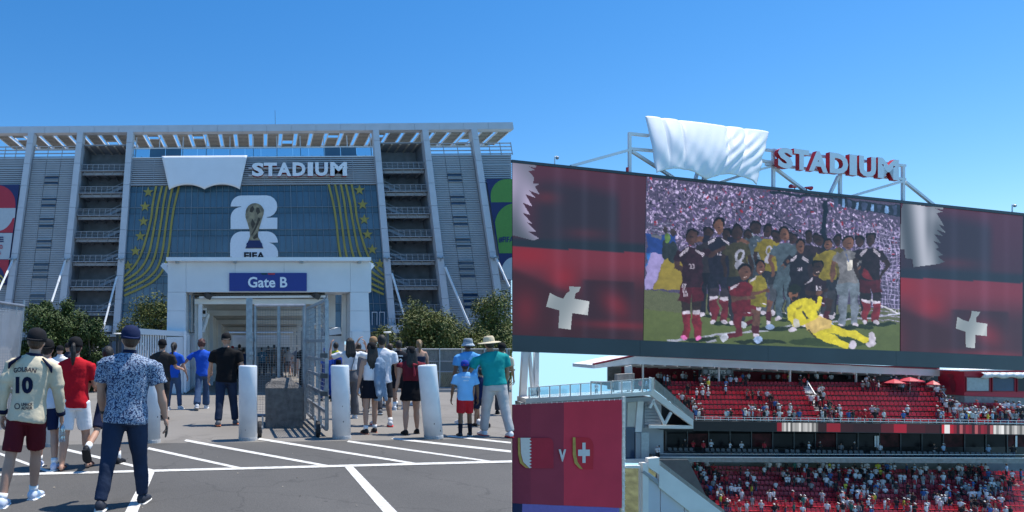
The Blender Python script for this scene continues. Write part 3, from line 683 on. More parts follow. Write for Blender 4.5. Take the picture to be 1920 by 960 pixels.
l2 = thing('ladder_gate', 'galvanised framed gate leaf swung open, seen nearly edge on with a wheel', 'gate leaf', G(613, 818))
Q0, Q1 = G(577, 786), G(612.5, 818); Z0, Z1 = .12, 2.36
fm = MB()
for t, w in ((0, .07), (.33, .045), (.66, .045), (1, .065)): 
    p = lerp(Q0, Q1, t); fm.bar(p+V((0, 0, Z0)), p+V((0, 0, Z1)), w)
for z in (Z0, .42, .72, 1.02, 1.32, 1.66, Z1):
    fm.bar(Q0+V((0, 0, z)), Q1+V((0, 0, z)), .045, .055)
fm.build('gate_frame', M_galv, l2)
ps = MB()
for x, y, yt in ((570.5, 789, 571), (584, 786, 573)): p = G(x, y); ps.bar(p, V((p.x, p.y, EYE+(645-yt)/F*p.y)), .07)
ps.build('gate_post', M_galv, l2)
wm = MB()
for k in range(1, 14): p = lerp(Q0, Q1, k/14); wm.bar(p+V((0, 0, Z0)), p+V((0, 0, Z1)), .006)
for k in range(1, 28): z = lerp(Z0, Z1, k/28); wm.bar(Q0+V((0, 0, z)), Q1+V((0, 0, z)), .006)
wm.build('wire_mesh', M_galv, l2, kind='stuff')
lt = MB()
for z in (1.4, 1.05, .74): lt.box(Q1+V((-.05, -.02, z)), (.12, .12, .08))
lt.build('latch', M_dark, l2)
wheel(l2, G(596, 819)+V((0, 0, .14)), .14)

# trees and shrubs
def leafmat(n, a, b): return mat(n, a, .6, .25, 1.3, isl=.45, col2=b, spec=.25)
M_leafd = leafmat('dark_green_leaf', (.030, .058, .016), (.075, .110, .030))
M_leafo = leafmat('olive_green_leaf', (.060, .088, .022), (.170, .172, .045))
M_bark = mat('bark', (.13, .10, .075), .95, .3, 8, .5, 25)
def tree(name, label, x0, x1, yt, yc, d, n, leaf, seed, size=.085, group='leafy trees below the tower', clumps=26):
    rn = random.Random(seed); c = at((x0+x1)/2, (yt+yc)/2, d); rx = (x1-x0)/2*d/F; rzz = (yc-yt)/2*d/F; ry = rx*.8
    base = V((c.x, d, 0)); t = thing(name, label, 'tree', base, group)
    cl = []
    for k in range(clumps):
        a = rn.uniform(0, 2*math.pi); w = rn.uniform(-1, 1); q = (rn.random()**.4)*.86; s = math.sqrt(max(0, 1-w*w))
        cl.append((c+V((math.cos(a)*s*q*rx, math.sin(a)*s*q*ry, w*q*rzz)), rn.uniform(.26, .46)*min(rx, rzz*1.2)))
    tk = MB(); h0 = max(.4, c.z-rzz*.6); tk.tube(base, V((c.x, d, h0)), .11, .075, 8)
    for p, r in cl[:14]: 
        m = V((c.x, d, h0))+V((rn.uniform(-.1, .1), rn.uniform(-.1, .1), rn.uniform(-.3, .1))); tk.tube(m, lerp(m, p, .55)+V((0, 0, .1)), .045, .03, 6); tk.tube(lerp(m, p, .55)+V((0, 0, .1)), p, .03, .012, 6)
    tk.build('trunk', M_bark, t)
    vs = []; fs = []
    for k in range(n):
        p, r = cl[rn.randrange(len(cl))]
        g = V((rn.gauss(0, 1), rn.gauss(0, 1), rn.gauss(0, 1))); g.normalize(); rad = r*(rn.random()**.33)*(1.0 if rn.random() < .9 else 1.35)
        q = p+g*rad; q.z = max(q.z, .08)
        if q.x > SEAM*q.y-.015: continue
        nn = (g*1.2+V((rn.gauss(0, .7), rn.gauss(0, .7), rn.gauss(.35, .7)))).normalized(); u = nn.orthogonal().normalized(); u.rotate(Matrix.Rotation(rn.uniform(0, 6.28), 3, nn)); w = nn.cross(u)
        s = size*rn.uniform(.6, 1.3); o = len(vs)
        vs += [q-u*s*.5, q+w*s*.3+nn*s*.08, q+u*s*.6, q-w*s*.3+nn*s*.08]; fs.append((o, o+1, o+2, o+3))
    mb = MB(); mb.v = [tuple(v) for v in vs]; mb.f = fs; mb.m = [0]*len(fs); mb.c = [(1, 1, 1)]*len(fs)
    mb.build('crown', leaf, t, recalc=False)
    return t
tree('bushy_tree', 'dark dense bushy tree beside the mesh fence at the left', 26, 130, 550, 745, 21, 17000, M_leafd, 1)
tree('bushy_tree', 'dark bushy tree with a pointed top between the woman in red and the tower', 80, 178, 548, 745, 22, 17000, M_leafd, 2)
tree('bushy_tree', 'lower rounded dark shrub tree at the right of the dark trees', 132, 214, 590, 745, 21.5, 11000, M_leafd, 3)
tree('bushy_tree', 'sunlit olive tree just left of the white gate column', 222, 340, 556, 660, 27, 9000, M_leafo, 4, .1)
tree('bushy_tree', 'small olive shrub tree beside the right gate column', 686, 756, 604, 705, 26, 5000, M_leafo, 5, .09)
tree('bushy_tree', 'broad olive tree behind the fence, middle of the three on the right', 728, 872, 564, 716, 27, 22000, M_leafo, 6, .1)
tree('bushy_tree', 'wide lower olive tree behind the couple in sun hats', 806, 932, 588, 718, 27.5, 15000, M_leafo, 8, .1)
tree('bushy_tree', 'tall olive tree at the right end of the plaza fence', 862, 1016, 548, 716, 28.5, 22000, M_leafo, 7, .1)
# fence, planting bed on the right
FD = 23.0
fp = lambda x, y, dy=0: at(x, y, FD)+V((0, dy, 0))
fn = thing('chain_link_fence', 'chain link fence with a grey slatted upper screen below the olive trees', 'fence', fp(820, 728))
bs = MB()
for k in range(112):
    x = 694+k*2.36; bs.box(fp(x, 666, .05), (.03, .02, .46))
bs.build('privacy_slat', mat('grey_plastic_slat', (.20, .205, .205), .6, .2), fn, kind='stuff')
rl = MB()
for y, r in ((654.5, .025), (677.5, .02), (697, .025), (727, .02)): rl.tube(fp(693, y), fp(958, y), r, n=6)
rl.build('fence_rail', M_galv, fn)
for k in range(7): MB().tube(fp(698+k*42, 731), fp(698+k*42, 653), .03, n=8).build('fence_post', M_galv, fn)
ch = MB(); s = 4.0
for k in range(80):
    x = 660+k*s
    a = [(x, 727), (x+30*.9, 678)]; b2 = [(x+27, 727), (x, 678)]
    if x > 694 and x+27 < 958: ch.bar(fp(*a[0], .02), fp(*a[1], .02), .009); ch.bar(fp(*b2[0], .03), fp(*b2[1], .03), .009)
ch.build('chain_link', M_galv, fn, kind='stuff')
dk = MB(); dk.hexa([fp(694, 697, .1), fp(958, 697, .1), fp(958, 697, .13), fp(694, 697, .13), fp(694, 678, .1), fp(958, 678, .1), fp(958, 678, .13), fp(694, 678, .13)]); dk.build('screen_cloth', mat('dark_screen_cloth', (.06, .07, .075), .8), fn)
def tufts(name, x0, x1, d0, d1, n, h, m, seed):
    rn = random.Random(seed); mb = MB(); vs = []; fs = []
    for k in range(n):
        d = rn.uniform(d0, d1); x = (rn.uniform(x0, x1)-CX)/F*d
        if x > SEAM*d-.15: continue
        o = len(vs); a = rn.uniform(0, 6.28); w = rn.uniform(.012, .03); hh = h*rn.uniform(.4, 1.1); lx, ly = rn.gauss(0, .1), rn.gauss(0, .1)
        vs += [(x-w*math.cos(a), d-w*math.sin(a), 0), (x+w*math.cos(a), d+w*math.sin(a), 0), (x+w*.6*math.cos(a)+lx, d+w*.6*math.sin(a)+ly, hh), (x-w*.6*math.cos(a)+lx, d-w*.6*math.sin(a)+ly, hh*.95)]; fs.append((o, o+1, o+2, o+3))
    mb.v = vs; mb.f = fs; mb.m = [0]*len(fs); mb.c = [(1, 1, 1)]*len(fs); return mb.build(name, m, recalc=False, kind='stuff')
tufts('ground_cover', 690, 960, 23.3, 26, 9000, .55, leafmat('dry_yellow_green_leaf', (.10, .12, .03), (.28, .24, .08)), 3)
M_grav = mat('pale_gravel', (.34, .31, .27), .95, .3, 30, .6, 60)
sheet('planting_bed', [fp(690, 728).xy, fp(958, 728).xy, (SEAM*26-.2, 26), (fp(690, 728).x, 26)], .012, M_grav)
kb = MB(); k0, k1 = G(690, 735.5), G(959, 735.5); kb.hexa([V((k0.x, k0.y, 0)), V((k1.x, k1.y, 0)), V((k1.x, k1.y+.2, 0)), V((k0.x, k0.y+.2, 0)), V((k0.x, k0.y, .1)), V((k1.x, k1.y, .1)), V((k1.x, k1.y+.2, .1)), V((k0.x, k0.y+.2, .1))]); kb.build('kerb', M_conc, kind='structure')
# path lights with flat white heads, service kiosk
for px, py, d, lab in ((220, 627.5, 22.5, 'flat white topped path light in front of the dark kiosk on the left'), (726.5, 625, 22, 'flat white topped path light below the olive trees on the right')):
    p = at(px, py, d); t = thing('path_light', lab, 'path light', (p.x, p.y, 0), 'flat topped path lights')
    q = MB(); q.tube((p.x, p.y, 0), p, .05, .05, 8); q.build('post', M_dark, t)
    q = MB(); q.tube(p, p+V((0, 0, .035)), .06, .14, 16); q.tube(p+V((0, 0, .036)), p+V((0, 0, .06)), .14, .12, 16); q.build('lamp_head', M_white, t)
kd = 60; kk = thing('service_kiosk', 'low dark kiosk behind the dark bushy trees on the left', 'kiosk', at(222, 676, kd))
KP = lambda x, y, dy=0: at(x, y, kd)+V((0, dy, 0))
q = MB(); q.hexa([KP(186, 676), KP(250, 676), KP(250, 676, 3), KP(186, 676, 3), KP(186, 632), KP(250, 632), KP(250, 632, 3), KP(186, 632, 3)]); q.build('kiosk_body', mat('dark_kiosk_paint', (.04, .045, .055), .6), kk)
q = MB(); q.hexa([KP(184, 631.5, -.5), KP(254, 631.5, -.5), KP(254, 631.5, 3), KP(184, 631.5, 3), KP(184, 627, -.5), KP(254, 627, -.5), KP(254, 627, 3), KP(184, 627, 3)]); q.build('kiosk_roof', M_slab, kk)
q = MB()
for k in range(3): x = 192+18*k; q.hexa([KP(x, 665, -.05), KP(x+12, 665, -.05), KP(x+12, 665, 0), KP(x, 665, 0), KP(x, 640, -.05), KP(x+12, 640, -.05), KP(x+12, 640, 0), KP(x, 640, 0)])
q.build('kiosk_shutter', M_slot, kk)
rn_ = random.Random(9); q = MB()
for k in range(26):
    p = G(rn_.uniform(20, 940), rn_.uniform(850, 955), .0); a = rn_.uniform(0, 6.28); r = rn_.uniform(.006, .018); ca, sa = math.cos(a)*r, math.sin(a)*r
    q.add([p+V((ca, sa, .013)), p+V((-sa*.4, ca*.4, .02)), p+V((-ca, -sa, .013)), p+V((sa*.4, -ca*.4, .016))], [(0, 1, 2, 3)])
q.build('litter', mat('dry_leaf', (.42, .36, .27), .9, .3), kind='stuff')
# ------------------------------------------------------------ people
def cloth_mat(name, rgb, var=.10, bump=.25, rough=.85): return mat(name, s2l(rgb), rough, var, 6, bump*2.2, 9, spec=.2)
SKIN = {'light': mat('light_skin', (.47, .27, .19), .55, .10, 8, spec=.35), 'tan': mat('tan_skin', (.33, .18, .115), .55, .10, 8, spec=.35), 'brown': mat('brown_skin', (.16, .085, .05), .5, .10, 8, spec=.35)}
HAIR = {'black': mat('black_hair', (.014, .011, .009), .62, .4, 30, .5, 60, stretch=(1, 1, .12)), 'brown': mat('brown_hair', (.05, .025, .014), .5, .4, 30, .5, 60, stretch=(1, 1, .12)), 'auburn': mat('auburn_hair', (.075, .024, .016), .5, .4, 30, .5, 60), 'blond': mat('blond_hair', (.24, .15, .07), .5, .3, 30, .5, 60, stretch=(1, 1, .12)), 'grey': mat('grey_hair', (.2, .19, .18), .6, .3, 30)}
ctex = bpy.data.textures.new('fold_noise', 'CLOUDS'); ctex.noise_scale = .16; ctex.noise_depth = 2
PEND = []
def organic(mb, name, m, parent, vox, extra=None, folds=0.0, sm=4):
    o = mb.build(name, m, parent, recalc=True)
    r = o.modifiers.new('r', 'REMESH'); r.mode = 'VOXEL'; r.voxel_size = vox; r.use_smooth_shade = True
    s = o.modifiers.new('s', 'SMOOTH'); s.factor = .5; s.iterations = sm
    if folds:
        d = o.modifiers.new('d', 'DISPLACE'); d.texture = ctex; d.strength = folds; d.mid_level = .5; d.texture_coords = 'LOCAL'
    PEND.append((o, extra)); return o
def finish_people():
    bpy.context.view_layer.update(); dg = bpy.context.evaluated_depsgraph_get(); res = []
    for o, extra in PEND: res.append(bpy.data.meshes.new_from_object(o.evaluated_get(dg)))
    for (o, extra), me in zip(PEND, res):
        old = o.data; o.modifiers.clear(); nm = old.name
        if extra is not None and extra.v:
            bm = bmesh.new(); bm.from_mesh(me); vs = [bm.verts.new(v) for v in extra.v]
            for f in extra.f:
                try: bm.faces.new([vs[i] for i in f]).smooth = True
                except ValueError: pass
            bm.to_mesh(me); bm.free()
        o.data = me; bpy.data.meshes.remove(old); me.name = nm
    PEND.clear()

def person(label, px, py, top, yaw=0, sex='m', w=1.0, lean=(0, 0), legs=((12, 6), (-10, 14)), abd=(3, 3), arms=((-8, 8, 14), (8, 8, 14)), skin='light', shirt=('tee', (60, 60, 60)), pants=('jeans', (40, 55, 90)), shoes=((60, 60, 62), (200, 200, 200)), hat=None, hair=('short', 'black'), head=0, vox=None, H=None, socks=None, group='people walking to the gate', lift=0, nod=0):
    b = G(px, py); 
    if H is None: H = (EYE-(top-645)/F*b.y)/(1.015 if hat else 1.0)
    t = thing('person', label, 'person', (b.x, b.y, 0), group, math.radians(yaw)); OFF[t.name] = V((0, 0, 0))
    vox = vox or (.012 if b.y < 9.5 else .017 if b.y < 14 else .022)
    S = H; f = sex == 'f'; RX = lambda a: Matrix.Rotation(math.radians(a), 3, 'X'); RY = lambda a: Matrix.Rotation(math.radians(a), 3, 'Y')
    pel = V((0, 0, .52*S)); ML = RY(lean[1]) @ RX(-lean[0])
    T = lambda x, y, z: pel+ML @ (V((x*S, y*S, z*S))-pel)
    def tring(z, hx, hy, cy=0, n=18): return [T(hx*math.copysign(abs(math.cos(a))**.85, math.cos(a)), cy+hy*math.copysign(abs(math.sin(a))**.85, math.sin(a)), z) for a in [2*math.pi*i/n for i in range(n)]]
    shw = (.104 if f else .118)*w
    wz = [.46, .50, .54, .60, .68, .75, .80, .83, .85]
    bx = [.078, .088, .088 if not f else .092, .074 if not f else .066, .082, .090, shw*.82, shw*.54, .036]; by = [.055, .06, .06, .048, .056, .06, .05, .042, .034]
    if f: bx[4] = .076; bx[5] = .084
    body = MB()
    body.loft([tring(z, x*w, y*w) for z, x, y in zip(wz, bx, by)])
    body.tube(T(0, -.004, .81), T(0, .01, .885), .036*S, .032*S, 12)
    HM = ML @ Matrix.Rotation(math.radians(head), 3, 'Z') @ RX(-nod); hc = T(0, .012, .932)
    hp = lambda x, y, z: hc+HM @ V((x*S, y*S, (z-.932)*S))
    body.ell(hp(0, 0, .936), (.045*S, .056*S, .062*S), 16, 10, HM); body.ell(hp(0, .022, .900), (.033*S, .030*S, .030*S), 12, 8, HM)
    body.tube(hp(0, .05, .930), hp(0, .062, .915), .006*S, .009*S, 6, True)
    for s in (-1, 1): body.ell(hp(s*.044, -.002, .925), (.007*S, .014*S, .019*S), 8, 6, HM)
    J = {}; extra = MB(); R = {}
    for i, s in ((0, -1), (1, 1)):
        hip, kn = legs[i][:2]; ab = abd[i]
        dv = lambda a, ab=ab, s=s: V((s*math.sin(math.radians(ab)), math.sin(math.radians(a)), -math.cos(math.radians(a))))
        h0 = V((s*.050*S*(w*.5+.5), 0, .515*S)); k0 = h0+dv(hip)*.245*S; a0 = k0+dv(hip-kn)*.228*S
        R[i] = (h0, k0, a0, hip-kn)
        body.tube(h0, lerp(h0, k0, .5), .050*S*w, .043*S*w, 12, True); body.tube(lerp(h0, k0, .5), k0, .043*S*w, .031*S*w, 12, True)
        c0 = lerp(k0, a0, .3)-dv(hip-kn).cross(V((1, 0, 0)))*.0
        body.tube(k0, c0, .030*S*w, .033*S*w, 12, True); body.tube(c0, a0, .033*S*w, .019*S, 12, True)
    # feet, shoes
    zmin = 9; feet = []
    for i, s in ((0, -1), (1, 1)):
        h0, k0, a0, sh_ = R[i]; pitch = (-(abs(sh_)-16)*1.1 if sh_ < -16 else (12 if sh_ > 14 else 0))
        Mf = Matrix.Rotation(math.radians(-s*7), 3, 'Z') @ RX(pitch)
        fp_ = lambda x, y, z, a0=a0, Mf=Mf: a0+Mf @ V((x*S, y*S, (z-.044)*S))
        feet.append((fp_, s)); zmin = min([zmin]+[fp_(0, y, 0).z for y in (-.04, .105)])
    up = V((0, 0, -zmin+lift))
    prof = [(-.040, .013, .008, .035), (-.030, .022, .0, .055), (-.005, .025, 0, .060), (.035, .028, 0, .046), (.075, .031, 0, .032), (.098, .026, 0, .026), (.112, .012, .004, .016)]
    def footloft(mb, fp_, g, z0=None, z1=None, n=12):
        rings = []
        for y, hw, za, zb in prof:
            lo = za if z0 is None else z0; hi = zb if z1 is None else z1
            rings.append([fp_((hw+g)*math.cos(2*math.pi*q/n), y*(1+g*4), (lo+hi)/2+((hi-lo)/2+(g if z1 is None else 0))*math.sin(2*math.pi*q/n)) for q in range(n)])
        mb.loft(rings)
    for fp_, s in feet: footloft(body, fp_, -.005)
    shm = None if shoes is None or shoes == 'sandal' else cloth_mat('shoe_%d_%d_%d' % shoes[0], shoes[0], .15, .1, .6)
    clothes = []
    for fp_, s in feet:
        if shm:
            so = MB(); footloft(so, fp_, .002); sh = so.build('shoe', shm, t, smooth=True)
            sl = MB(); footloft(sl, fp_, .006, -.008, .008); sl2 = sl.build('sole', cloth_mat('sole_%d_%d_%d' % shoes[1], shoes[1], .1, 0, .7), sh)
            la = MB()
            for k in range(3): la.bar(fp_(-.014, .025+.014*k, .049-.006*k), fp_(.014, .025+.014*k, .049-.006*k), .004*S)
            la.build('laces', cloth_mat('sole_%d_%d_%d' % shoes[1], shoes[1]), sh); clothes += [sh]
        else:
            so = MB(); footloft(so, fp_, .003, -.010, .002); sh = so.build('sandal', cloth_mat('sandal_leather', (120, 80, 70)), t)
            st = MB(); st.tube(fp_(-.03, .06, .02), fp_(0, .055, .046), .007*S); st.tube(fp_(0, .055, .046), fp_(.03, .06, .02), .007*S); st.tube(fp_(-.024, -.02, .03), fp_(.024, -.02, .03), .006*S); st.build('strap', cloth_mat('sandal_leather', (120, 80, 70)), sh); clothes += [sh]
    if socks:
        for i in (0, 1):
            q = MB(); q.tube(R[i][2]-V((0, 0, .0)), lerp(R[i][2], R[i][1], socks[0]), .024*S, .030*S*(.8+.4*socks[0]), 12); clothes.append(q.build('sock', cloth_mat('sock_%d_%d_%d' % socks[1], socks[1]), t, smooth=True))
    # arms and hands
    A = {}
    for i, s in ((0, -1), (1, 1)):
        a = arms[i]; S0 = V((s*shw*S, 0, .808*S)); S0 = pel+ML @ (S0-pel)
        if isinstance(a[0], tuple): u, v = V((a[0][0]*s, a[0][1], a[0][2])).normalized(), V((a[1][0]*s, a[1][1], a[1][2])).normalized()
        else:
            fw, ab, el = [math.radians(q) for q in a[:3]]; ab2 = math.radians(a[3]) if len(a) > 3 else ab*.35
            u = V((s*math.sin(ab), math.sin(fw)*math.cos(ab), -math.cos(fw)*math.cos(ab))); v = V((s*math.sin(ab2), math.sin(fw+el)*math.cos(ab2), -math.cos(fw+el)*math.cos(ab2)))
        E = S0+u*.168*S; W = E+v*.148*S; A[i] = (S0, E, W, u, v)
        body.ell(S0-V((s*.014*S, 0, .012*S)), (.027*S*w, .028*S, .026*S), 10, 7); body.tube(S0-V((s*.006*S, 0, .018*S)), lerp(S0, E, .5), .025*S*w, .028*S*w, 10, True); body.tube(lerp(S0, E, .5), E, .028*S*w, .022*S, 10, True)
        body.tube(E, lerp(E, W, .35), .022*S, .024*S*w, 10, True); body.tube(lerp(E, W, .35), W+v*.012*S, .024*S*w, .0145*S, 10, True)
        fwd = V((0, 1, 0)); fwd = (fwd-v*fwd.dot(v)); fwd = fwd.normalized() if fwd.length > .1 else V((0, 0, 1)); inn = v.cross(fwd)*(1 if v.cross(fwd).x*s < 0 else -1)
        Q = Matrix((inn, fwd, v)).transposed(); pc = W+v*.030*S
        extra.ell(pc, (.0125*S, .0235*S, .033*S), 10, 7, Q)
        for k, ln in enumerate((.92, 1.0, .95, .76)):
            r0 = W+v*.054*S+fwd*(.0165-.011*k)*S; d1 = (v+inn*(.25+.06*k)).normalized(); d2 = (v+inn*(.95+.12*k)).normalized()
            m_ = r0+d1*.026*ln*S; extra.tube(r0-d1*.008*S, m_, .0058*S, .0054*S, 6, True); extra.tube(m_, m_+d2*.024*ln*S, .0054*S, .0044*S, 6, True)
        th = W+v*.014*S+fwd*.018*S; d1 = (v*.75+fwd*.62+inn*.25).normalized(); m_ = th+d1*.026*S; extra.tube(th-d1*.008*S, m_, .0075*S, .0062*S, 6, True); extra.tube(m_, m_+(v*.95+fwd*.15+inn*.35).normalized()*.022*S, .0062*S, .005*S, 6, True)
    bo = organic(body, 'body', SKIN[skin], t, vox, extra)
    # bottoms
    kind, col = pants; pm = cloth_mat('cloth_%d_%d_%d' % tuple(col), col) if not isinstance(col, str) else MATS[col]; pb = MB()
    if kind in ('jeans', 'wide', 'trousers', 'shorts'):
        pb.loft([tring(z, x*w, y*w) for z, x, y in ((.455, .085, .062), (.49, .096, .068), (.53, .096, .067), (.575, .088, .06), (.595, .086, .058))])
        for i in (0, 1):
            h0, k0, a0, _ = R[i]
            if kind == 'shorts':
                e_ = lerp(h0, k0, .86); pb.tube(h0, e_, .056*S*w, .054*S*w, 14, False)
            else:
                ra = {'jeans': .030, 'trousers': .036, 'wide': .058}[kind]; rk = {'jeans': .038, 'trousers': .042, 'wide': .046}[kind]
                pb.tube(h0, lerp(h0, k0, .5), .056*S*w, .050*S*w, 14, True); pb.tube(lerp(h0, k0, .5), k0, .050*S*w, rk*S*w, 14, True); pb.tube(k0, lerp(k0, a0, .96), rk*S*w, ra*S*w, 14, False); pb.ell(k0, (rk*S*w,)*3, 12, 8)
        clothes.append(organic(pb, {'shorts': 'shorts'}.get(kind, 'trousers'), pm, t, vox, folds=.022 if kind != 'shorts' else .016, sm=3))
    elif kind == 'skirt':
        pb.loft([tring(z, x*w, y*w) for z, x, y in ((.385, .118, .092), (.42, .112, .088), (.48, .102, .078), (.54, .097, .068), (.60, .078, .056), (.625, .074, .053))])
        clothes.append(organic(pb, 'skirt', pm, t, vox, folds=.03, sm=3))
    # tops
    kind, col = shirt[:2]; hem = shirt[2] if len(shirt) > 2 else .47; sm_ = cloth_mat('cloth_%d_%d_%d' % tuple(col), col) if not isinstance(col, str) else MATS[col]; tb = MB()
    full = [(.46, .104, .075), (.50, .105, .075), (.54, .102, .072), (.60, .095, .066), (.68, .099, .070), (.75, .106, .071), (.80, shw*.98, .060), (.83, shw*.70, .050), (.853, .042, .040)]
    if f: full = [(z, x*.93, y*.95) for z, x, y in full]
    rows_ = [(hem, *[lerp(a, b2, .5) for a, b2 in zip(full[0][1:], full[1][1:])])]+[r for r in full if r[0] > hem+.01]
    if hem > .55: rows_[0] = (hem, .088, .062)
    if kind in ('tank', 'strapless'): rows_ = [r for r in rows_ if r[0] < (.79 if kind == 'tank' else .765)]
    tb.loft([tring(z, x*w, y*w) for z, x, y in rows_])
    cuffs = []
    for i in (0, 1):
        S0, E, W, u, v = A[i]; s = -1 if i == 0 else 1
        if kind in ('tee', 'polo', 'flutter', 'long'):
            tb.ell(S0-V((s*.014*S, 0, .016*S)), (.037*S*w, .038*S, .036*S), 12, 8); tb.tube(T(s*.03, -.002, .832), pel+ML @ (V((s*(shw-.012)*S, -.002*S, .790*S))-pel), .026*S, .032*S, 12, True)
            if kind == 'flutter': tb.tube(S0, lerp(S0, E, .28), .040*S*w, .050*S*w, 14)
            else: tb.tube(lerp(S0, E, .06), lerp(S0, E, .74), .036*S*w, .041*S*w, 14)
        if kind == 'long':
            tb.tube(lerp(S0, E, .5), E, .040*S*w, .032*S*w, 14, True); tb.tube(E, lerp(E, W, .93), .033*S*w, .023*S*w, 14, True)
        if kind == 'tank': tb.tube(T(s*.055, -.045, .76), T(s*.05, 0, .838), .012*S); tb.tube(T(s*.05, 0, .838), T(s*.055, .045, .76), .012*S)
    to = organic(tb, 'shirt', sm_, t, vox, folds=.03, sm=4); clothes.append(to)
    if kind == 'polo':
        cl = MB(); cl.loft([[T(.040*math.cos(q), .002+.038*math.sin(q), .842) for q in [2*math.pi*k/14 for k in range(14)]], [T(.037*math.cos(q), .006+.036*math.sin(q), .872) for q in [2*math.pi*k/14 for k in range(14)]]], caps=False); o = cl.build('collar', shirt[3] if len(shirt) > 3 else sm_, to, smooth=True); md = o.modifiers.new('k', 'SOLIDIFY'); md.thickness = .012
    # hair
    hk, hcol = hair; hb = MB(); hm = HAIR[hcol]
    if hk != 'bald':
        hb.ell(hp(0, -.008, .942), (.049*S, .056*S, .061*S), 16, 10, HM)
        if hk == 'short': hb.ell(hp(0, -.022, .915), (.040*S, .036*S, .034*S), 12, 8, HM)
        if hk in ('pony', 'long', 'bun'): hb.ell(hp(0, -.022, .912), (.042*S, .036*S, .036*S), 12, 8, HM)
        if hk == 'pony':
            p = [hp(0, -.058, .955), hp(.002, -.082, .935), hp(.004, -.085, .89), hp(.0, -.078, .84), hp(-.004, -.07, .79)]
            for a_, b_, r0, r1 in zip(p, p[1:], (.012, .017, .021, .018), (.017, .021, .018, .006)): hb.tube(a_, b_, r0*S, r1*S, 10, True)
        if hk == 'long':
            for dx, en, wv in ((-.034, .735, -.006), (-.020, .705, .006), (-.006, .69, -.004), (.008, .70, .006), (.022, .715, .002), (.035, .745, .008)):
                p = [hp(dx*.9, -.040, .955), hp(dx*1.2, -.050, .88), hp(dx*1.25+wv, -.066, .80), hp(dx*1.0-wv, -.070, en)]
                for a_, b_, r0, r1 in zip(p, p[1:], (.020, .020, .017), (.020, .017, .005)): hb.tube(a_, b_, r0*S, r1*S, 10, True)
        if hk == 'bun': hb.ell(hp(0, -.062, .962), (.024*S, .022*S, .024*S), 10, 8); hb.tube(hp(0, -.06, .95), hp(0, -.07, .88), .016*S, .006*S, 8, True)
        if hk == 'curly':
            rn = random.Random(5)
            for k in range(46):
                q = V((rn.gauss(0, 1), rn.gauss(-.35, 1), rn.gauss(.3, 1))).normalized(); hb.ell(hp(q.x*.05, -.006+q.y*.056, .945+q.z*.058), (.015*S,)*3, 6, 5)
        clothes.append(organic(hb, 'hair', hm, t, max(.009, vox*.7), sm=2))
    # hats
    if hat:
        hk, c1 = hat[0], hat[1]; c2 = hat[2] if len(hat) > 2 else c1; m1 = cloth_mat('cloth_%d_%d_%d' % c1, c1); m2 = cloth_mat('cloth_%d_%d_%d' % c2, c2); q = MB(); br = MB(); n = 20
        ringh = lambda r, z, ky=1.18, dz=0: [hp(r*math.cos(2*math.pi*i/n), -.003+r*ky*math.sin(2*math.pi*i/n), z+dz*math.sin(2*math.pi*i/n)) for i in range(n)]
        if hk == 'cap':
            q.loft([ringh(.0535, .930), ringh(.0545, .950), ringh(.052, .974), ringh(.043, .994), ringh(.026, 1.006), ringh(.006, 1.011)]); co = q.build('cap', m1, t, smooth=True)
            d_ = -1 if (len(hat) > 3 and hat[3] == 'back') else 1
            pts = [(.046*math.cos(a), d_*(.036+.052*math.sin(a)), .943-.012*math.sin(a)) for a in [math.pi*k/10 for k in range(11)]]
            br.loft([[hp(*p) for p in pts], [hp(p[0], p[1], p[2]+.005) for p in pts]], close=True); br.build('cap_brim', m2, co)
            bt = MB(); bt.ell(hp(0, -.003, 1.008), (.006*S, .006*S, .004*S), 8, 5); bt.build('cap_button', m2, co)
            sb = MB(); sb.bar(hp(-.03, -.063*d_, .947), hp(.03, -.063*d_, .947), .004*S, .006*S); sb.build('cap_strap', m2, co)
        else:
            q.loft([ringh(.0535, .945), ringh(.0545, .960), ringh(.050, .992), ringh(.040, 1.006), ringh(.01, 1.010)]); co = q.build('hat_crown', m1, t, smooth=True)
            if hk == 'wide': rr_ = [(.053, .950, 0), (.085, .947, .004), (.112, .940, .010), (.113, .937, .010), (.085, .942, .004), (.05, .945, 0)]
            else: rr_ = [(.053, .952, 0), (.066, .938, 0), (.078, .920, 0), (.077, .917, 0), (.06, .935, 0), (.05, .945, 0)]
            br.loft([ringh(a_, z_, 1.1, dz) for a_, z_, dz in rr_], caps=False); br.build('hat_brim', m2, co, smooth=True)
            bd = MB(); bd.loft([ringh(.0555, .951), ringh(.0555, .960)], caps=False); bd.build('hat_band', m2, co)
        clothes.append(co)
    if abs(yaw) > 90:  # faces towards the camera
        ey = MB()
        for s in (-1, 1): ey.ell(hp(s*.017, .049, .936), (.006*S, .005*S, .004*S), 8, 6)
        clothes.append(ey.build('eyes', M_dark, t)); mo = MB(); mo.ell(hp(0, .050, .893), (.013*S, .005*S, .0035*S), 8, 5); clothes.append(mo.build('mouth', mat('lips', (.28, .10, .09)), t))
    for ch_ in [bo]+clothes: ch_.location = up
    OFF[t.name] = V((0, 0, 0))
    Wd = Matrix.Translation((b.x, b.y, 0)) @ Matrix.Rotation(math.radians(yaw), 4, 'Z') @ Matrix.Translation(up)
    J = {'hand': [Wd @ (A[i][2]+A[i][4]*.05*S) for i in (0, 1)], 'hdir': [Wd.to_3x3() @ A[i][4] for i in (0, 1)], 'root': t, 'shirt': to, 'S': S, 'T': T, 'W': Wd, 'A': A, 'up': up, 'wrist': [A[i][2] for i in (0, 1)], 'R': R, 'hp': hp, 'body': bo}
    return J
def wear(J, name, mb, m, smooth=False):
    o = mb.build(name, m, J['root'], smooth=smooth); o.location = J['up']; return o
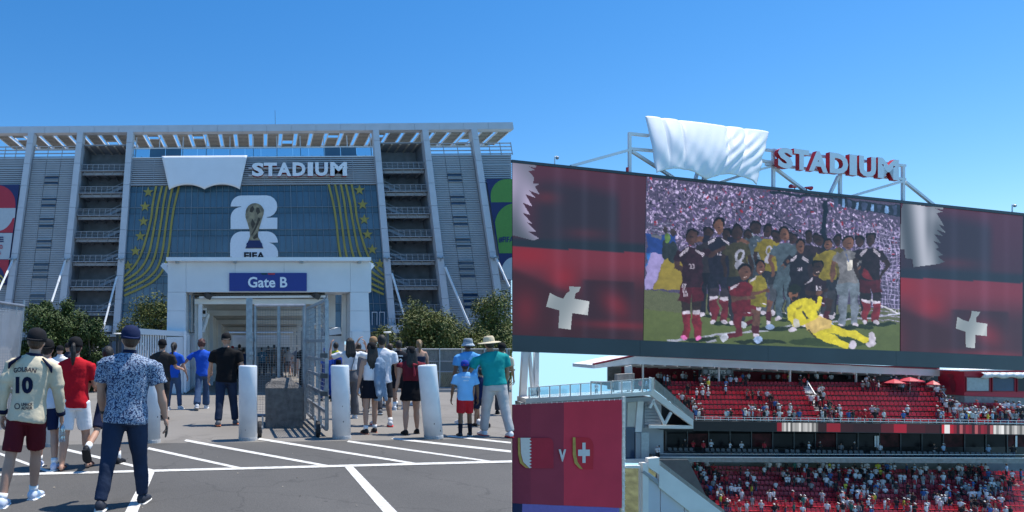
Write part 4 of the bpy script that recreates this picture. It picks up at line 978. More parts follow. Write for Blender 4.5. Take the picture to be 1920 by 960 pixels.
def watch(J, i, m):
    S = J['S']; S0, E, W, u, v = J['A'][i]; q = MB(); q.tube(W-v*.012*S, W+v*.004*S, .0185*S, n=12); wear(J, 'wristband', q, m)
PRINTS = []
def back_print(J, body, z, h, wd, m, dx=0.0, bold=.03, arc_=0.0, shear=0): PRINTS.append((J, body, z, h, wd, m, dx, bold, arc_, shear))
def finish_prints():
    from mathutils.bvhtree import BVHTree
    for J, body, z, h, wd, m, dx, bold, arc_, shear in PRINTS:
        o = J['shirt']; S = J['S']; bv = BVHTree.FromPolygons([v.co for v in o.data.vertices], [list(p.vertices) for p in o.data.polygons])
        vs, fs = text_mesh(body, 1, bold, 0, shear=shear); x0 = min(v.x for v in vs); x1 = max(v.x for v in vs); y0 = min(v.y for v in vs); y1 = max(v.y for v in vs)
        bm = bmesh.new(); vv = [bm.verts.new(v) for v in vs]
        for f in fs:
            if len(set(f)) > 2:
                try: bm.faces.new([vv[i] for i in f])
                except ValueError: pass
        bmesh.ops.triangulate(bm, faces=bm.faces); bmesh.ops.subdivide_edges(bm, edges=[e for e in bm.edges if e.calc_length() > .12], cuts=2)
        for v in bm.verts:
            a = ((v.co.x-x0)/(x1-x0)-.5)*wd*S; bz = (v.co.y-y0)/(y1-y0)*h*S
            if arc_: r = arc_*S; th = a/r; a, bz = (r+bz)*math.sin(th), (r+bz)*math.cos(th)-r
            p0 = V((a+dx*S, -2, z*S+bz)); hit = bv.ray_cast(p0, V((0, 1, 0)))[0]
            v.co = (hit if hit is not None else V((p0.x, -.06*S, p0.z)))-V((0, .008, 0))
        me = bpy.data.meshes.new('back_print'); bm.to_mesh(me); bm.free(); me.materials.append(m)
        q = bpy.data.objects.new('back_print', me); COL.objects.link(q); q.parent = o
# patterned shirt
def pattern_mat():
    m = bpy.data.materials.new('leaf_pattern_cloth'); m.use_nodes = True; nt = m.node_tree; N = nt.nodes.new; L = nt.links.new; bs = nt.nodes['Principled BSDF']; bs.inputs['Roughness'].default_value = .8
    tc = N('ShaderNodeTexCoord'); vo = N('ShaderNodeTexVoronoi'); vo.inputs['Scale'].default_value = 62; nz = N('ShaderNodeTexNoise'); nz.inputs['Scale'].default_value = 45; nz.inputs['Distortion'].default_value = 2.5
    L(tc.outputs['Object'], vo.inputs[0]); L(tc.outputs['Object'], nz.inputs[0])
    r1 = N('ShaderNodeValToRGB'); r1.color_ramp.interpolation = 'CONSTANT'; e = r1.color_ramp.elements; e[0].color = (.014, .035, .09, 1); e[1].position = .43; e[1].color = (.16, .26, .42, 1); n_ = e.new(.53); n_.color = (.55, .60, .66, 1); n_ = e.new(.60); n_.color = (.03, .075, .18, 1); n_ = e.new(.66); n_.color = (.48, .56, .64, 1)
    L(nz.outputs[0], r1.inputs[0]); mx = N('ShaderNodeMix'); mx.data_type = 'RGBA'; mr = N('ShaderNodeMath'); mr.operation = 'GREATER_THAN'; mr.inputs[1].default_value = .62; L(vo.outputs['Distance'], mr.inputs[0]); L(mr.outputs[0], mx.inputs[0]); L(r1.outputs[0], mx.inputs[6]); mx.inputs[7].default_value = (.015, .03, .09, 1); L(mx.outputs[2], bs.inputs['Base Color']); MATS['leaf_pattern_cloth'] = m
pattern_mat()
def denim(n, rgb): return mat(n, s2l(rgb), .85, .22, 3.5, .25, 30, spec=.15)
denim('dark_denim', (40, 52, 74)); denim('blue_denim', (62, 84, 116)); denim('pale_denim', (128, 148, 170)); denim('black_denim', (30, 32, 40))
navy = cloth_mat('navy_cloth', (20, 28, 56)); MATS['navy_cloth'] = navy
WHT = ((215, 218, 222), (235, 235, 235)); BLK = ((26, 26, 28), (60, 60, 60)); GRY = ((90, 92, 96), (220, 220, 218))

# three large figures in front
P1 = person('man in a cream long sleeved number 10 shirt and maroon shorts', 51, 943, 612, 4, H=1.77, w=1.0, lean=(3, 6), legs=((-10, 4), (17, 12)), abd=(7, -5), arms=((-6, 14, 16, 6), (8, 6, 18, 0)), shirt=('long', (208, 196, 170)), pants=('shorts', (92, 24, 34)), shoes=((205, 215, 232), (240, 242, 245)), socks=(.16, (235, 235, 235)), hat=('cap', (28, 28, 32), (34, 34, 38), 'back'), hair=('short', 'brown'))
back_print(P1, '10', .635, .095, .098, navy, bold=.05); back_print(P1, 'GOLBAN', .758, .026, .125, navy, bold=.02, arc_=.22); back_print(P1, 'UNHCR', .566, .018, .06, navy, dx=.018, bold=.03); back_print(P1, 'ACNUR', .546, .018, .06, navy, dx=.018, bold=.03); back_print(P1, 'O', .548, .034, .034, navy, dx=-.036, bold=-.0)
for i in (0, 1):
    S0, E, W, u, v = P1['A'][i]; q = MB(); q.tube(lerp(E, W, .80), lerp(E, W, .96), .028*1.77, .026*1.77, 14); wear(P1, 'cuff', q, navy, True)
    q = MB(); p = P1['T']; s = -1 if i == 0 else 1
    q.tube(p(s*.062, -.045, .835), p(s*.112, -.050, .79), .006*1.77, .011*1.77, 8, True); q.tube(p(s*.112, -.050, .79), p(s*.118, -.045, .765), .011*1.77, .005*1.77, 8, True); wear(P1, 'shoulder_stripe', q, navy, True)
watch(P1, 0, M_dark)
q = MB(); q.loft([[P1['T'](.046*math.cos(a), .0+.044*math.sin(a), z) for a in [2*math.pi*k/14 for k in range(14)]] for z in (.845, .862)]); wear(P1, 'collar', q, navy)
bt = P1['hand'][1]; bo_ = thing('water_bottle', 'clear plastic water bottle in the right hand of the man in cream', 'bottle', bt-V((0, 0, .2)))
M_pet = glass_mat(); M_pet.name = 'clear_plastic'; M_pet.node_tree.nodes['Mix Shader'].inputs[0].default_value = .35
q = MB(); c = bt-V((0, 0, .2)); n = 14; q.loft([[c+V((r*math.cos(2*math.pi*k/n), r*math.sin(2*math.pi*k/n), z)) for k in range(n)] for z, r in ((0, .028), (.01, .033), (.05, .033), (.06, .030), (.07, .033), (.12, .033), (.15, .030), (.18, .014), (.2, .013))]); q.build('bottle_body', M_pet, bo_, smooth=True)
q = MB(); q.tube(c+V((0, 0, .2)), c+V((0, 0, .22)), .016, n=12); q.build('bottle_cap', M_white, bo_)
P6 = person('man in a blue leaf patterned shirt and dark jeans holding a phone', 236, 950, 605, 2, w=1.16, lean=(2, 3), legs=((-13, 8), (13, 7)), abd=(7, 3), arms=((6, 7, 24, 2), (2, 13, 12, 8)), shirt=('polo', 'leaf_pattern_cloth', .465, navy), pants=('jeans', 'dark_denim'), shoes=((52, 56, 66), (225, 222, 215)), hat=('cap', (24, 36, 70), (30, 44, 84), 'back'), hair=('short', 'brown'), head=14)
watch(P6, 0, M_dark)
ph = P6['hand'][1]; fo = thing('phone', 'black smartphone in the right hand of the man in the patterned shirt', 'phone', ph)
q = MB(); q.box(ph+V((-.005, .015, -.045)), (.012, .075, .15), Euler((.5, .15, .0)).to_matrix()); q.build('phone_body', M_dark, fo)
q = MB(); q.box(ph+V((.0035, .015, -.045)), (.005, .068, .14), Euler((.5, .15, .0)).to_matrix()); q.build('phone_screen', M_black, fo)
P2 = person('man in white and navy with a black cap behind the cream shirt', 88, 878, 632, 8, w=.98, legs=((14, 8), (-8, 10)), shirt=('tee', (205, 212, 224)), pants=('shorts', (24, 34, 66)), shoes=((190, 200, 225), (240, 240, 240)), socks=(.2, (235, 235, 235)), hat=('cap', (24, 24, 27), (24, 24, 27), 'back'))
P3 = person('woman in a red tee and white shorts with a dark ponytail', 141, 880, 629, 3, 'f', 1.05, legs=((-7, 3), (11, 9)), abd=(4, 4), arms=((0, 6, 8), (14, 10, 60, -6)), shirt=('tee', (188, 24, 38)), pants=('shorts', (226, 226, 228)), shoes='sandal', hat=('cap', (22, 22, 25), (22, 22, 25)), hair=('pony', 'black'))
P5 = person('boy in black with one dark shoe lifted beside the patterned shirt', 202, 872, 648, -4, w=.86, legs=((-26, 36), (10, 4)), arms=((8, 26, 40, 24), (0, 8, 10)), shirt=('tee', (28, 28, 34)), pants=('shorts', (24, 32, 60)), shoes=((34, 36, 42), (26, 28, 34)), socks=(.28, (235, 235, 235)))
P4 = person('woman in sunglasses, black cap and white top walking toward the camera', 113, 775, 646, 178, 'f', shirt=('polo', (220, 220, 222)), pants=('trousers', (190, 190, 192)), hat=('cap', (24, 24, 28), (24, 24, 28)), hair=('short', 'black'), shoes=WHT, group='people coming out of the gate')
sgl = MB(); sgl.box(P4['hp'](0, .054, .936), (.075*P4['S'], .012*P4['S'], .018*P4['S'])); wear(P4, 'sunglasses', sgl, M_black)
person('man in a dark shirt and black cap facing the camera', 129, 768, 641, 172, shirt=('polo', (40, 48, 66)), pants=('trousers', (50, 54, 62)), hat=('cap', (24, 24, 28), (24, 24, 28)), shoes=BLK, group='people coming out of the gate')
P7 = person('man in a charcoal tee and black cap left of the blue shirts', 304, 785, 634, -12, w=1.04, arms=((4, 10, 20), (18, 14, 62, 10)), shirt=('tee', (48, 46, 46)), pants=('trousers', (30, 34, 40)), hat=('cap', (20, 20, 23), (20, 20, 23)), shoes=BLK)
P8 = person('woman in a bright blue tee with a black ponytail and jeans', 326, 768, 641, -10, 'f', .98, legs=((-6, 4), (9, 5)), arms=((2, 8, 14), (4, 16, 16, 12)), shirt=('tee', (34, 86, 186)), pants=('trousers', 'blue_denim'), hair=('pony', 'black'), shoes=WHT)
P9 = person('curly haired youth in a blue tee and wide grey jeans', 380, 767, 634, 6, w=.96, lean=(3, -2), legs=((-19, 14), (19, 12)), abd=(4, 0), arms=((14, 42, 14, 38), (12, 8, 30)), shirt=('tee', (34, 84, 188)), pants=('wide', 'blue_denim'), hair=('curly', 'auburn'), shoes=WHT)
P10 = person('broad man in a black tee and black cap, facing the passage', 424, 797, 622, 0, w=1.12, legs=((-12, 8), (13, 9)), abd=(3, 5), arms=((10, 14, 16, 9), (-8, 14, 10, 9)), shirt=('tee', (20, 20, 23)), pants=('trousers', 'dark_denim'), shoes=((110, 112, 116), (225, 130, 90)), hat=('cap', (22, 22, 25), (90, 88, 86), 'back'), hair=('bald', 'black'))
P18 = person('woman in a white top with both hands raised to her head', 656, 785, 633, 4, 'f', legs=((-5, 3), (8, 5)), arms=(((.75, .25, -.35), (-.15, .1, .95)), ((.75, .25, -.25), (-.25, .1, .9))), shirt=('tee', (216, 218, 222), .60), pants=('wide', (96, 96, 100)), hair=('long', 'black'), shoes=WHT)
sb = MB(); sb.bar(P18['T'](.06, -.072, .82), P18['T'](.0, -.078, .60), .02, .01); wear(P18, 'bag_strap', sb, M_dark)
P20 = person('dark haired man in a white tee next to the denim jacket', 716, 798, 627, -2, w=1.04, legs=((10, 6), (-9, 8)), arms=((4, 8, 16), (2, 12, 14, 8)), shirt=('tee', (214, 217, 224)), pants=('shorts', (36, 38, 44)), hair=('short', 'black'), shoes=((196, 198, 204), (220, 60, 60)), skin='tan', socks=(.2, (230, 230, 230)))
person('person in a camel cap half hidden behind the white tee', 700, 776, 629, -4, w=.95, arms=(((.8, .2, .0), (-.5, .1, .85)), ((.3, .1, -.9), (.1, .2, -.9))), shirt=('tee', (96, 84, 74)), pants=('trousers', (60, 60, 66)), hat=('cap', (150, 118, 88), (110, 80, 60)), hair=('short', 'brown'), shoes=GRY)
P19 = person('long haired woman in a black skirt with a denim jacket over her shoulder', 695, 812, 640, 4, 'f', .97, lean=(0, 2), legs=((-8, 4), (9, 6)), abd=(3, 1), arms=((2, 8, 12, 6), (0, 8, 30, 4)), shirt=('tank', (222, 222, 226), .58), pants=('skirt', (20, 22, 32)), hat=('cap', (20, 20, 24), (20, 20, 24)), hair=('long', 'black'), shoes=((40, 36, 38), (180, 110, 90)), socks=(.2, (235, 235, 235)))
S = P19['S']; jk = MB(); pt = P19['T']
jk.loft([[pt(.075+.052*math.cos(a)*k, -.028+.062*math.sin(a)*k2, z) for a in [2*math.pi*i/16 for i in range(16)]] for z, k, k2 in ((.84, .7, .8), (.80, 1.1, 1.15), (.70, 1.2, 1.2), (.58, 1.25, 1.1), (.46, 1.1, .9), (.36, .8, .7))]); jk.tube(pt(.11, -.06, .8), pt(.165, -.05, .36), .03*S, .022*S, 10); jk.tube(pt(.04, -.085, .78), pt(.06, -.09, .42), .03*S, .02*S, 10)
jo = organic(jk, 'denim_jacket', MATS['pale_denim'], P19['root'], .017, folds=.05, sm=2); jo.location = P19['up']
P21 = person('man in a black number 12 shirt near the slatted fence', 748, 768, 638, -2, shirt=('tee', (24, 26, 34)), pants=('shorts', (26, 28, 36)), shoes=WHT, hair=('short', 'black'), skin='tan', legs=((-6, 5), (8, 5)), socks=(.3, (230, 230, 230)))
back_print(P21, '12', .66, .08, .075, M_white, bold=.04); back_print(P21, 'MYERS', .765, .022, .09, M_white, bold=.03)
P22 = person('woman in a maroon ruffled top and black skirt with a dark cap', 771, 814, 648, -2, 'f', 1.12, legs=((-7, 4), (9, 6)), arms=((-4, 10, 10, 10), (6, 18, 10, 20)), shirt=('flutter', (104, 30, 42), .61), pants=('skirt', (16, 16, 22)), hat=('cap', (22, 22, 25), (22, 22, 25)), hair=('long', 'black'), shoes=BLK)
rb_ = MB(); pt = P22['T']; rb_.tube(pt(.012, -.088, .80), pt(.018, -.098, .68), .010*1.55, .014*1.55, 8, True); rb_.tube(pt(.012, -.088, .80), pt(.045, -.085, .80), .016*1.55, .008*1.55, 8, True); wear(P22, 'ribbon', rb_, cloth_mat('rose_cloth', (150, 50, 62)), True)
P23 = person('woman with a fair ponytail and bare shoulders in a navy dress', 786, 760, 636, -4, 'f', 1.0, shirt=('strapless', (34, 44, 66)), pants=('skirt', (34, 44, 66)), hair=('pony', 'blond'), shoes=WHT, skin='light')
P24 = person('man in a light blue tee and grey bucket hat', 878, 795, 633, 2, w=1.12, skin='brown', legs=((8, 5), (-9, 12)), arms=((-2, 8, 16, 4), (4, 14, 22, 8)), shirt=('tee', (92, 160, 216)), pants=('shorts', (70, 74, 84)), hat=('bucket', (132, 142, 152), (176, 184, 192)), hair=('short', 'black'), shoes=WHT)
watch(P24, 0, M_dark)
P27 = person('child in a navy tee between the two men in sun hats', 902, 800, 690, 4, w=.95, shirt=('tee', (24, 34, 74)), pants=('shorts', (26, 34, 58)), hair=('short', 'black'), shoes=BLK, skin='tan')
P25 = person('boy in a blue and red cap, light blue tee and red shorts', 872, 818, 674, -6, w=1.02, skin='brown', legs=((-6, 5), (9, 6)), arms=((2, 12, 14), (2, 14, 12)), shirt=('tee', (122, 178, 224)), pants=('shorts', (176, 34, 44)), hat=('cap', (30, 62, 156), (196, 40, 50), 'front'), hair=('short', 'black'), shoes=((40, 42, 50), (220, 220, 220)), socks=(.55, (24, 26, 40)))
back_print(P25, 'PENINSULA', .775, .022, .11, M_white, bold=.02); back_print(P25, 'SOCCER', .735, .016, .07, M_white, bold=.02)
P26 = person('man in a teal tee and grey trousers with a wide cream sun hat', 928, 818, 627, 0, w=1.14, lean=(4, -6), legs=((12, 8), (-13, 6)), abd=(4, 6), arms=((10, 26, 18, 20), (2, 10, 22, 2)), shirt=('tee', (20, 140, 140), .51), pants=('trousers', (176, 172, 172)), hat=('wide', (206, 190, 160), (214, 200, 172)), hair=('short', 'black'), skin='tan', shoes=((225, 220, 222), (200, 50, 50)))
P28 = person('man in a cream shirt and black cap at the right edge', 941, 778, 641, -30, w=.95, shirt=('polo', (206, 190, 166)), pants=('trousers', (60, 62, 70)), hat=('cap', (22, 22, 25), (22, 22, 25)), hair=('short', 'black'), skin='tan', shoes=BLK)
P17 = person('man with a blue backpack and dark hair beside the open gate leaf', 630, 748, 641, 10, shirt=('tee', (200, 190, 60)), pants=('trousers', (30, 60, 140)), hair=('short', 'black'), shoes=BLK)
bk = thing('backpack', 'blue backpack on the man beside the open gate leaf', 'backpack', P17['W'] @ P17['T'](0, -.1, .7))
q = MB(); pt = lambda x, y, z: P17['W'] @ P17['T'](x, y, z)
q.loft([[pt(.075*k*math.cos(a), -.105+.05*k*math.sin(a), z) for a in [2*math.pi*i/14 for i in range(14)]] for z, k in ((.585, .75), (.60, 1), (.70, 1.08), (.79, .95), (.82, .6))]); q.build('pack_body', cloth_mat('blue_nylon', (24, 66, 160)), bk, smooth=True)
q = MB(); q.loft([[pt(.05*k*math.cos(a), -.155+.022*k*math.sin(a), z) for a in [2*math.pi*i/12 for i in range(12)]] for z, k in ((.60, .8), (.62, 1), (.68, 1), (.70, .7))]); q.build('front_pocket', cloth_mat('black_nylon', (22, 24, 30)), bk, smooth=True)
person('person in a blue cap and blue shirt just right of the open gate leaf', 612, 752, 650, 20, shirt=('tee', (26, 64, 150)), pants=('trousers', (26, 56, 130)), hat=('cap', (30, 70, 170), (30, 70, 170)), shoes=BLK, w=.9)
person('woman in black seen between the gate posts', 573, 752, 636, 0, 'f', shirt=('tee', (22, 22, 26)), pants=('trousers', (24, 24, 28)), hair=('long', 'black'), shoes=BLK)
# people in the shade of the passage
gp = 'people in the shade of the passage'
jt = person('person in a teal number 7 shirt in the shaded passage', 491, 706, 651, 0, shirt=('tee', (36, 96, 128)), pants=('trousers', (40, 44, 60)), group=gp, vox=.03, w=1.1)
back_print(jt, '7', .65, .085, .05, M_white, bold=.05)
person('person in grey with a dark cap next to the teal shirt', 514, 706, 646, 0, shirt=('tee', (96, 96, 104)), pants=('shorts', (70, 66, 62)), group=gp, vox=.03)
person('bald man in a grey brown tee in the shaded passage', 523, 707, 646, 0, shirt=('tee', (110, 98, 92)), pants=('trousers', (90, 84, 80)), hair=('bald', 'black'), group=gp, vox=.03, w=1.1)
person('woman in a pale top and dark hat in the shaded passage', 540, 707, 650, 0, 'f', shirt=('tee', (170, 166, 166)), pants=('skirt', (90, 80, 84)), hat=('bucket', (50, 48, 50)), group=gp, vox=.03)
person('child in a white dress in the shaded passage', 545, 706, 664, 0, 'f', shirt=('tee', (210, 206, 206)), pants=('skirt', (210, 206, 206)), hair=('long', 'black'), group=gp, vox=.025)
person('man in a slate blue tee and pale cap in the shaded passage', 558, 706, 647, 0, shirt=('tee', (120, 132, 150)), pants=('trousers', (130, 124, 120)), hat=('cap', (190, 190, 190)), group=gp, vox=.03, w=1.1)
person('youth in black and white beside the black tee', 449, 712, 645, 0, shirt=('tee', (60, 60, 66)), pants=('trousers', (40, 40, 46)), group=gp, vox=.03, w=.9)
person('person in navy half hidden behind the left gate post', 457, 722, 652, 0, shirt=('tee', (30, 52, 84)), pants=('trousers', (30, 34, 46)), group=gp, vox=.03)
person('person in dark grey deep in the passage behind the mesh', 503, 700, 648, 0, shirt=('tee', (60, 62, 70)), pants=('trousers', (50, 50, 56)), group=gp, vox=.03)
person('person in dark brown at the right of the shaded passage', 572, 708, 650, 0, shirt=('tee', (70, 60, 60)), pants=('trousers', (50, 50, 56)), group=gp, vox=.03)
person('woman in a grey top behind the woman with raised hands', 672, 770, 642, 0, 'f', shirt=('tee', (120, 118, 122)), pants=('trousers', (44, 46, 54)), hair=('bun', 'brown'), shoes=WHT)
person('man in a dark green tee between the white tee and the number 12 shirt', 731, 764, 643, 0, shirt=('tee', (48, 62, 56)), pants=('shorts', (70, 66, 62)), hair=('short', 'brown'), shoes=GRY, socks=(.2, (230, 230, 230)))
person('man in pale blue with a red cap deep in the passage on the left', 436, 704, 648, 0, shirt=('tee', (130, 150, 180)), pants=('shorts', (60, 60, 66)), hat=('cap', (150, 40, 44)), group=gp, vox=.03)
person('man in black with a backpack strap deep in the passage', 531, 699, 650, 0, shirt=('tee', (40, 40, 46)), pants=('trousers', (56, 54, 54)), group=gp, vox=.03)
finish_people(); finish_prints()
# ------------------------------------------------------------ stadium bowl: big screen
def screen_mat(name, k=.74):
    m = bpy.data.materials.new(name); m.use_nodes = True; nt = m.node_tree; bs = nt.nodes['Principled BSDF']; at_ = nt.nodes.new('ShaderNodeAttribute'); at_.attribute_name = 'Col'
    bs.inputs['Base Color'].default_value = (.01, .01, .012, 1); bs.inputs['Roughness'].default_value = .45; bs.inputs['Specular IOR Level'].default_value = .25
    nt.links.new(at_.outputs['Color'], bs.inputs['Emission Color']); bs.inputs['Emission Strength'].default_value = k; return m
M_scr = screen_mat('led_screen')
SB0, SB1 = at(960, 628, 60.0), at(1920, 668, 73.5)
SU = (SB1-SB0).normalized(); SN = V((SU.y, -SU.x, 0)).normalized()     # SN points towards the viewer's side
def S_(px, py, off=0.0):
    r = V(((px-CX)/F, 1, -(py-CY)/F)); c = V((0, 0, EYE)); k = (SB0+SN*off-c).dot(SN)/r.dot(SN); return c+r*k
top_y = lambda x: 299.8+(x-960)*.1045
bot_y = lambda x: 628+(x-960)*.0417
bez_y = lambda x: 659+(x-960)*.0375
M_cab = mat('screen_cabinet', (.028, .036, .043), .6, .15, .3); M_bez = mat('screen_bezel', (.036, .046, .054), .55, .2, .2, .1, .8)
bd = thing('big_screen', 'huge stadium video screen showing a team photo and two flags', 'video screen', S_(1400, 680, -2))
def sbox(mb, x0, x1, t, b, f, k):
    return mb.hexa([S_(x0, b(x0), f), S_(x1, b(x1), f), S_(x1, b(x1), f)-SN*k, S_(x0, b(x0), f)-SN*k, S_(x0, t(x0), f), S_(x1, t(x1), f), S_(x1, t(x1), f)-SN*k, S_(x0, t(x0), f)-SN*k])
cb_ = [(x, y(x), o) for y in (bez_y, top_y) for x, o in ((960.1, -.06), (1922, -.06))]
MB().hexa([S_(960.1, bez_y(960.1), -.06), S_(1922, bez_y(1922), -.06), S_(1922, bez_y(1922), -2.6), S_(960.1, bez_y(960.1), -2.6), S_(960.1, top_y(960.1), -.06), S_(1922, top_y(1922), -.06), S_(1922, top_y(1922), -2.6), S_(960.1, top_y(960.1), -2.6)]).build('cabinet', M_cab, bd)
for a, b in ((960.1, 1200), (1200.4, 1440), (1440.4, 1680), (1680.4, 1922)):
    sbox(MB(), a, b, bot_y, bez_y, .12, .17).build('lower_bezel', M_bez, bd)
sbox(MB(), 960.1, 1922, lambda x: top_y(x)-.6, lambda x: top_y(x)+4.5, .14, .19).build('upper_bezel', M_bez, bd)
def grid_paint(name, quad, fn, nu, nv, off):
    tl, tr, br_, bl_ = [V((*q, 0)) for q in quad]; vs = []; cs = []; fs = []
    for j in range(nv+1):
        for i in range(nu+1):
            u, v = i/nu, j/nv; p = lerp(lerp(tl, tr, u), lerp(bl_, br_, u), v); vs.append(S_(p.x, p.y, off)); cs.append((*s2l([min(255, max(0, c)) for c in fn(p.x, p.y)]), 1))
    for j in range(nv):
        for i in range(nu): a = j*(nu+1)+i; fs.append((a, a+1, a+nu+2, a+nu+1))
    mb = MB(); mb.add(vs, fs); o = mb.build(name, M_scr, bd, recalc=False); ca = o.data.color_attributes.new('Col', 'FLOAT_COLOR', 'POINT'); ca.data.foreach_set('color', [c for q in cs for c in q]); return o
def mixc(a, b, t): t = max(0, min(1, t)); return tuple(p+(q-p)*t for p, q in zip(a, b))
ss = lambda e0, e1, x: (lambda t: t*t*(3-2*t))(max(0, min(1, (x-e0)/(e1-e0))))
ga = lambda x, y, cx, cy, rx, ry: math.exp(-((x-cx)/rx)**2-((y-cy)/ry)**2)
def flagpaint(ox, wid, oy, tint):
    # one flag panel: dark maroon flag above, red flag below; ox = left edge, oy = shift of the dividing line
    def fn(x, y):
        u = (x-ox)/wid; ym = oy+(x-ox)*.047
        refl_streak = 9*ga(u, 0, .34, 0, .035, 9)+9*ga(u, 0, .54, 0, .025, 9)+14*ga(u, 0, .75, 0, .03, 9)+6*ga(u, 0, .9, 0, .02, 9)  # reflections on the screen face, painted into the colour as lighter vertical bands
        if y < ym:
            t = (y-(ym-160))/160; c = mixc((78, 44, 60), (58, 40, 54), t)
            dark = ss(.1, .25, u)*(1-ss(.76, .83, u))*ss(.18, .40, t+.06*math.sin(5*u)); c = mixc(c, (44, 42, 54), dark*.9)
            c = mixc(c, (34, 42, 54), ss(.86, .93, t)); c = mixc(c, (94, 44, 54), .7*ga(u, t, .25, .40, .1, .08)+.45*ga(u, t, .55, .8, .16, .06))
        else:
            t = (y-ym)/160; c = mixc((112, 44, 58), (60, 36, 46), ss(.1, .5, t)); edge = .16+.62*min(u, .55)
            c = mixc(c, (132, 36, 48), ga(u, t, .12, .08, .22, .16)+.9*ga(u, t, .38, .33, .13, .16)); c = mixc(c, (56, 30, 38), ss(edge+.04, edge+.16, t)*(1-ss(.55, .7, u))*.9)
            c = mixc(c, (52, 32, 42), ss(.50, .56, u)*(1-ss(.90, .925, u))*ss(.33, .36, t)); c = mixc(c, (128, 36, 48), .7*ga(u-t*.25, t, .62, .62, .10, .16)+.5*ga(u, t, .1, .72, .10, .22)+.6*ga(u, t, .8, .86, .3, .05))
        c = tuple(p*q for p, q in zip(c, tint)); return tuple(p+refl_streak*k for p, k in zip(c, (.7, .9, 1.1)))
    return fn
grid_paint('flag_panel', ((961, top_y(961)+4), (1211.5, top_y(1211)+4), (1205.5, bot_y(1206)), (961, bot_y(961))), flagpaint(961, 250, 463, (1, 1, 1)), 100, 110, 0)
grid_paint('flag_panel', ((1689, top_y(1689)+4), (1918, top_y(1918)+4), (1917, bot_y(1917)), (1688.5, bot_y(1688))), flagpaint(1640, 275, 518, (1.02, 1, 1.08)), 100, 110, 0)
class Raster:
    """the picture shown on the screen, drawn on a small canvas and then carried by the screen's own mesh colours"""
    def __init__(s):
        s.x0, s.y0, s.W, s.H = 1200, 318, 496, 340; s.a = np.zeros((s.H, s.W, 3)); r = np.random.RandomState(4)
        def vn(c):
            g = r.rand(s.H//c+3, s.W//c+3); yy = np.arange(s.H)/c; xx = np.arange(s.W)/c; iy, ix = yy.astype(int), xx.astype(int); fy, fx = (yy-iy)[:, None], (xx-ix)[None]
            fy = fy*fy*(3-2*fy); fx = fx*fx*(3-2*fx)
            return (g[iy][:, ix]*(1-fx)+g[iy][:, ix+1]*fx)*(1-fy)+(g[iy+1][:, ix]*(1-fx)+g[iy+1][:, ix+1]*fx)*fy
        s.n = .5*vn(7)+.3*vn(3)+.2*r.rand(s.H, s.W); s.L = 0; s.form = .3
    def poly(s, pts, rgb, form=None):
        form = s.form if form is None else form
        xs = [p[0]-s.x0 for p in pts]; ys = [p[1]-s.y0 for p in pts]; a, b = max(0, int(min(xs))-1), min(s.W, int(max(xs))+2); c, d = max(0, int(min(ys))-1), min(s.H, int(max(ys))+2)
        if b <= a or d <= c: return s
        X, Y = np.meshgrid(np.arange(a, b)+.5, np.arange(c, d)+.5); q = list(zip(xs, ys)); m = np.zeros(X.shape)
        for ox, oy in ((-.25, -.25), (.25, -.25), (-.25, .25), (.25, .25)): m += inside(q, X+ox, Y+oy)
        m /= 4; w = max(xs)-min(xs); u = (X-min(xs))/max(w, 1)
        sh = 1+form*(s.n[c:d, a:b]-.5)*1.5+form*.5*(u-.55)
        col = np.array(rgb)[None, None]*sh[..., None]; s.a[c:d, a:b] = s.a[c:d, a:b]*(1-m[..., None])+col*m[..., None]; return s
    def ell(s, cx, cy, rx, ry, rgb, n=14): return s.poly([(cx+rx*math.cos(2*math.pi*k/n), cy+ry*math.sin(2*math.pi*k/n)) for k in range(n)], rgb)
    def text(s, body, x, y, w, rgb):
        vs, fs = text_mesh(body, 1, .03, 0); x0 = min(v.x for v in vs); x1 = max(v.x for v in vs); k = w/(x1-x0)
        for f in fs: s.poly([(x+(vs[i].x-x0)*k, y-vs[i].y*k*1.2) for i in f], rgb, .1)
    def warp(s):
        r = np.random.RandomState(9); D = []
        for q in range(2):
            g = r.rand(s.H//13+3, s.W//13+3); yy = np.arange(s.H)/13; xx = np.arange(s.W)/13; iy, ix = yy.astype(int), xx.astype(int); fy, fx = (yy-iy)[:, None], (xx-ix)[None]
            D.append((g[iy][:, ix]*(1-fx)+g[iy][:, ix+1]*fx)*(1-fy)+(g[iy+1][:, ix]*(1-fx)+g[iy+1][:, ix+1]*fx)*fy-.5)
        Y, X = np.mgrid[0:s.H, 0:s.W]; s.a = s.a[np.clip(Y+D[0]*6, 0, s.H-1).astype(int), np.clip(X+D[1]*8, 0, s.W-1).astype(int)]
    def get(s, x, y):
        i = min(s.W-1, max(0, int(x-s.x0))); j = min(s.H-1, max(0, int(y-s.y0))); return s.a[j, i]
class Paint:
    def __init__(s): s.mb = MB(); s.L = .012
    def poly(s, pts, rgb, jit=0):
        s.L += .0009; c = s2l([max(0, min(255, v)) for v in rgb]); s.mb.col = c; s.mb.add([S_(x, y, s.L) for x, y in pts], [tuple(range(len(pts)))]); return s
    def ell(s, cx, cy, rx, ry, rgb, n=12): return s.poly([(cx+rx*math.cos(2*math.pi*k/n), cy+ry*math.sin(2*math.pi*k/n)) for k in range(n)], rgb)
    def limb(s, pts, ws, rgb): return limb_(s, pts, ws, rgb)
    def done(s, name): return s.mb.build(name, M_scr, bd, colattr=True, recalc=False)
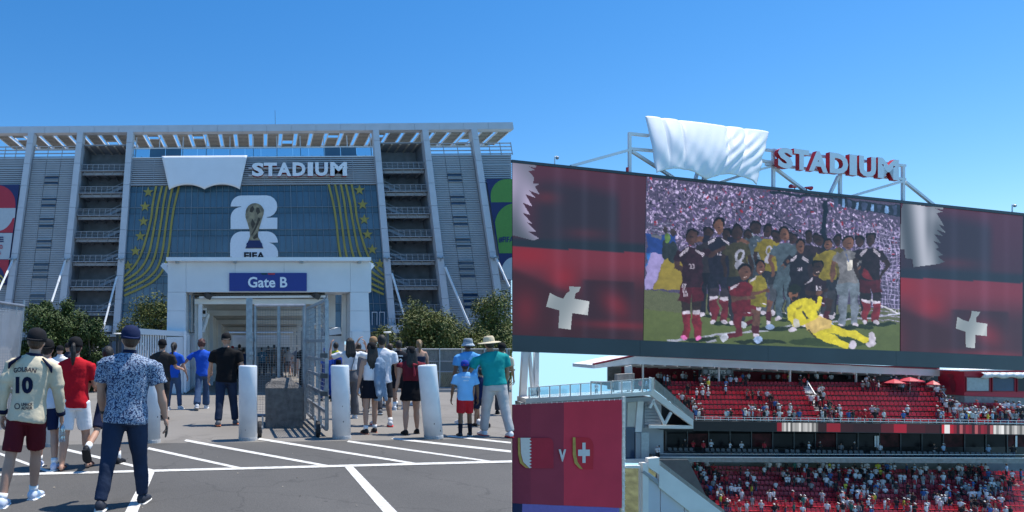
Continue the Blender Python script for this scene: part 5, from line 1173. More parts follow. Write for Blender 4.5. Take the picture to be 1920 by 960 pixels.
def limb_(s, pts, ws, rgb):
    if 1:
        L, R = [], []
        for i, p in enumerate(pts):
            a = pts[max(0, i-1)]; b = pts[min(len(pts)-1, i+1)]; dx, dy = b[0]-a[0], b[1]-a[1]; l = math.hypot(dx, dy) or 1; w = ws[i] if i < len(ws) else ws[-1]
            L.append((p[0]-dy/l*w/2, p[1]+dx/l*w/2)); R.append((p[0]+dy/l*w/2, p[1]-dx/l*w/2))
        return s.poly(L+R[::-1], rgb)
Raster.limb = limb_
# white serrated flag fields and crosses
def inside(poly, X, Y):
    r = np.zeros(X.shape, bool); n = len(poly)
    for i in range(n):
        x0, y0 = poly[i]; x1, y1 = poly[(i+1) % n]
        if y0 == y1: continue
        c = ((y0 > Y) != (y1 > Y)) & (X < (x1-x0)*(Y-y0)/(y1-y0)+x0); r ^= c
    return r
def shade_poly(name, outline, c0, c1, folds, s=1.25):
    """a flat print drawn as small cells so that its colour can run softly across it"""
    p = Paint(); xs = [q[0] for q in outline]; ys = [q[1] for q in outline]; x0, x1, y0, y1 = min(xs), max(xs), min(ys), max(ys)
    X, Y = np.meshgrid(np.arange(x0, x1, s)+s/2, np.arange(y0, y1, s)+s/2); I = inside(outline, X, Y)
    for x, y in zip(X[I], Y[I]):
        p.L = .02; h = s/2; p.poly([(x-h, y-h), (x+h, y-h), (x+h, y+h), (x-h, y+h)], mixc(c0, c1, folds((x-x0)/(x1-x0), (y-y0)/(y1-y0))))
    return p.done(name)
ser = [(961, 303), (996, 307), (1006, 311), (1004, 315), (992, 312), (1003, 319), (991, 321), (1001, 332), (1000, 344), (1011, 345), (1003, 350), (1012, 365), (992, 357), (1004, 371), (985, 364), (998, 387), (980, 380), (994, 403), (980, 399), (997, 419), (988, 417), (1005, 434), (990, 434), (1011, 447), (1000, 451), (961, 441)]
shade_poly('flag_field', ser, (192, 178, 212), (74, 84, 96), lambda u, v: .45+.5*math.sin(3+5.5*v-2.2*u)*(.4+.6*v)+.35*ga(u, v, .2, .5, .3, .25))
ser2 = [(1694, 380), (1735, 387), (1768, 388), (1768, 393), (1752, 390), (1767, 397), (1756, 400), (1764, 413), (1770, 424), (1760, 421), (1774, 437), (1757, 431), (1769, 443), (1752, 439), (1765, 457), (1750, 452), (1761, 464), (1755, 467), (1768, 478), (1758, 481), (1771, 491), (1760, 495), (1712, 501), (1711, 486), (1697, 484), (1696, 468), (1688.5, 467), (1689.5, 392)]
shade_poly('flag_field', ser2, (196, 198, 212), (60, 70, 82), lambda u, v: .5+.5*math.sin(1+9*u-1.5*v)*(.75)+.3*ga(u, v, .6, .35, .08, .5)-.4*ga(u, v, .75, .15, .2, .2))
for c in ([(1067, 537), (1089, 538), (1085, 547), (1079, 550), (1077, 560), (1105, 565), (1102, 591), (1073, 587), (1070, 618), (1047, 615), (1049, 582), (1024, 575), (1031, 549), (1044, 556), (1056, 560), (1062, 550), (1068, 546)],
          [(1822, 583), (1838, 585), (1834, 592), (1830, 596), (1830, 604), (1851, 607), (1850, 630), (1829, 628), (1828, 653), (1811, 651), (1810, 622), (1792, 616), (1795, 594), (1806, 600), (1816, 603), (1820, 594)]):
    shade_poly('flag_cross', c, (226, 228, 230), (120, 132, 140), lambda u, v: .3+.6*abs(math.sin(2.4*u+1.3*v+.3)), .8)
# the team photograph on the middle of the screen
V0 = ((1212, top_y(1212)+4), (1688, top_y(1688)+4), (1687, bot_y(1687)), (1206.5, bot_y(1206)))
rnv = random.Random(11)
def vid(x, y):
    n = math.sin(x*1.7+y*.9)*math.sin(y*2.3-x*.7); g = math.sin(x*.8)*math.sin(y*1.1+x*.2)
    hz = 543+(x-1210)*.075
    if y < hz:
        c = (104, 96, 128)
        return mixc(c, (44, 44, 64), .45+.5*n*g)
    if y < hz+37-(x-1210)*.02: return mixc((104, 108, 86), (78, 86, 60), .5+.4*n)
    return mixc(mixc((94, 106, 66), (78, 92, 54), ss(580, 660, y)), (88, 100, 58), .5+.5*n)
P = Raster()
for j in range(P.H):
    for i in range(P.W): P.a[j, i] = vid(P.x0+i, P.y0+j)
for k in range(4200):                                 # the crowd in that picture: small flat marks
    x = rnv.uniform(1212, 1686); y = rnv.uniform(top_y(x)+6, 440+.17*(x-1210)+20)
    if x > 1560 and y < 372+(x-1560)*.25+rnv.uniform(0, 22): continue
    r = rnv.random(); c = (rnv.randint(150, 225),)*1 if False else None
    if r < .60: q = rnv.randint(132, 206); col = (q, q-14, min(255, q+26))
    elif r < .65: col = (rnv.randint(120, 170), 40, 58)
    elif r < .84: col = (40, 40, 58)
    else: col = (98, 84, 132)
    s = rnv.uniform(1.0, 2.6); a = rnv.uniform(0, 3.1); ca, sa = math.cos(a), math.sin(a); w = s*rnv.uniform(.35, .8)
    P.poly([(x-ca*s-sa*w, y-sa*s*1.3+ca*w), (x+ca*s-sa*w, y+sa*s*1.3+ca*w), (x+ca*s+sa*w*.6, y+sa*s*1.3-ca*w*.6), (x-ca*s+sa*w*.6, y-sa*s*1.3-ca*w*.6)], col)
P.poly([(1211, 437), (1268, 441), (1268, 478), (1211, 473)], (40, 66, 132), .1); P.poly([(1211, 473), (1219, 474), (1210, 500)], (52, 108, 186)); P.poly([(1219, 474), (1252, 476), (1224, 542), (1209.5, 543), (1210, 500)], (152, 142, 196), .05); P.poly([(1252, 476), (1300, 480), (1300, 543), (1224, 543)], (140, 126, 56), .05)
for x0, x1 in ((1290, 1320), (1330, 1350), (1575, 1590), (1604, 1624), (1440, 1455)): P.poly([(x0, 500), (x1, 502), (x1, 545), (x0, 543)], (142, 120, 196))
P.poly([(1543, 377), (1551, 378), (1547, 470), (1539, 470)], (24, 32, 46)); P.poly([(1440, 356), (1690, 384), (1690, 406), (1640, 398), (1575, 388), (1560, 374), (1440, 362)], (30, 40, 54))
for k in range(9):
    x = 1562+k*14; P.poly([(x, 372+k*1.5), (x+7, 373+k*1.5), (x+6, 388+k*1.6), (x, 388+k*1.6)], (112, 150, 200) if k % 2 else (58, 70, 100))
P.limb([(1408, 378), (1490, 428), (1530, 470)], (1.6, 1.6), (22, 26, 38)); 
for k in range(4): P.limb([(1212, 416+k*6), (1264, 420+k*6)], (1.2, 1.2), (110, 116, 140))
# photographers on the left
for x, y in ((1248, 430), (1262, 436)): P.ell(x, y+36, 9, 20, (44, 52, 58)); P.ell(x, y, 5.5, 7, (60, 52, 56)); 
P.ell(1250, 446, 6, 9, (92, 122, 64)); P.limb([(1222, 441), (1240, 444)], (7, 8), (96, 100, 112))
# goal net
for k in range(22):
    y = 425+k*8; P.limb([(1612-k*.4, y), (1688, y+10)], (.9, .9), (172, 164, 206))
for k in range(14): P.limb([(1600+k*7, 420+k*.6), (1606+k*6.6, 562+k*2)], (.9, .9), (172, 164, 206))
P.limb([(1628, 560), (1688, 590)], (2.6, 2.6), (214, 214, 226)); P.limb([(1560, 604), (1688, 588)], (3, 3), (170, 172, 196)); P.limb([(1250, 640), (1358, 627), (1440, 618), (1480, 611)], (4.5, 4, 4, 3.5), (160, 164, 182)); P.poly([(1320, 633), (1340, 630), (1346, 641), (1328, 642)], (160, 164, 182))
SK = (98, 70, 60); SKD = (50, 38, 38); MAR = (70, 26, 38); BLKC = (28, 26, 35); WH = (196, 190, 208)
def shadow(x, y, w): P.ell(x+w*.8, y+1, w*1.5, 4, (36, 46, 32))
def figure(cx, ht, ft, s, shirt, shorts, legs, skin, stance=8, boots=WH, arms=None, number=None, socks=None, shade=None):
    s *= 1.16; h = ft-ht; hd = h/7.4; shadow(cx, ft, s*.6)
    hip = ht+h*.52; sh = ht+h*.19
    for q in (-1, 1):
        x0 = cx+q*s*.26; x1 = cx+q*stance
        P.limb([(x0, hip), (lerp(x0, x1, .5), ht+h*.74), (x1, ft-3)], (s*.56, s*.44, s*.32), legs)
        if socks: P.limb([(lerp(x0, x1, .5), ht+h*.76), (x1, ft-3)], (s*.44, s*.32), socks); P.limb([(lerp(x0, x1, .48), ht+h*.745), (lerp(x0, x1, .56), ht+h*.775)], (s*.4, s*.38), WH)
        P.ell(x1+q*2, ft-2, 6, 4, boots)
    P.poly([(cx-s*.54, hip-h*.04), (cx+s*.54, hip-h*.04), (cx+s*.62, hip+h*.14), (cx+s*.06, hip+h*.15), (cx, hip+h*.07), (cx-s*.06, hip+h*.15), (cx-s*.62, hip+h*.14)], shorts)
    a = arms or (((-.8, .36), (-.75, .52)), ((.8, .36), (.75, .52)))
    for q, pr in zip((-1, 1), a):
        P.limb([(cx+q*s*.52, sh+4), (cx+pr[0][0]*s, ht+h*pr[0][1]), (cx+pr[1][0]*s, ht+h*pr[1][1])], (s*.3, s*.25, s*.18), skin); P.limb([(cx+q*s*.5, sh+3), (lerp(cx+q*s*.5, cx+pr[0][0]*s, .7), lerp(sh, ht+h*pr[0][1], .7))], (s*.36, s*.34), shirt)
        P.ell(cx+pr[1][0]*s, ht+h*pr[1][1], 3, 3.4, skin)
    P.poly([(cx-s*.18, sh-3), (cx+s*.18, sh-3), (cx+s*.62, sh+h*.03), (cx+s*.50, sh+h*.16), (cx+s*.52, hip+h*.01), (cx-s*.52, hip+h*.01), (cx-s*.50, sh+h*.16), (cx-s*.62, sh+h*.03)], shirt)
    if shade: P.poly([(cx-s*.5, sh+h*.05), (cx-s*.1, sh+h*.1), (cx-s*.2, hip), (cx-s*.52, hip)], shade)
    P.ell(cx, ht+hd*.42, hd*.43, hd*.44, (20, 18, 22)); P.ell(cx, ht+hd*.66, hd*.37, hd*.5, skin); P.poly([(cx+hd*.05, ht+hd*.4), (cx+hd*.34, ht+hd*.5), (cx+hd*.3, ht+hd*.95), (cx+hd*.02, ht+hd*1.1)], tuple(c*1.18 for c in skin)); P.limb([(cx-3, ht+hd*.62), (cx+3, ht+hd*.62)], (1.2, 1.2), (22, 18, 20))
    P.limb([(cx-2, ht+hd*.95), (cx+2, ht+hd*.95)], (1.6, 1.6), (70, 40, 40))
    if number: P.text(number, cx-4.5, sh+h*.17, 9, WH)
def stripes(cx, ht, ft, s):
    h = ft-ht; sh = ht+h*.19
    for q in (-1, 1):
        for k in range(3): P.limb([(cx+q*s*(.2+.02*k), sh-1+k*2.2), (cx+q*s*.66, sh+h*.045+k*2.4)], (1.3, 1.3), WH)
N1 = (((-.85, .34), (-.6, .5)), ((.85, .34), (.6, .5)))
HUG = (((-1.0, .2), (-1.5, .24)), ((1.0, .2), (1.5, .24)))
for q_, c_ in ((1326, (44, 40, 46)), (1364, (38, 34, 44)), (1402, (92, 86, 44)), (1456, (40, 38, 48)), (1484, (60, 70, 82)), (1534, (40, 34, 42)), (1570, (86, 80, 46)), (1610, (44, 40, 50))): figure(q_, 424+.1*(q_-1326)*.6, 590, 25, c_, BLKC, (34, 32, 42), SKD, 7)
figure(1416, 412, 580, 24, (70, 82, 96), (50, 56, 66), (60, 64, 76), SKD, 6, arms=N1)
for k in range(40): P.L = .5; P.ell(1416+rnv.uniform(-12, 12), 450+rnv.uniform(-12, 50), 1.2, 2, (140, 150, 168))
P.L = .12
figure(1440, 420, 588, 25, (118, 108, 40), (40, 42, 50), (70, 74, 84), SKD, 7)
P.ell(1441, 469, 7, 9, (170, 170, 190)); P.ell(1441, 486, 8, 8, (170, 170, 190)); P.ell(1441, 469, 3, 5, (118, 108, 40))
figure(1470, 424, 600, 27, (70, 84, 96), (72, 88, 100), (72, 88, 100), SK, 9)
figure(1348, 408, 606, 31, (34, 32, 46), (34, 34, 48), (52, 46, 56), SK, 9, WH, HUG, '12', (96, 34, 46)); stripes(1348, 408, 606, 31)
figure(1382, 420, 606, 28, (60, 58, 44), (34, 36, 46), (44, 44, 54), SKD, 8)
P.ell(1386, 478, 9, 12, (150, 152, 172)); P.ell(1386, 496, 10, 9, (150, 152, 172)); P.ell(1386, 478, 4, 7, (60, 58, 44))
figure(1296, 428, 634, 33, (46, 28, 38), (74, 26, 38), SKD, (66, 48, 46), 10, (222, 116, 186), (((-.75, .34), (.1, .46)), ((1.0, .24), (1.6, .18))), '23', (110, 36, 48)); stripes(1296, 428, 634, 33)
for k in range(3): P.limb([(1279+k*3, 530), (1281+k*3, 556)], (1.4, 1.4), WH)
figure(1516, 432, 600, 28, (44, 36, 44), BLKC, SKD, SKD, 7, WH, N1)
figure(1551, 444, 596, 27, (122, 112, 44), (38, 40, 50), (52, 52, 60), SK, 7)
figure(1498, 448, 612, 29, (34, 32, 42), BLKC, (40, 34, 42), SK, 8, WH, (((-1.0, .34), (-.7, .26)), ((.9, .32), (1.0, .46))), '24'); stripes(1498, 448, 612, 29)
figure(1590, 440, 612, 31, (112, 112, 118), (104, 116, 130), (112, 122, 138), SK, 11, WH, (((-.8, .34), (-.85, .5)), ((.85, .32), (.1, .42))))
P.poly([(1588, 490), (1597, 490), (1597, 505), (1588, 505)], (210, 206, 200)); P.limb([(1582, 466), (1592, 492)], (1.4, 1.4), (60, 80, 130))
figure(1632, 434, 606, 31, (38, 30, 38), MAR, (40, 34, 40), SKD, 10, WH, N1, None, (110, 34, 46)); stripes(1632, 434, 606, 31)
P.poly([(1620, 500), (1632, 510), (1636, 524), (1618, 520)], (104, 34, 44))
# kneeling players
def kneel(cx, ht, ft, s, shirt, shorts, skin, num=None, flip=1):
    h = ft-ht; shadow(cx+8, ft, s); sh = ht+h*.26; hip = ht+h*.64
    P.limb([(cx-flip*s*.3, hip), (cx-flip*s*.2, ft-12), (cx-flip*s*.9, ft-8)], (s*.5, s*.42, s*.3), (90, 30, 42)); P.ell(cx-flip*s*1.0, ft-7, 8, 6, (190, 196, 214))
    P.limb([(cx, hip), (cx+flip*s*.85, hip-2), (cx+flip*s*.7, ft-10)], (s*.55, s*.5, s*.3), skin); P.limb([(cx+flip*s*.74, ft-30), (cx+flip*s*.7, ft-6)], (s*.34, s*.28), MAR); P.limb([(cx+flip*s*.72, ft-13), (cx+flip*s*.7, ft-6)], (s*.3, s*.3), WH); P.ell(cx+flip*s*.85, ft-3, 9, 5, (150, 176, 220))
    P.limb([(cx-s*.4, hip-4), (cx+flip*s*.55, hip-2)], (s*.62, s*.6), shorts); P.limb([(cx-2, hip-2), (cx+flip*s*.5, hip+2)], (2, 2), WH)
    P.poly([(cx-s*.2, sh-3), (cx+s*.2, sh-3), (cx+s*.6, sh+8), (cx+s*.5, hip), (cx-s*.55, hip), (cx-s*.62, sh+8)], shirt)
    P.limb([(cx-s*.55, sh+8), (cx-s*.55, sh+30), (cx+flip*s*.5, sh+26)], (s*.36, s*.3, s*.22), skin); P.limb([(cx-s*.5, sh+6), (cx-s*.56, sh+24)], (s*.4, s*.36), shirt); P.ell(cx+flip*s*.6, sh+25, 5, 4, skin)
    for k in range(3): P.limb([(cx-s*.2-k*1, sh-1+k*2.5), (cx-s*.6-k*1, sh+9+k*2)], (1.4, 1.4), WH)
    hd = h*.2; P.ell(cx+4*flip, ht+hd*.4, hd*.42, hd*.42, (20, 18, 22)); P.ell(cx+4*flip, ht+hd*.64, hd*.37, hd*.5, skin); P.limb([(cx+1, ht+hd*.58), (cx+8, ht+hd*.58)], (1.3, 1.3), (24, 18, 20)); P.limb([(cx+2, ht+hd*.9), (cx+8, ht+hd*.9)], (1.6, 1.6), (200, 180, 180))
    if num: P.text(num, cx, sh+24, 9, WH)
kneel(1421, 486, 614, 27, (124, 116, 44), (120, 118, 40), (96, 66, 58)); kneel(1528, 488, 612, 31, (40, 30, 40), MAR, SKD, '15'); kneel(1391, 492, 640, 33, (92, 28, 40), (92, 28, 40), (92, 66, 58))
# reclining goalkeeper in yellow
P.form = .14; Y = (206, 194, 48); Yd = (166, 154, 40)
P.ell(1560, 640, 84, 9, (52, 66, 38)); P.limb([(1528, 612), (1575, 620), (1628, 636)], (22, 16, 11), Y); P.ell(1634, 632, 6, 13, WH); P.ell(1632, 643, 8, 5, WH)
P.limb([(1522, 612), (1548, 632), (1590, 648)], (24, 17, 11), Y); P.ell(1597, 645, 7, 8, WH)
P.poly([(1507, 600), (1535, 592), (1560, 600), (1556, 616), (1530, 622), (1512, 620)], (206, 178, 110)); P.limb([(1514, 618), (1532, 632)], (3, 3), (70, 62, 40))
P.poly([(1478, 572), (1492, 564), (1510, 559), (1522, 566), (1534, 594), (1512, 608), (1486, 614), (1476, 600)], Y); P.poly([(1477, 580), (1488, 578), (1492, 608), (1480, 608)], Yd)
P.limb([(1514, 564), (1530, 578), (1537, 556)], (15, 14, 10), Y); P.ell(1535, 549, 6, 5, SK); P.limb([(1483, 576), (1480, 600), (1494, 608)], (13, 12, 9), Y); P.ell(1492, 606, 9, 8, (190, 188, 180)); P.ell(1486, 618, 7, 4, WH)
P.ell(1488, 552, 8, 11, (120, 84, 66)); P.ell(1489, 541, 10, 9, (34, 38, 34)); P.limb([(1484, 551), (1494, 550)], (1.5, 1.5), (30, 22, 22)); P.ell(1490, 559, 5, 3, (40, 30, 28))
P.limb([(1490, 578), (1503, 573)], (3, 3), (150, 140, 46)); P.poly([(1501, 584), (1504, 582), (1518, 597), (1514, 599)], (60, 60, 50))
P.warp(); P.a = np.clip(P.a*(.92+.16*P.n[..., None]), 0, 255)
grid_paint('video_panel', V0, lambda x, y: P.get(x, y), 400, 270, 0)

# ------------------------------------------------------------ truss, sheet and lettering above the screen
tr = thing('roof_truss', 'white steel truss standing on top of the big screen', 'truss', S_(1181, 322, -1.2))
def tb(a, b, w=.26): MB().bar(S_(*a, -1.2), S_(*b, -1.2), w).build('truss_bar', M_white, tr)
for a, b in (((1180.5, 248), (1180.5, 324)), ((1180, 250.5), (1216, 254.5)), ((1182, 279), (1226, 283)), ((1070, 311.5), (1179, 281.5)), ((1185, 284), (1262, 333)), ((1308, 322), (1303, 339)), ((1319.5, 325), (1319.5, 341)), ((1346, 343), (1396, 327)), ((1424, 318), (1450, 311)), ((1436, 303), (1450, 304)),
             ((1450, 279), (1450, 354)), ((1436, 281), (1697, 311)), ((1436, 308), (1697, 336.5)), ((1454, 316), (1512, 360)), ((1575, 325), (1575, 366)), ((1572, 330), (1556, 364)), ((1596, 368), (1692, 340)), ((1693, 310), (1693, 378)), ((1697, 341), (1750, 384)), ((1425, 300), (1436, 303))): tb(a, b)
def sheet2(u, v):
    x = lerp(lerp(1210, 1441, u), lerp(1230, 1420, u), v); yt = lerp(218, 247.5, u); yb = lerp(325, 346, u)-13.5*bat(u)+(1.5 if abs(u-.5) < .12 else 0)
    p = S_(x, lerp(yt, yb, v), .7-2.0*(1-v))
    seams = (0, .30*0+.13, .27, .66, .80, 1.0); i = max(k for k in range(len(seams)-1) if seams[k] <= u+1e-6); t = (u-seams[i])/(seams[i+1]-seams[i])
    puff = .34*math.sin(math.pi*min(1, max(0, t)))**.6*math.sin(math.pi*min(1, .12+v*.88))**.7+.5*math.sin(math.pi*u)*math.sin(math.pi*v)
    if u > .62: puff += .09*math.sin(70*u+22*v)*math.sin(math.pi*v)
    puff += .06*math.sin(34*u-11*v)*v**2+.035*math.sin(80*u+14*v)*v+.12*math.sin(math.pi*v)*math.sin(9*u+2*v)
    puff -= sum(.22*math.exp(-((u-c_)/.011)**2) for c_ in (.13, .27, .66, .80))*math.sin(math.pi*min(1, v+.15)); return p+SN*puff
M_cloth2 = mat('thin_white_tarpaulin', (.74, .76, .80), .55, .04, .3, .2, 2)  # plain white cloth, same base colour as the sheet on the tower
cloth('cover_sheet', sheet2, 'billowing white sheet tied over the frame above the big screen', S_(1325, 330, .7), 96, 40, M_cloth2, thick=.05)
s2 = thing('sign_lettering', 'white capital letters with red sides on the frame above the big screen', 'sign', S_(1567, 326, -.4))
M_red2 = smat('sign_bright_red_return', (196, 36, 50), rough=.45, var=.05)
for ch, (a, b) in zip(lets, ((1455, 1484), (1485, 1514), (1513, 1549), (1552, 1587), (1589, 1603), (1607, 1639), (1642, 1682))):
    yb = 314.6+(a-1455)*.1035; O = S_(a, yb, -.5); q = S_(b, yb, -.5); U = V((SU.x, SU.y, 0)).normalized(); U = V((SU.x, SU.y, -.055)).normalized()
    letter(ch, O, U, V((0, 0, 1)), (q-O).length*.985, 38.5*O.y/F, .42, [M_letface, M_red2], s2, .05)
hn = thing('horn', 'pair of red horns on the top edge of the big screen', 'horn', S_(1500, 354, -.5))
for a, b in ((1482, 1493), (1521, 1509)):
    q = MB(); q.tube(S_(a, 349 if a < 1500 else 353, -.5), S_(b, 351.5, -.5), .22, .06, 10); q.build('horn_bell', M_red2, hn)
q = MB(); q.bar(S_(1490, 352, -.5), S_(1490, 360, -.5), .06); q.bar(S_(1512, 352, -.5), S_(1512, 362, -.5), .06); q.build('bracket', M_dark, hn)
for px, py, lb_ in ((1040, 294, 'small camera mast at the left of the big screen top'), (1898, 384, 'small camera mast at the far right of the big screen top')):
    t = thing('camera_mast', lb_, 'camera', S_(px, top_y(px), -.5)); q = MB(); q.tube(S_(px, top_y(px)+2, -.5), S_(px, py, -.5), .06, n=6); q.tube(S_(px, py, -.5), S_(px+4, py-1, -.5), .05, n=6); q.build('mast', M_white, t); q = MB(); q.ell(S_(px+5, py+2, -.5), (.16, .16, .16)); q.build('camera_head', M_galv, t)
q = MB(); q.tube(S_(1176, 322, -.5), S_(1176, 314, -.5), .12, n=10); tag(q.build('beacon', M_red2, loc=S_(1176, 322, -.5)), 'small red beacon beside the left post of the white truss', 'beacon')

# ------------------------------------------------------------ grandstand
O_ = at(1300, 785, 84.0); zc = O_.z; E_ = at(1915, CY+(EYE-zc)*F/80.1, 80.1); e1 = (E_-O_); LEN = e1.length; e1.normalize(); e2 = V((-e1.y, e1.x, 0))
def s_at(px, dep): t = (px-CX)/F; return (t*(O_.y+e2.y*dep)-O_.x-e2.x*dep)/(e1.x-t*e1.y)
def Q(s, dep, z): p = O_+e1*s+e2*dep; return V((p.x, p.y, z))
def QP(px, py, dep): p = O_+e1*s_at(px, dep)+e2*dep; return at(px, py, p.y)
def qbox(mb, quad, dep, th):
    """quad = four image corners tl, tr, br, bl on the plane dep, th metres deep (backwards)"""
    f = [QP(x, y, dep) for x, y in quad]; k = [p+e2*th for p in f]
    return mb.hexa([f[3], f[2], k[2], k[3], f[0], f[1], k[1], k[0]])
gs = thing('grandstand', 'two tier grandstand with red seats and a row of dark suites', 'grandstand', Q(10, 0, -20))
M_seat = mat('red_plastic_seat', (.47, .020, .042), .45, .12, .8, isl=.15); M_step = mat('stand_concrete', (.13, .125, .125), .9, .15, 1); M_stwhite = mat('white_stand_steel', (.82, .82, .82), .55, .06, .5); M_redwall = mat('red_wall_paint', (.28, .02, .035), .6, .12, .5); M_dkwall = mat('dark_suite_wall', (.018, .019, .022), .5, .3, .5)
UZ = lambda k: -8.63+.59*k; UD = lambda k: .85*k; LZ = lambda k: -15.9-.471*k; LDp = lambda k: 3.5-.9*k
uleft = lambda k: 1304-58*k/7; lleft = lambda k: 1258+98*k/8
for k in range(8):
    a = s_at(uleft(k)-8, UD(k)); b = s_at(1932, UD(k)) if k < 3 else s_at(1795-(k-3)*11, UD(k))
    mb = MB(); mb.hexa([Q(a, UD(k)-.2, UZ(k)-.6), Q(b, UD(k)-.2, UZ(k)-.6), Q(b, UD(k)+.648, UZ(k)-.6), Q(a, UD(k)+.648, UZ(k)-.6), Q(a, UD(k)-.2, UZ(k)), Q(b, UD(k)-.2, UZ(k)), Q(b, UD(k)+.648, UZ(k)), Q(a, UD(k)+.648, UZ(k))]); mb.build('terrace_step', M_step, gs)
for k in range(11):
    a = s_at(lleft(k)-6, LDp(k)); b = s_at(1935, LDp(k)); mb = MB(); y0, y1 = LDp(k)-.25, LDp(k)+.648
    mb.hexa([Q(a, y0, LZ(k)-.6), Q(b, y0, LZ(k)-.6), Q(b, y1, LZ(k)-.6), Q(a, y1, LZ(k)-.6), Q(a, y0, LZ(k)), Q(b, y0, LZ(k)), Q(b, y1, LZ(k)), Q(a, y1, LZ(k))]); mb.build('terrace_step', M_step, gs)
sd_ = MB(); ang = math.atan2(e1.y, e1.x)
def seat_geo(mb, X=V((1, 0, 0)), Yv=V((0, 1, 0)), o=V((0, 0, 0))):
    pt = lambda x, y, z: o+X*x+Yv*y+V((0, 0, z))
    mb.hexa([pt(-.21, -.22, .38), pt(.21, -.22, .38), pt(.21, .18, .36), pt(-.21, .18, .36), pt(-.22, -.22, .46), pt(.22, -.22, .46), pt(.21, .20, .43), pt(-.21, .20, .43)])
    mb.add([pt(-.21, .17, .42), pt(.21, .17, .42), pt(.22, .24, .78), pt(.15, .26, .86), pt(-.15, .26, .86), pt(-.22, .24, .78), pt(-.21, .23, .42), pt(.21, .23, .42), pt(.22, .30, .78), pt(.15, .32, .86), pt(-.15, .32, .86), pt(-.22, .30, .78)], [(0, 1, 2, 3, 4, 5), (11, 10, 9, 8, 7, 6), (0, 6, 7, 1), (1, 7, 8, 2), (2, 8, 9, 3), (3, 9, 10, 4), (4, 10, 11, 5), (5, 11, 6, 0)])
seats = []
UA = [lambda k: (1505+(7-k)*5.4, 1522+(7-k)*5.4), lambda k: (1742+(7-k)*7.5, 1762+(7-k)*7.5)]
for k in range(8):
    px_ = uleft(k)+4; s = s_at(px_, UD(k)); b = s_at(1925, UD(k)) if k < 4 else s_at(1795-(k-3)*11, UD(k))
    while s < b:
        p = Q(s, UD(k)+.25, UZ(k)); pp = CX+p.x/p.y*F
        if not any(a_(k)[0] < pp < a_(k)[1] for a_ in UA) and not (k >= 4 and pp > 1772): seats.append((p, k))
        s += .52
for k in range(11):
    s = s_at(lleft(k)+5, LDp(k)); b = s_at(1925, LDp(k))
    while s < b:
        p = Q(s, LDp(k)+.2, LZ(k)); pp = CX+p.x/p.y*F; seats.append((p, 100+k)); s += .52
vis = [q for q in seats if CY-(q[0].z+.5-EYE)*F/q[0].y < 958 and CX+q[0].x/q[0].y*F < 1918]
vis.sort(key=lambda q: (0 if q[1] < 100 else 1, q[0].y)); vis.sort(key=lambda q: q[0].y); first = vis[:300]; ids = set(id(q) for q in first)
pm_ = MB(); seat_geo(pm_); so = pm_.build('seat', M_seat, None); so.parent = gs; so.rotation_euler.z = ang
for i, (p, k) in enumerate(first):
    o = so if i == 0 else copy_obj(so, gs); o.location = p-OFF[gs.name]
st = MB()
for q in seats:
    if id(q) not in ids: seat_geo(st, e1, e2, q[0])
st.build('seat_rows', M_seat, gs, kind='stuff', recalc=False)
# aisle stairs
for a_, k0 in ((UA[0], 1), (UA[1], 0)):
    mb = MB(); hr = []
    for k in range(k0, 8):
        for h2 in (0, 1):
            x0, x1 = a_(k); s0, s1 = s_at(x0+1, UD(k)), s_at(x1-1, UD(k)); d0 = UD(k)-.2+.42*h2; z = UZ(k)+.3*h2+.004
            mb.hexa([Q(s0, d0, z-.3), Q(s1, d0, z-.3), Q(s1, d0+.42, z-.3), Q(s0, d0+.42, z-.3), Q(s0, d0, z), Q(s1, d0, z), Q(s1, d0+.42, z), Q(s0, d0+.42, z)])
        hr.append(Q(s_at((x0+x1)/2, UD(k)), UD(k), UZ(k)+1.0))
    mb.build('aisle_stair', M_stwhite, gs); mb = MB()
    if k0 == 1: mb.bar(hr[3], hr[-1], .1); mb.bar(hr[3], hr[3]-V((0, 0, 1)), .08); mb.bar(hr[-1], hr[-1]-V((0, 0, 1)), .08)
    else: mb.bar(hr[4], hr[-1], .08)
    mb.build('stair_handrail', M_stwhite, gs)
# rails, ribbon board
mb = MB(); mb.bar(QP(1303, 781.5, -.45), QP(1925, 789, -.45), .06); mb.bar(QP(1303, 786, -.45), QP(1925, 794, -.45), .09)
for k in range(42): x = 1306+15*k; mb.bar(QP(x, 781.5+(x-1303)*.012, -.45), QP(x, 788+(x-1303)*.013, -.45), .05)
mb.build('front_rail', M_stwhite, gs)
mb = MB()
for a, b in ((1247, 1505), (1524, 1738)):
    mb.bar(QP(a, 716.5+(a-1247)*.012, 6.6), QP(b, 716.5+(b-1247)*.012, 6.6), .08)
    for k in range(int((b-a)/12)): x = a+12*k; mb.bar(QP(x, 716.5+(x-1247)*.012, 6.6), QP(x, 726, 6.6), .06)
mb.build('rear_rail', M_clad, gs)
yr0 = lambda x: 789.5+(x-1302)*.0125; yr1 = lambda x: 807.5+(x-1302)*.013
qbox(MB(), ((1300, yr0(1300)), (1925, yr0(1925)), (1925, yr1(1925)), (1300, yr1(1300))), -.55, .9).build('ribbon_board', M_cab, gs)
segs = [(1302, 1457, (16, 20, 26)), (1457, 1466, (124, 26, 42))]
for k in range(17): g = (150, 196, 120, 214, 88, 170, 150, 160, 216, 128, 176, 190, 150, 196, 110, 160, 90)[k]; segs.append((1466+4*k, 1470+4*k, (g, g, g)))
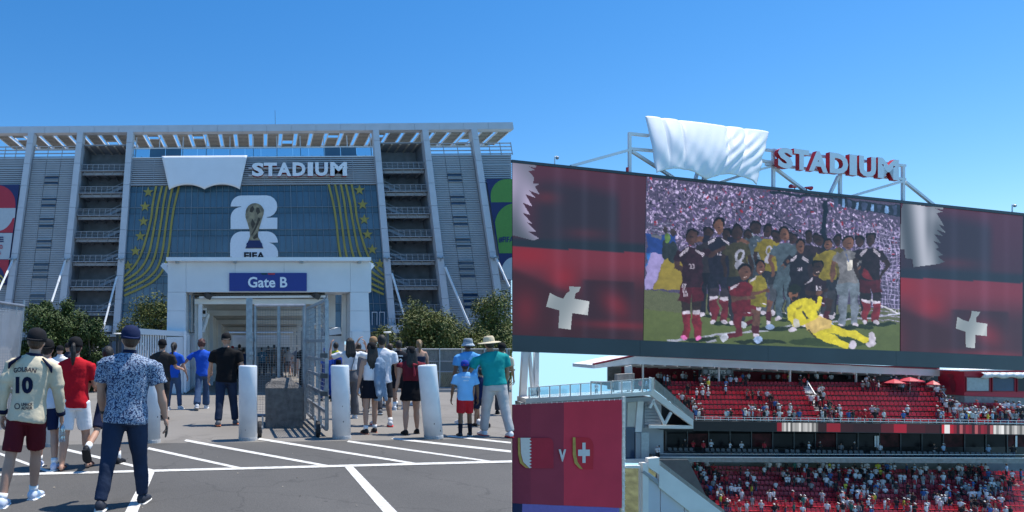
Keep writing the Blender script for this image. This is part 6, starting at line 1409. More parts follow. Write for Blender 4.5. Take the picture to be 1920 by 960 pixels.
segs += [(1534, 1550, (46, 28, 32)), (1550, 1576, (128, 30, 44)), (1576, 1600, (50, 26, 32)), (1600, 1652, (42, 24, 30)), (1652, 1676, (84, 28, 38)), (1676, 1700, (150, 30, 50)), (1700, 1735, (70, 26, 34)), (1735, 1762, (56, 26, 32)), (1762, 1766, (20, 20, 24)), (1766, 1771, (200, 60, 70)), (1771, 1781, (226, 226, 228)), (1781, 1788, (170, 30, 50))]
for k in range(13): segs.append((1788+5.7*k, 1793.7+5.7*k, [(120, 30, 44), (60, 26, 34), (170, 90, 96), (90, 28, 40), (140, 32, 50)][k % 5]))
for k in range(12): g = (216, 150, 206, 236, 120, 190, 96, 160, 200, 150, 110, 170)[k]; segs.append((1863+4.9*k, 1867.9+4.9*k, (g, g, g)))
for a, b, c in segs:
    mb = MB(); mb.col = s2l(c); qbox(mb, ((a, yr0(a)+1), (b-.1, yr0(b)+1), (b-.1, yr1(b)-1), (a, yr1(a)-1)), -.57, .015); mb.build('ribbon_segment', M_scr, gs, colattr=True)
# suites
yb0 = lambda x: 857+(x-1240)*.003
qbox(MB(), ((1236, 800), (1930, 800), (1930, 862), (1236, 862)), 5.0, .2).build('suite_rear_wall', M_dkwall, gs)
qbox(MB(), ((1225, 857.5), (1930, 859.5), (1930, 869), (1225, 866)), -.3, .3).build('balcony_front', M_conc, gs)
mb = MB(); z = QP(1500, 858, -.3).z; mb.hexa([Q(s_at(1225, 0), -.0, z-.3), Q(s_at(1930, 0), -.0, z-.3), Q(s_at(1930, 0), 6.2, z-.3), Q(s_at(1225, 0), 6.2, z-.3), Q(s_at(1225, 0), -.0, z-.05), Q(s_at(1930, 0), -.0, z-.05), Q(s_at(1930, 0), 6.2, z-.05), Q(s_at(1225, 0), 6.2, z-.05)]); mb.build('balcony_floor', M_dconc, gs); zbal = z-.05
mb = MB(); z2 = QP(1500, 807.5, -.5).z; mb.hexa([Q(s_at(1236, 0), -.4, z2-.12), Q(s_at(1930, 0), -.4, z2-.12), Q(s_at(1930, 0), 5.2, z2-.12), Q(s_at(1236, 0), 5.2, z2-.12), Q(s_at(1236, 0), -.4, z2+.02), Q(s_at(1930, 0), -.4, z2+.02), Q(s_at(1930, 0), 5.2, z2+.02), Q(s_at(1236, 0), 5.2, z2+.02)]); mb.build('suite_ceiling', M_dkwall, gs)
rnd = random.Random(3)
M_sglass = mat('smoked_suite_glass', (.012, .012, .014), .25, .4, .5, spec=.12); M_sred = mat('suite_reddish_interior', (.055, .010, .012), .4, .8, 1.2, spec=.1)
for k in range(17):
    x = 1250+40*k; fx = x+38
    if x < 1900: qbox(MB(), ((x, 813), (fx, 813), (fx, 838), (x, 838)), 3.0, .05).build('suite_window', M_sred if k % 3 == 1 else M_sglass, gs)  # every third pane is a mottled dark red
    qbox(MB(), ((x-2, 808), (x, 808), (x, 856), (x-2, 856)), 2.9, .2).build('suite_mullion', M_dark, gs)
for x in (1640, 1645, 1904): qbox(MB(), ((x, 817), (x+3.5, 817), (x+3.5, 838), (x, 838)), 2.9, .04).build('bright_window_strip', M_stwhite, gs)
chm = MB(); seat_geo(chm); cho = chm.build('balcony_chair', mat('grey_chair', (.09, .095, .10), .6), None); cho.parent = gs; cho.rotation_euler.z = ang; i = 0
for x in list(range(1258, 1915, 10)):
    if rnd.random() < .12: continue
    o = cho if i == 0 else copy_obj(cho, gs); i += 1; o.location = Q(s_at(x, .9), .9, zbal)-OFF[gs.name]
mb = MB(); mb.bar(QP(1236, 851, -.2), QP(1930, 852.5, -.2), .05); mb.bar(QP(1236, 857, -.33), QP(1930, 858.8, -.33), .09)
mb.build('balcony_rail', M_stwhite, gs)
qbox(MB(), ((1240, 853), (1930, 853), (1930, 905), (1240, 905)), 5.5, .3).build('concourse_wall', M_dconc, gs)
# canopy over the upper concourse
rt = lambda x: 665.5+(x-1190)*.0435
q = MB(); qbox(q, ((1190, rt(1190)), (1762, rt(1762)), (1762, rt(1762)+2.5), (1190, rt(1190)+2.5)), 5.9, .7); q.build('canopy_trim', M_redwall, gs)
qbox(MB(), ((1190, rt(1190)+2.6), (1762, rt(1762)+2.6), (1762, rt(1762)+15), (1190, rt(1190)+17)), 6.0, .5).build('canopy_beam', M_stwhite, gs)
f0 = [QP(1190, rt(1190)+17, 6.5), QP(1762, rt(1762)+15, 6.5)]; f1 = [f0[0]+e2*9.5-V((0, 0, .55)), f0[1]+e2*9.5-V((0, 0, .35))]
q = MB(); q.hexa([f0[0], f0[1], f1[1], f1[0], f0[0]+V((0, 0, .25)), f0[1]+V((0, 0, .25)), f1[1]+V((0, 0, .25)), f1[0]+V((0, 0, .25))]); q.build('canopy_soffit', M_clad, gs)
for k in range(24):
    a = lerp(f0[0], f0[1], (k+.5)/24); b = lerp(f1[0], f1[1], (k+.5)/24); MB().bar(a-V((0, 0, .1)), b-V((0, 0, .1)), .16, .2).build('soffit_rib', M_stwhite, gs)
w1, w0 = rt(1190), 683
q = MB(); q.hexa([QP(1114, 691, 6), QP(1189.8, w1+17, 6), QP(1189.8, w1+17, 6)+e2*8, QP(1114, 691, 6)+e2*8, QP(1114, 684.5, 6), QP(1189.8, w1+3, 6), QP(1189.8, w1+3, 6)+e2*8, QP(1114, 684.5, 6)+e2*8]); q.build('canopy_wing', M_stwhite, gs)
q = MB(); q.hexa([QP(1114, 684.3, 5.95), QP(1189.8, w1+2.8, 5.95), QP(1189.8, w1+2.8, 5.95)+e2*.6, QP(1114, 684.3, 5.95)+e2*.6, QP(1114, 681.5, 5.95), QP(1189.8, w1, 5.95), QP(1189.8, w1, 5.95)+e2*.6, QP(1114, 681.5, 5.95)+e2*.6]); q.build('canopy_trim', M_redwall, gs)
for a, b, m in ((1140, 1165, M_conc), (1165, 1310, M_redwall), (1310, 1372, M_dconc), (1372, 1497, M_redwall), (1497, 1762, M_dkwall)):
    qbox(MB(), ((a, 686), (b-.2, 686), (b-.2, 730), (a, 730)), 15.0, .3).build('concourse_wall', m, gs)
z = UZ(7)+.3; q = MB(); a, b = s_at(1150, 7), s_at(1770, 7); q.hexa([Q(a, 6.7, z-.3), Q(b, 6.7, z-.3), Q(b, 15, z-.3), Q(a, 15, z-.3), Q(a, 6.7, z), Q(b, 6.7, z), Q(b, 15, z), Q(a, 15, z)]); q.build('concourse_floor', M_step, gs); zcon = z
for x in (1206, 1348.5, 1482, 1606, 1723): qbox(MB(), ((x-1.3, rt(x)+14), (x+1.3, rt(x)+14), (x+1.3, 724), (x-1.3, 724)), 6.6, .2).build('canopy_post', M_stwhite, gs)
for x in (1430, 1590, 1627, 1441): qbox(MB(), ((x, 703), (x+5, 703), (x+5, 711), (x, 711)), 14.6, .3).build('wall_speaker', M_slab, gs)
sp = qbox(MB(), ((1317, 690.5), (1374, 692), (1374, 704), (1317, 703)), 8.0, .15).build('kiosk_sign', mat('grey_sign_panel', (.16, .17, .18), .6), gs)
q = MB(); p0 = QP(1330, 700.3, 7.97); q_ = QP(1361, 701, 7.97); text_on(q, 'SPIRITS', p0, (q_-p0).normalized(), V((0, 0, 1)), 6.6*p0.y/F, .02, .02, fit=(q_-p0).length); q.build('lettering', M_stwhite, sp)
for x in (1323, 1366.5):
    q = MB(); c = QP(x, 697, 7.96); q.prism([c+e1*(.3*math.cos(2*math.pi*k/12))+V((0, 0, .3*math.sin(2*math.pi*k/12))) for k in range(12)], e2*.02); q.build('emblem_badge', M_clad, sp)
qbox(MB(), ((1173, 687), (1185, 685), (1186, 701), (1174, 703)), 5.5, .4).build('loudspeaker', M_stwhite, gs)
# press box at the right
pbx = thing('press_box', 'bright red press box at the right end of the upper red seats', 'booth', QP(1850, 743, 4))
M_redbox = mat('bright_red_panel', (.50, .018, .045), .5, .08, .4)
f = [QP(1808, 742, 3), QP(1930, 746, 3), QP(1930, 694, 3), QP(1808, 696, 3)]; q = MB(); q.hexa([f[0], f[1], f[1]+e2*3.6, f[0]+e2*3.6, f[3], f[2], f[2]+e2*3.6, f[3]+e2*3.6]); q.build('booth_body', M_redbox, pbx)
for a, b, m in ((1813, 1855, mat('pale_window_blind', (.42, .45, .46), .4)), (1862, 1902, M_slot), (1909, 1925, M_dkwall)):
    w_ = qbox(MB(), ((a, 708), (b, 709), (b, 733.5), (a, 732.5)), 2.93, .08).build('window', m, pbx)
    fr_ = MB(); 
    for (x0, y0, x1, y1) in ((a-1.5, 706.5, b+1.5, 708), (a-1.5, 733, b+1.5, 735), (a-1.5, 708, a, 733), (b, 708, b+1.5, 733)): qbox(fr_, ((x0, y0), (x1, y0), (x1, y1), (x0, y1)), 2.88, .1)
    fr_.build('window_frame', M_redwall, w_)
SD = lambda t, y: QP(1808, y, 3)+e2*(3.6*t)-e1*.03
q = MB(); q.prism([SD(a, b) for a, b in ((.62, 703), (.48, 702), (.36, 706), (.40, 712), (.30, 722), (.34, 736), (.42, 738), (.5, 728), (.56, 716), (.5, 710), (.60, 708))], -e1*.02); q.build('wall_emblem', M_redwall, pbx)
qbox(MB(), ((1808.5, 742.5), (1930, 746.5), (1930, 768), (1808.5, 765)), 3.05, 3.5).build('booth_base', M_conc, pbx)
qbox(MB(), ((1800, 694), (1930, 692), (1930, 694), (1800, 696)), 2.8, 4.0).build('booth_roof', M_stwhite, pbx)
def fab(u, v): x = lerp(1840, 1926, u); p = QP(x, lerp(698.5, 708.5+1.2*math.sin(17*u), v), 2.7); return p-e2*(.25*math.sin(math.pi*v)+.12*math.sin(40*u+5*v))
cloth('rolled_sheet', fab, 'rolled white sheet along the top of the red press box', QP(1880, 704, 2.7), 40, 6, M_cloth2, 'sheet', .04)
for x, y, w, dep, lb_ in ((1677, 714, 40, 5.7, 'red parasol in the middle of the upper concourse, left of two overlapping ones'), (1706, 710.5, 40, 5.3, 'red parasol overlapping its left neighbour on the upper concourse'), (1750, 717, 26, 5.5, 'red parasol next to the red press box')):
    c = QP(x, y, dep); t = thing('parasol', lb_, 'parasol', V((c.x, c.y, UZ(6))), 'red parasols'); r = w/2*c.y/F; q = MB(); n = 8
    q.loft([[c+V((rr*math.cos(2*math.pi*k/n), rr*math.sin(2*math.pi*k/n), zz)) for k in range(n)] for rr, zz in ((r, -.35), (r*.98, -.25), (r*.45, .05), (.03, .25))]); q.build('canopy', M_redbox, t); q = MB(); q.tube((c.x, c.y, UZ(6)), c+V((0, 0, .3)), .04, n=6); q.build('pole', M_stwhite, t)
# side walls of both tiers, walkway and frames at the left
sl = thing('stair_wing', 'white stair wing and walkway at the left end of the red grandstand', 'stair wing', QP(1200, 940, -1))
M_perf = sheer('perforated_rail_mesh', (.42, .42, .40), .8)
qbox(MB(), ((1221, 727), (1300, 787), (1300, 800), (1221, 742)), -.8, .5).build('sloping_parapet', M_stwhite, sl)
qbox(MB(), ((1221, 707), (1226, 709), (1226, 731), (1221, 727)), -.8, .6).build('parapet_end', M_stwhite, sl)
qbox(MB(), ((1227, 711), (1300, 776), (1300, 786), (1227, 730.5)), -.6, .05).build('rail_mesh', M_perf, sl)
q = MB(); 
for k in range(6): q.bar(QP(1227+.5, 711+k*3.4, -.66), QP(1300, 775+k*2.2, -.66), .05)
for k in range(5): x = 1228+k*18; q.bar(QP(x, 711+(x-1227)*.875, -.66), QP(x, 731+(x-1227)*.76, -.66), .08)
q.build('rail', M_galv, sl)
qbox(MB(), ((1236, 872), (1360, 965), (1360, 1012), (1236, 914)), -8, .5).build('sloping_parapet', M_stwhite, sl)
qbox(MB(), ((1216, 860), (1236.5, 858), (1236.5, 890), (1216, 876)), -8, .8).build('parapet_end', M_stwhite, sl)
qbox(MB(), ((1237, 864), (1358, 957), (1358, 966), (1237, 874)), -7.8, .05).build('rail_mesh', M_perf, sl)
q = MB()
for k in range(5): q.bar(QP(1237, 864+k*2.6, -7.86), QP(1358, 957+k*2.2, -7.86), .05)
for k in range(7): x = 1238+k*18; q.bar(QP(x, 864+(x-1237)*.77, -7.86), QP(x, 875+(x-1237)*.76, -7.86), .08)
q.build('rail', M_galv, sl)
qbox(MB(), ((1205, 868), (1216, 868), (1216, 876), (1350, 984), (1205, 984))[:2]+((1216, 984), (1205, 984)), -7.9, .6).build('lower_wall_panel', M_stwhite, sl)
for a, b in ((1205, 1238), (1239, 1283), (1284, 1350)):
    ya = lambda x: 885+(x-1216)*.76
    qbox(MB(), ((a, ya(a)), (b-.6, ya(b)), (b-.6, 985), (a, 985)), -7.7, .3).build('lower_wall_panel', mat('lilac_white_panel', (.62, .64, .72), .6, .04, .4), sl)
q = MB()
for a, b in (((1205, 884), (1352, 996)),): q.bar(QP(*a, -7.8), QP(*b, -7.8), .35)
q.build('wall_trim', M_clad, sl)
# upper deck walkway with glass balustrade
qbox(MB(), ((986, 747), (1222, 734), (1222, 741), (986, 756)), -1.0, 4).build('walkway_slab', M_stwhite, sl)
qbox(MB(), ((978, 755), (1222, 744), (1222, 752), (978, 762)), -.7, 3).build('walkway_beam', M_clad, sl)
for k in range(12):
    xa, xb = 992+19.3*k, 992+19.3*(k+1)-2; ty = lambda x: 727-(x-992)*.077; by = lambda x: 746-(x-992)*.051
    qbox(MB(), ((xa+2, ty(xa)+1), (xb, ty(xb)+1), (xb, by(xb)), (xa+2, by(xa))), -.95, .04).build('balustrade_pane', M_glass, sl)
    q = MB(); q.bar(QP(xa, ty(xa), -.95), QP(xa, by(xa)+1, -.95), .16, .1); q.build('baluster', M_stwhite, sl)
q = MB(); q.bar(QP(990, 727, -.95), QP(1227, 708.8, -.95), .1); q.build('top_rail', M_stwhite, sl)
for quad in (((981, 650), (992, 650), (987, 757), (975, 757)), ((1003.5, 650), (1011, 650), (1010, 747), (1002, 748)), ((991, 650), (995, 650), (1004, 742), (999, 746))):
    qbox(MB(), quad, 2.0, .8).build('frame_column', M_stwhite, sl)
qbox(MB(), ((1158, 702), (1190, 700), (1190, 733), (1158, 735)), 4, 1).build('service_box', M_conc, sl)
qbox(MB(), ((1165, 717), (1188, 716), (1188, 731), (1165, 732)), -.2, .8).build('cabinet', M_stwhite, sl)
# walls between the tiers
for quad, m, nm, dep in ((((1168, 748), (1240, 744), (1240, 802), (1168, 802)), M_clad, 'side_wall', .2), (((1177, 755), (1194, 753), (1191, 800), (1176, 800)), mat('cream_panel', (.62, .60, .56), .6, .04), 'wall_panel', .1), (((1196, 753), (1207, 752), (1203, 810), (1191, 810)), M_stwhite, 'wall_panel', -.1), (((1174, 802), (1192, 802), (1192, 861), (1174, 861)), M_slot, 'side_window', .0), (((1192, 812), (1202, 812), (1202, 860), (1192, 860)), M_clad, 'wall_panel', -.2), (((1202.5, 811), (1217, 811), (1217, 858), (1202.5, 860)), mat('pale_glass_panel', (.40, .46, .48), .2, .1), 'wall_panel', -.3), (((1174, 861), (1217, 860), (1217, 866), (1174, 868)), M_stwhite, 'floor_edge', -.6), (((1217, 797), (1300, 798), (1300, 804), (1217, 803)), M_stwhite, 'tie_beam', -.6)):
    qbox(MB(), quad, dep, .25).build(nm, m, sl)
for k in range(8): qbox(MB(), ((1209, 756+6*k), (1238, 756+6*k), (1238, 760+6*k), (1209, 760+6*k)), .0, .2).build('louvre_slat', M_clad, sl)
q = MB()
for a, b in (((1224, 752), (1246, 796)), ((1246, 796), (1258, 773)), ((1218, 765), (1226, 748))): q.bar(QP(*a, -.7), QP(*b, -.7), .28)
q.build('truss_brace', M_stwhite, sl)
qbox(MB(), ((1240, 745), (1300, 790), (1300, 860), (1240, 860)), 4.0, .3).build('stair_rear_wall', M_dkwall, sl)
qbox(MB(), ((1174, 800), (1244, 800), (1244, 868), (1174, 868)), 1.2, .2).build('side_wall', M_clad, sl)
qbox(MB(), ((1236, 862), (1290, 862), (1352, 985), (1215, 985)), -3.8, .2).build('stair_side_wall', M_step, sl)
# mast, bank and people beside the banner
for quad in (((1168, 744), (1173, 744), (1171, 985), (1166, 985)), ((1200, 868), (1205.5, 868), (1205.5, 985), (1200, 985)), ((1173, 873), (1201, 873), (1201, 878), (1173, 878))):
    qbox(MB(), quad, -8.0 if quad[0][0] != 1200 else -7.5, .4).build('mast_post', M_stwhite, sl)
q = MB()
for k in range(18): y = 752+k*12; q.bar(QP(1166.5, y, -8.2), QP(1172, y+5, -8.2), .12)
q.build('mast_lacing', M_stwhite, sl)
bk_ = MB(); f = [QP(1150, 1000, 10), QP(1230, 1000, 10), QP(1230, 872, 22), QP(1150, 872, 22)]; bk_.hexa([f[0]-V((0, 0, 1)), f[1]-V((0, 0, 1)), f[2]-V((0, 0, 9)), f[3]-V((0, 0, 9)), *f]); bk_.build('grass_bank', mat('dry_grass', (.105, .12, .06), .95, .4, .8, .5, 10), kind='structure')
c = QP(1182, 884, 11)
tree('bank_tree', 'small green tree seen between the banner and the white stand wall', 1172, 1190, 874, 898, c.y, 700, M_leafo, 31, .25) if False else None
# match banner
bn = thing('match_banner', 'large red and maroon banner with two flag badges hung below the big screen', 'banner', QP(1064, 950, -10))
BD = -10.0
def bnr(x0, x1, yt, yb, m, nm, n=14, dep=BD):
    vs = []; fs = []
    for j in range(9):
        for i in range(n+1):
            u = i/n; x = lerp(x0, x1, u); y = lerp(yt(x), yb(x), j/8); p = QP(x, y, dep)+e2*(.05*math.sin(x*.11+y*.05)+.04*math.sin(y*.13-x*.03)); vs.append(p)
    for j in range(8):
        for i in range(n): a = j*(n+1)+i; fs.append((a, a+1, a+n+2, a+n+1))
    mb = MB(); mb.add(vs, fs); return mb.build(nm, m, bn, smooth=True, recalc=False)
BT = lambda x: 758.5-(x-962)*.046; BB = lambda x: 943.5+(x-961)*.044; BM = lambda x: 958
mm1 = smat('maroon_banner_cloth', (164, 58, 84), rough=.8, var=.06, scale=.4); mm2 = smat('red_banner_cloth', (226, 62, 88), rough=.8, var=.06, scale=.4); mm3 = smat('violet_banner_cloth', (132, 118, 196), rough=.8, var=.05)
bnr(960.5, 995, BT, BB, smat('dark_maroon_banner_cloth', (150, 54, 80), rough=.8, var=.05), 'maroon_stripe'); bnr(995, 1057, BT, BB, mm1, 'maroon_field'); bnr(1057, 1166, BT, BB, mm2, 'red_field')
bnr(979, 1161, lambda x: BB(x)+.3, lambda x: 990, mm3, 'violet_field'); bnr(960.5, 979, lambda x: BB(x)+.3, lambda x: 990, smat('navy_banner_cloth', (38, 48, 92), rough=.8), 'navy_field')
qbox(MB(), ((960.6, BT(961)), (1166.5, BT(1166)), (1163, 990), (960.5, 990)), BD+.25, .2).build('banner_frame', M_galv, bn)
B_ = lambda pts, k: [QP(x, y, BD-.12-.03*k) for x, y in pts]
def bp(nm, pts, m, k): mb = MB(); mb.prism(B_(pts, k), e2*.02); mb.build(nm, m, bn)
M_bw = mat('white_banner_print', (.74, .73, .78), .7, .04); M_bg = smat('gold_banner_print', (190, 160, 84), rough=.6, var=.2, scale=2); M_br = smat('crimson_banner_print', (214, 40, 62), rough=.7, var=.08, scale=.6); M_bm = smat('maroon_banner_print', (182, 36, 66), rough=.7, var=.08, scale=.6)
bp('badge_field', [(973, 821), (1028, 821)]+arc(1028, 833, 10, 12, 90, 0, 5)+[(1038, 878), (990, 878)]+arc(990, 858, 17, 20, -90, -180, 6), M_bm, 0)
bp('badge_edge', [(971, 821), (975, 821), (976, 850)]+[(980, 866), (992, 878), (986, 877)]+[(975, 868), (971.5, 852)], M_bg, 1)
zz = [(976, 821), (996, 821)]
for k in range(9): zz += [(992.5, 824.5+6.1*k), (997, 827.5+6.1*k)]
bp('badge_serrated_field', zz+[(993, 878), (981, 866), (977, 850)], M_bw, 2)
bp('badge_field', [(1076, 820), (1101, 820)]+arc(1101, 838, 12, 18, 90, 0, 5)+[(1112, 880), (1092, 880)]+arc(1092, 860, 17, 20, -90, -170, 6), M_br, 0)
bp('badge_edge', [(1074, 820), (1079, 820), (1080, 850)]+[(1083, 866), (1093, 880), (1086, 878)]+[(1077, 868), (1074, 852)], M_bg, 1)
bp('badge_cross', [(1092, 830), (1098, 830), (1098, 843), (1106, 843), (1106, 855), (1098, 855), (1098, 868), (1092, 868), (1092, 855), (1084, 855), (1084, 843), (1092, 843)], M_bw, 2)
q = MB(); p0 = QP(1047.5, 865.5, BD-.2); q_ = QP(1061.5, 865.5, BD-.2); text_on(q, 'V', p0, (q_-p0).normalized(), V((0, 0, 1)), 23*p0.y/F, .05, .03, fit=(q_-p0).length); q.build('lettering', M_bw, bn)
tc_ = MB()
for k in range(21): x = 966+9.8*k; tc_.bar(QP(x, BT(x)-2, BD), QP(x, BT(x)+1, BD), .06)
tc_.build('cable_tie', M_stwhite, bn)

# ------------------------------------------------------------ spectators
def objcol():
    m = bpy.data.materials.new('spectator_clothes'); m.use_nodes = True; nt = m.node_tree; oi = nt.nodes.new('ShaderNodeObjectInfo'); nt.links.new(oi.outputs['Color'], nt.nodes['Principled BSDF'].inputs['Base Color']); nt.nodes['Principled BSDF'].inputs['Roughness'].default_value = .85; return m
M_spec = objcol()
def spec_geo(mb, var, X=V((1, 0, 0)), Yv=V((0, 1, 0)), o=V((0, 0, 0)), idx=(0, 1, 2, 3), h=1.0):
    """a small figure facing -Y; material slots: clothes, skin, trousers, hat"""
    pt = lambda x, y, z: o+X*(x*h)+Yv*(y*h)+V((0, 0, z*h)); ring = lambda z, rx, ry, cx=0, cy=0, n=8: [pt(cx+rx*math.cos(2*math.pi*k/n), cy+ry*math.sin(2*math.pi*k/n), z) for k in range(n)]
    sit = var == 3; dz = -.42 if sit else 0
    mb.mi = idx[2]
    for s in (-1, 1):
        if sit: mb.tube(pt(s*.1, .05, .47), pt(s*.12, -.38, .48), .08*h, .065*h, 6); mb.tube(pt(s*.12, -.38, .48), pt(s*.12, -.36, .06), .06*h, .045*h, 6)
        else: mb.tube(pt(s*.095, 0, .90), pt(s*.12, .0, .06), .085*h, .05*h, 6)
    mb.mi = idx[0]; mb.loft([ring(.86+dz, .17, .12), ring(1.0+dz, .165, .11), ring(1.25+dz, .19, .12), ring(1.42+dz, .20, .10), ring(1.48+dz, .09, .07)])
    arms = {0: (((.25, 0, 1.12), (.26, -.10, .88)),)*2, 1: (((.24, -.08, 1.14), (.10, -.26, 1.22)),)*2, 2: (((.34, -.05, 1.62), (.26, -.08, 1.90)), ((.25, 0, 1.12), (.24, -.16, .95))), 3: (((.25, -.06, 1.16), (.14, -.26, 1.02)),)*2, 4: (((.30, .02, 1.18), (.14, .0, 1.02)), ((.25, 0, 1.12), (.26, -.05, .86)))}[var]
    for s, a in zip((-1, 1), arms):
        p0 = pt(s*.20, 0, 1.42+dz); p1 = pt(s*a[0][0], a[0][1], a[0][2]+dz); p2 = pt(s*a[1][0], a[1][1], a[1][2]+dz)
        mb.mi = idx[0]; mb.tube(p0, p1, .06*h, .05*h, 5); mb.mi = idx[1]; mb.tube(p1, p2, .042*h, .035*h, 5)
    mb.mi = idx[1]; mb.tube(pt(0, 0, 1.46+dz), pt(0, -.01, 1.58+dz), .05*h, .05*h, 6); mb.ell(pt(0, -.01, 1.65+dz), (.085*h, .095*h, .12*h), 8, 6)
    mb.mi = idx[3]; mb.loft([ring(1.68+dz, .095, .105), ring(1.75+dz, .085, .095), ring(1.79+dz, .03, .03)]); 
    if idx[3] in (3, 8): mb.hexa([pt(-.07, -.09, 1.69+dz), pt(.07, -.09, 1.69+dz), pt(.06, -.19, 1.665+dz), pt(-.06, -.19, 1.665+dz), pt(-.07, -.09, 1.705+dz), pt(.07, -.09, 1.705+dz), pt(.06, -.19, 1.68+dz), pt(-.06, -.19, 1.68+dz)])
pmats = {'white': (.72, .72, .74), 'black': (.02, .02, .024), 'red': (.50, .025, .04), 'blue': (.05, .14, .38), 'grey': (.26, .27, .28), 'yellow': (.62, .58, .06), 'pale blue': (.38, .52, .66), 'maroon': (.16, .02, .035), 'green': (.03, .16, .13)}
trs = [mat('dark_trousers', (.03, .032, .042), .85), mat('pale_shorts', (.50, .49, .46), .85), mat('denim_trousers', (.07, .10, .17), .85)]
hats = [('white cap', mat('white_cap_cloth', (.72, .72, .72), .8)), ('dark hair', HAIR['black']), ('red cap', mat('red_cap_cloth', (.42, .03, .04), .8)), ('brown hair', HAIR['brown'])]
protos = {}
def proto(var, ti, hi):
    if (var, ti, hi) not in protos:
        mb = MB(); spec_geo(mb, var); protos[(var, ti, hi)] = mb.build('spectator', [M_spec, SKIN[('light', 'tan', 'brown')[(var+ti+hi) % 3]], trs[ti], hats[hi][1]], None)
        o = protos[(var, ti, hi)]; COL.objects.unlink(o)
    return protos[(var, ti, hi)]
rn = random.Random(21); spots = []
def put(px, dep, z, where, seg): spots.append((Q(s_at(px, dep), dep, z), where, px))
OR = ['front', 'second', 'third', 'fourth', 'fifth', 'sixth', 'seventh', 'top']
def secu(px): return 'left of the first aisle' if px < 1515 else ('between the two aisles' if px < 1765 else 'below the red press box')
def secl(px): return 'near the sloping stair wall' if px < 1400 else ('left of the crowded aisle' if px < 1560 else ('by the crowded middle aisle' if px < 1680 else ('right of the middle aisle' if px < 1800 else 'at the right end')))
for k, cl_ in ((0, [(1304, 1318, 4), (1358, 1372, 3), (1392, 1440, 11), (1450, 1500, 8), (1535, 1580, 9), (1586, 1660, 7), (1690, 1696, 1), (1755, 1765, 2), (1790, 1830, 7), (1850, 1918, 9)]), (1, [(1296, 1316, 4), (1405, 1440, 6), (1455, 1470, 3), (1480, 1500, 2), (1545, 1575, 6), (1630, 1650, 3), (1700, 1705, 1), (1755, 1770, 3), (1785, 1815, 6), (1825, 1850, 4), (1858, 1920, 13)]), (2, [(1284, 1304, 4), (1440, 1462, 3), (1535, 1560, 4), (1772, 1800, 5), (1815, 1850, 3), (1860, 1915, 8)]),
               (3, [(1270, 1292, 3), (1440, 1450, 2), (1520, 1545, 4), (1765, 1790, 4)]), (4, [(1304, 1330, 3), (1395, 1440, 6), (1535, 1545, 2), (1762, 1766, 1)]), (5, [(1286, 1296, 1), (1310, 1330, 3), (1358, 1366, 1), (1535, 1542, 2), (1755, 1770, 2)]), (6, [(1318, 1330, 2), (1360, 1366, 1), (1615, 1650, 4), (1675, 1695, 3), (1700, 1706, 1), (1752, 1760, 2)]), (7, [(1240, 1260, 3), (1310, 1330, 3), (1362, 1400, 4), (1500, 1512, 2), (1618, 1645, 3), (1670, 1695, 3)])):
    for a, b, n in cl_:
        for i in range(n): px = lerp(a, b, (i+rn.uniform(.1, .9))/n); put(px, UD(k)+rn.uniform(-.05, .2), UZ(k), 'in the %s row of the upper red seats, %s' % (OR[k], secu(px)), 0)
for i in range(34):
    px = rn.choice([rn.uniform(1230, 1310), rn.uniform(1310, 1500), rn.uniform(1500, 1620), rn.uniform(1660, 1750)]); put(px, rn.uniform(7.4, 11), zcon, 'on the upper concourse under the canopy, %s' % secu(px), 1)
dens = lambda px, k: (.85 if px < 1330+k*10 and k < 8 else .34 if px < 1400 else .20 if px < 1465 else .5 if px < 1560 else .62 if px < 1680 else .38 if px < 1790 else .55) if k < 4 else ((.9 if px < 1290+k*11 else .30) if px < 1420 else .26 if px < 1545 else .85 if 1570+0*k < px < 1640 else .4 if px < 1700 else .3 if px < 1810 else .85 if 1815 < px < 1880 else .2)
for k in range(9):
    px = lleft(k)+6
    while px < 1916:
        if rn.random() < dens(px, k)*.82: put(px+rn.uniform(-2, 2), LDp(k)+rn.uniform(-.1, .15), LZ(k), 'in the %s row from the top of the lower red seats, %s' % (['first', 'second', 'third', 'fourth', 'fifth', 'sixth', 'seventh', 'eighth', 'ninth'][k], secl(px)), 2)
        px += 7.5
for i in range(16): px = rn.uniform(1270, 1910); put(px, rn.uniform(1.4, 2.6), zbal, 'in the shade of the dark suites between the tiers', 3)
for px in (1232, 1236): put(px, -.2, QP(1232, 860, -.2).z, 'at the left end of the suite balcony', 3)
for px in (1009, 1118, 1149, 1178, 1186, 1200, 1212): put(px, .8, QP(px, lerp(746, 734, (px-992)/230), .8).z-.1, 'on the white walkway left of the red seats', 3)
# only those a viewer could see as figures stay individual: the 290 nearest
spots.sort(key=lambda q: q[0].y); ind, rest = spots[:290], spots[290:]
cols = ['white']*34+['black']*22+['red']*17+['grey']*9+['blue']*6+['pale blue']*5+['maroon']*4+['yellow']*2+['green']
VERB = {0: 'standing', 1: 'standing with both hands held in front', 2: 'standing with one arm raised', 3: 'sitting', 4: 'standing with a hand on the hip'}
info = []
for p, where, px in ind:
    var = rn.choices([0, 1, 2, 3, 4], [34, 26, 8, 20 if 'seats' in where else 0, 12])[0]; hi = rn.choices([0, 1, 2, 3], [38, 36, 12, 14])[0]; ti = rn.randrange(3); c = rn.choice(cols)
    if 'left end of the suite' in where: c = 'white'
    src = proto(var, ti, hi); o = src.copy(); COL.objects.link(o); o.location = p; o.rotation_euler.z = ang+rn.gauss(0, .5); h = rn.uniform(.93, 1.08); o.scale = (h*1.04, h, h)
    v = rn.uniform(.85, 1.15); o.color = (*[min(1, q*v) for q in pmats[c]], 1); info.append((o, 'spectator in %s with %s %s %s' % (c, hats[hi][0], VERB[var], where), px))
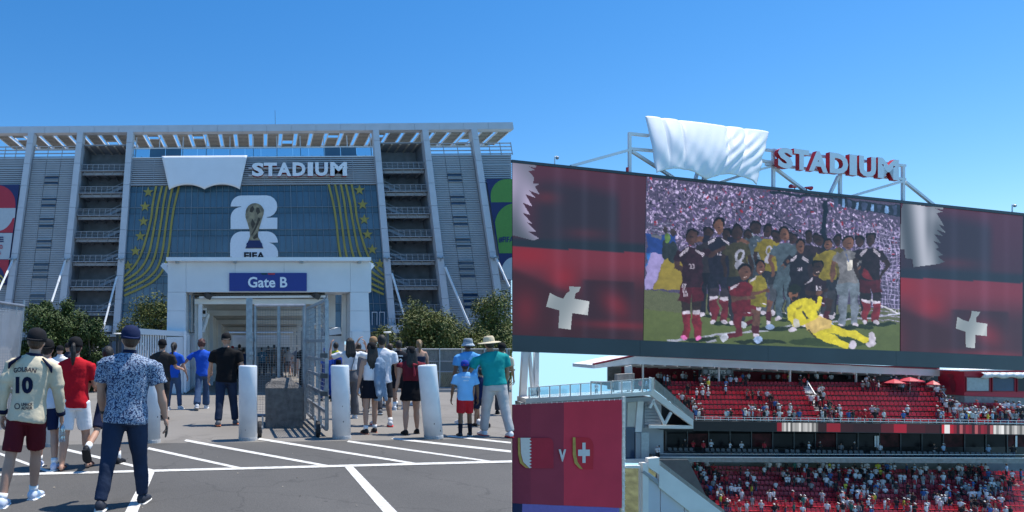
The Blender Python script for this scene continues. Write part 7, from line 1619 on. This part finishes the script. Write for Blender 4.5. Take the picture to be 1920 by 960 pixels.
# short labels, made unique by what sets a figure apart from its look-alikes
def shorten(s): return s.replace(' with both hands held in front', ' hands together').replace(' with one arm raised', ' arm raised').replace(' with a hand on the hip', ' hand on hip').replace(' of the upper red seats', ' of upper seats').replace(' from the top of the lower red seats', ' of lower seats').replace('standing ', '').replace('on the upper concourse under the canopy', 'on the upper concourse').replace('by the crowded middle aisle', 'by the crowded aisle').replace('in the shade of the dark suites between the tiers', 'in the shade of the dark suites').replace('at the left end of the suite balcony', 'at the left end of the balcony').replace('spectator in', 'spectator in')
by = {}
for o, l, px in info: by.setdefault(shorten(l), []).append((px, o))
NUM = ['first', 'second', 'third', 'fourth', 'fifth', 'sixth', 'seventh', 'eighth', 'ninth', 'tenth']
for l, lst in by.items():
    lst.sort(key=lambda q: q[0])
    for i, (px, o) in enumerate(lst):
        lab = l if len(lst) == 1 else l.replace('spectator', '%s from the left, spectator' % NUM[min(i, 9)] if i < len(lst)-1 else 'rightmost spectator', 1)
        w_ = lab.split()
        if len(w_) > 16: lab = lab.replace(', left of the first aisle', ' left of aisle').replace(', between the two aisles', ' between aisles').replace(', below the red press box', ' below the booth').replace(', near the sloping stair wall', ' near stair wall').replace(', left of the crowded aisle', ' left of aisle').replace(', by the crowded aisle', ' by the aisle').replace(', right of the middle aisle', ' right of aisle').replace(', at the right end', ' at right end')
        tag(o, ' '.join(lab.split()[:16]), 'spectator', 'spectators in the grandstand')
pal = list(pmats); mb = MB(); ms_ = [mat('crowd_'+k.replace(' ', '_'), pmats[k], .85) for k in pal]+[SKIN['tan'], trs[0], HAIR['black'], hats[0][1]]
for p, where, px in rest:
    a = ang+rn.gauss(0, .5); c = rn.choice(cols); spec_geo(mb, rn.choices([0, 1, 2, 4], [4, 3, 1, 1])[0], V((math.cos(a), math.sin(a), 0)), V((-math.sin(a), math.cos(a), 0)), p, (pal.index(c), len(pal), len(pal)+1, len(pal)+rn.choice([2, 3])), rn.uniform(.93, 1.08))
if rest: mb.build('distant_spectators', ms_, kind='stuff')
fin = {}
for o, l, px in info: fin.setdefault(o['label'], []).append((px, o))
for l, lst in fin.items():
    if len(lst) > 1:
        lst.sort(key=lambda q: q[0])
        for i, (px, o) in enumerate(lst): o['label'] = ' '.join(((NUM[i]+' ') + l.replace('rightmost ', '').replace(' from the left,', '')).split()[:16])
print('SPOTS', len(spots), 'SEATS', len(seats), 'VERTS', sum(len(o.data.vertices) for o in sc.objects if o.type == 'MESH'))
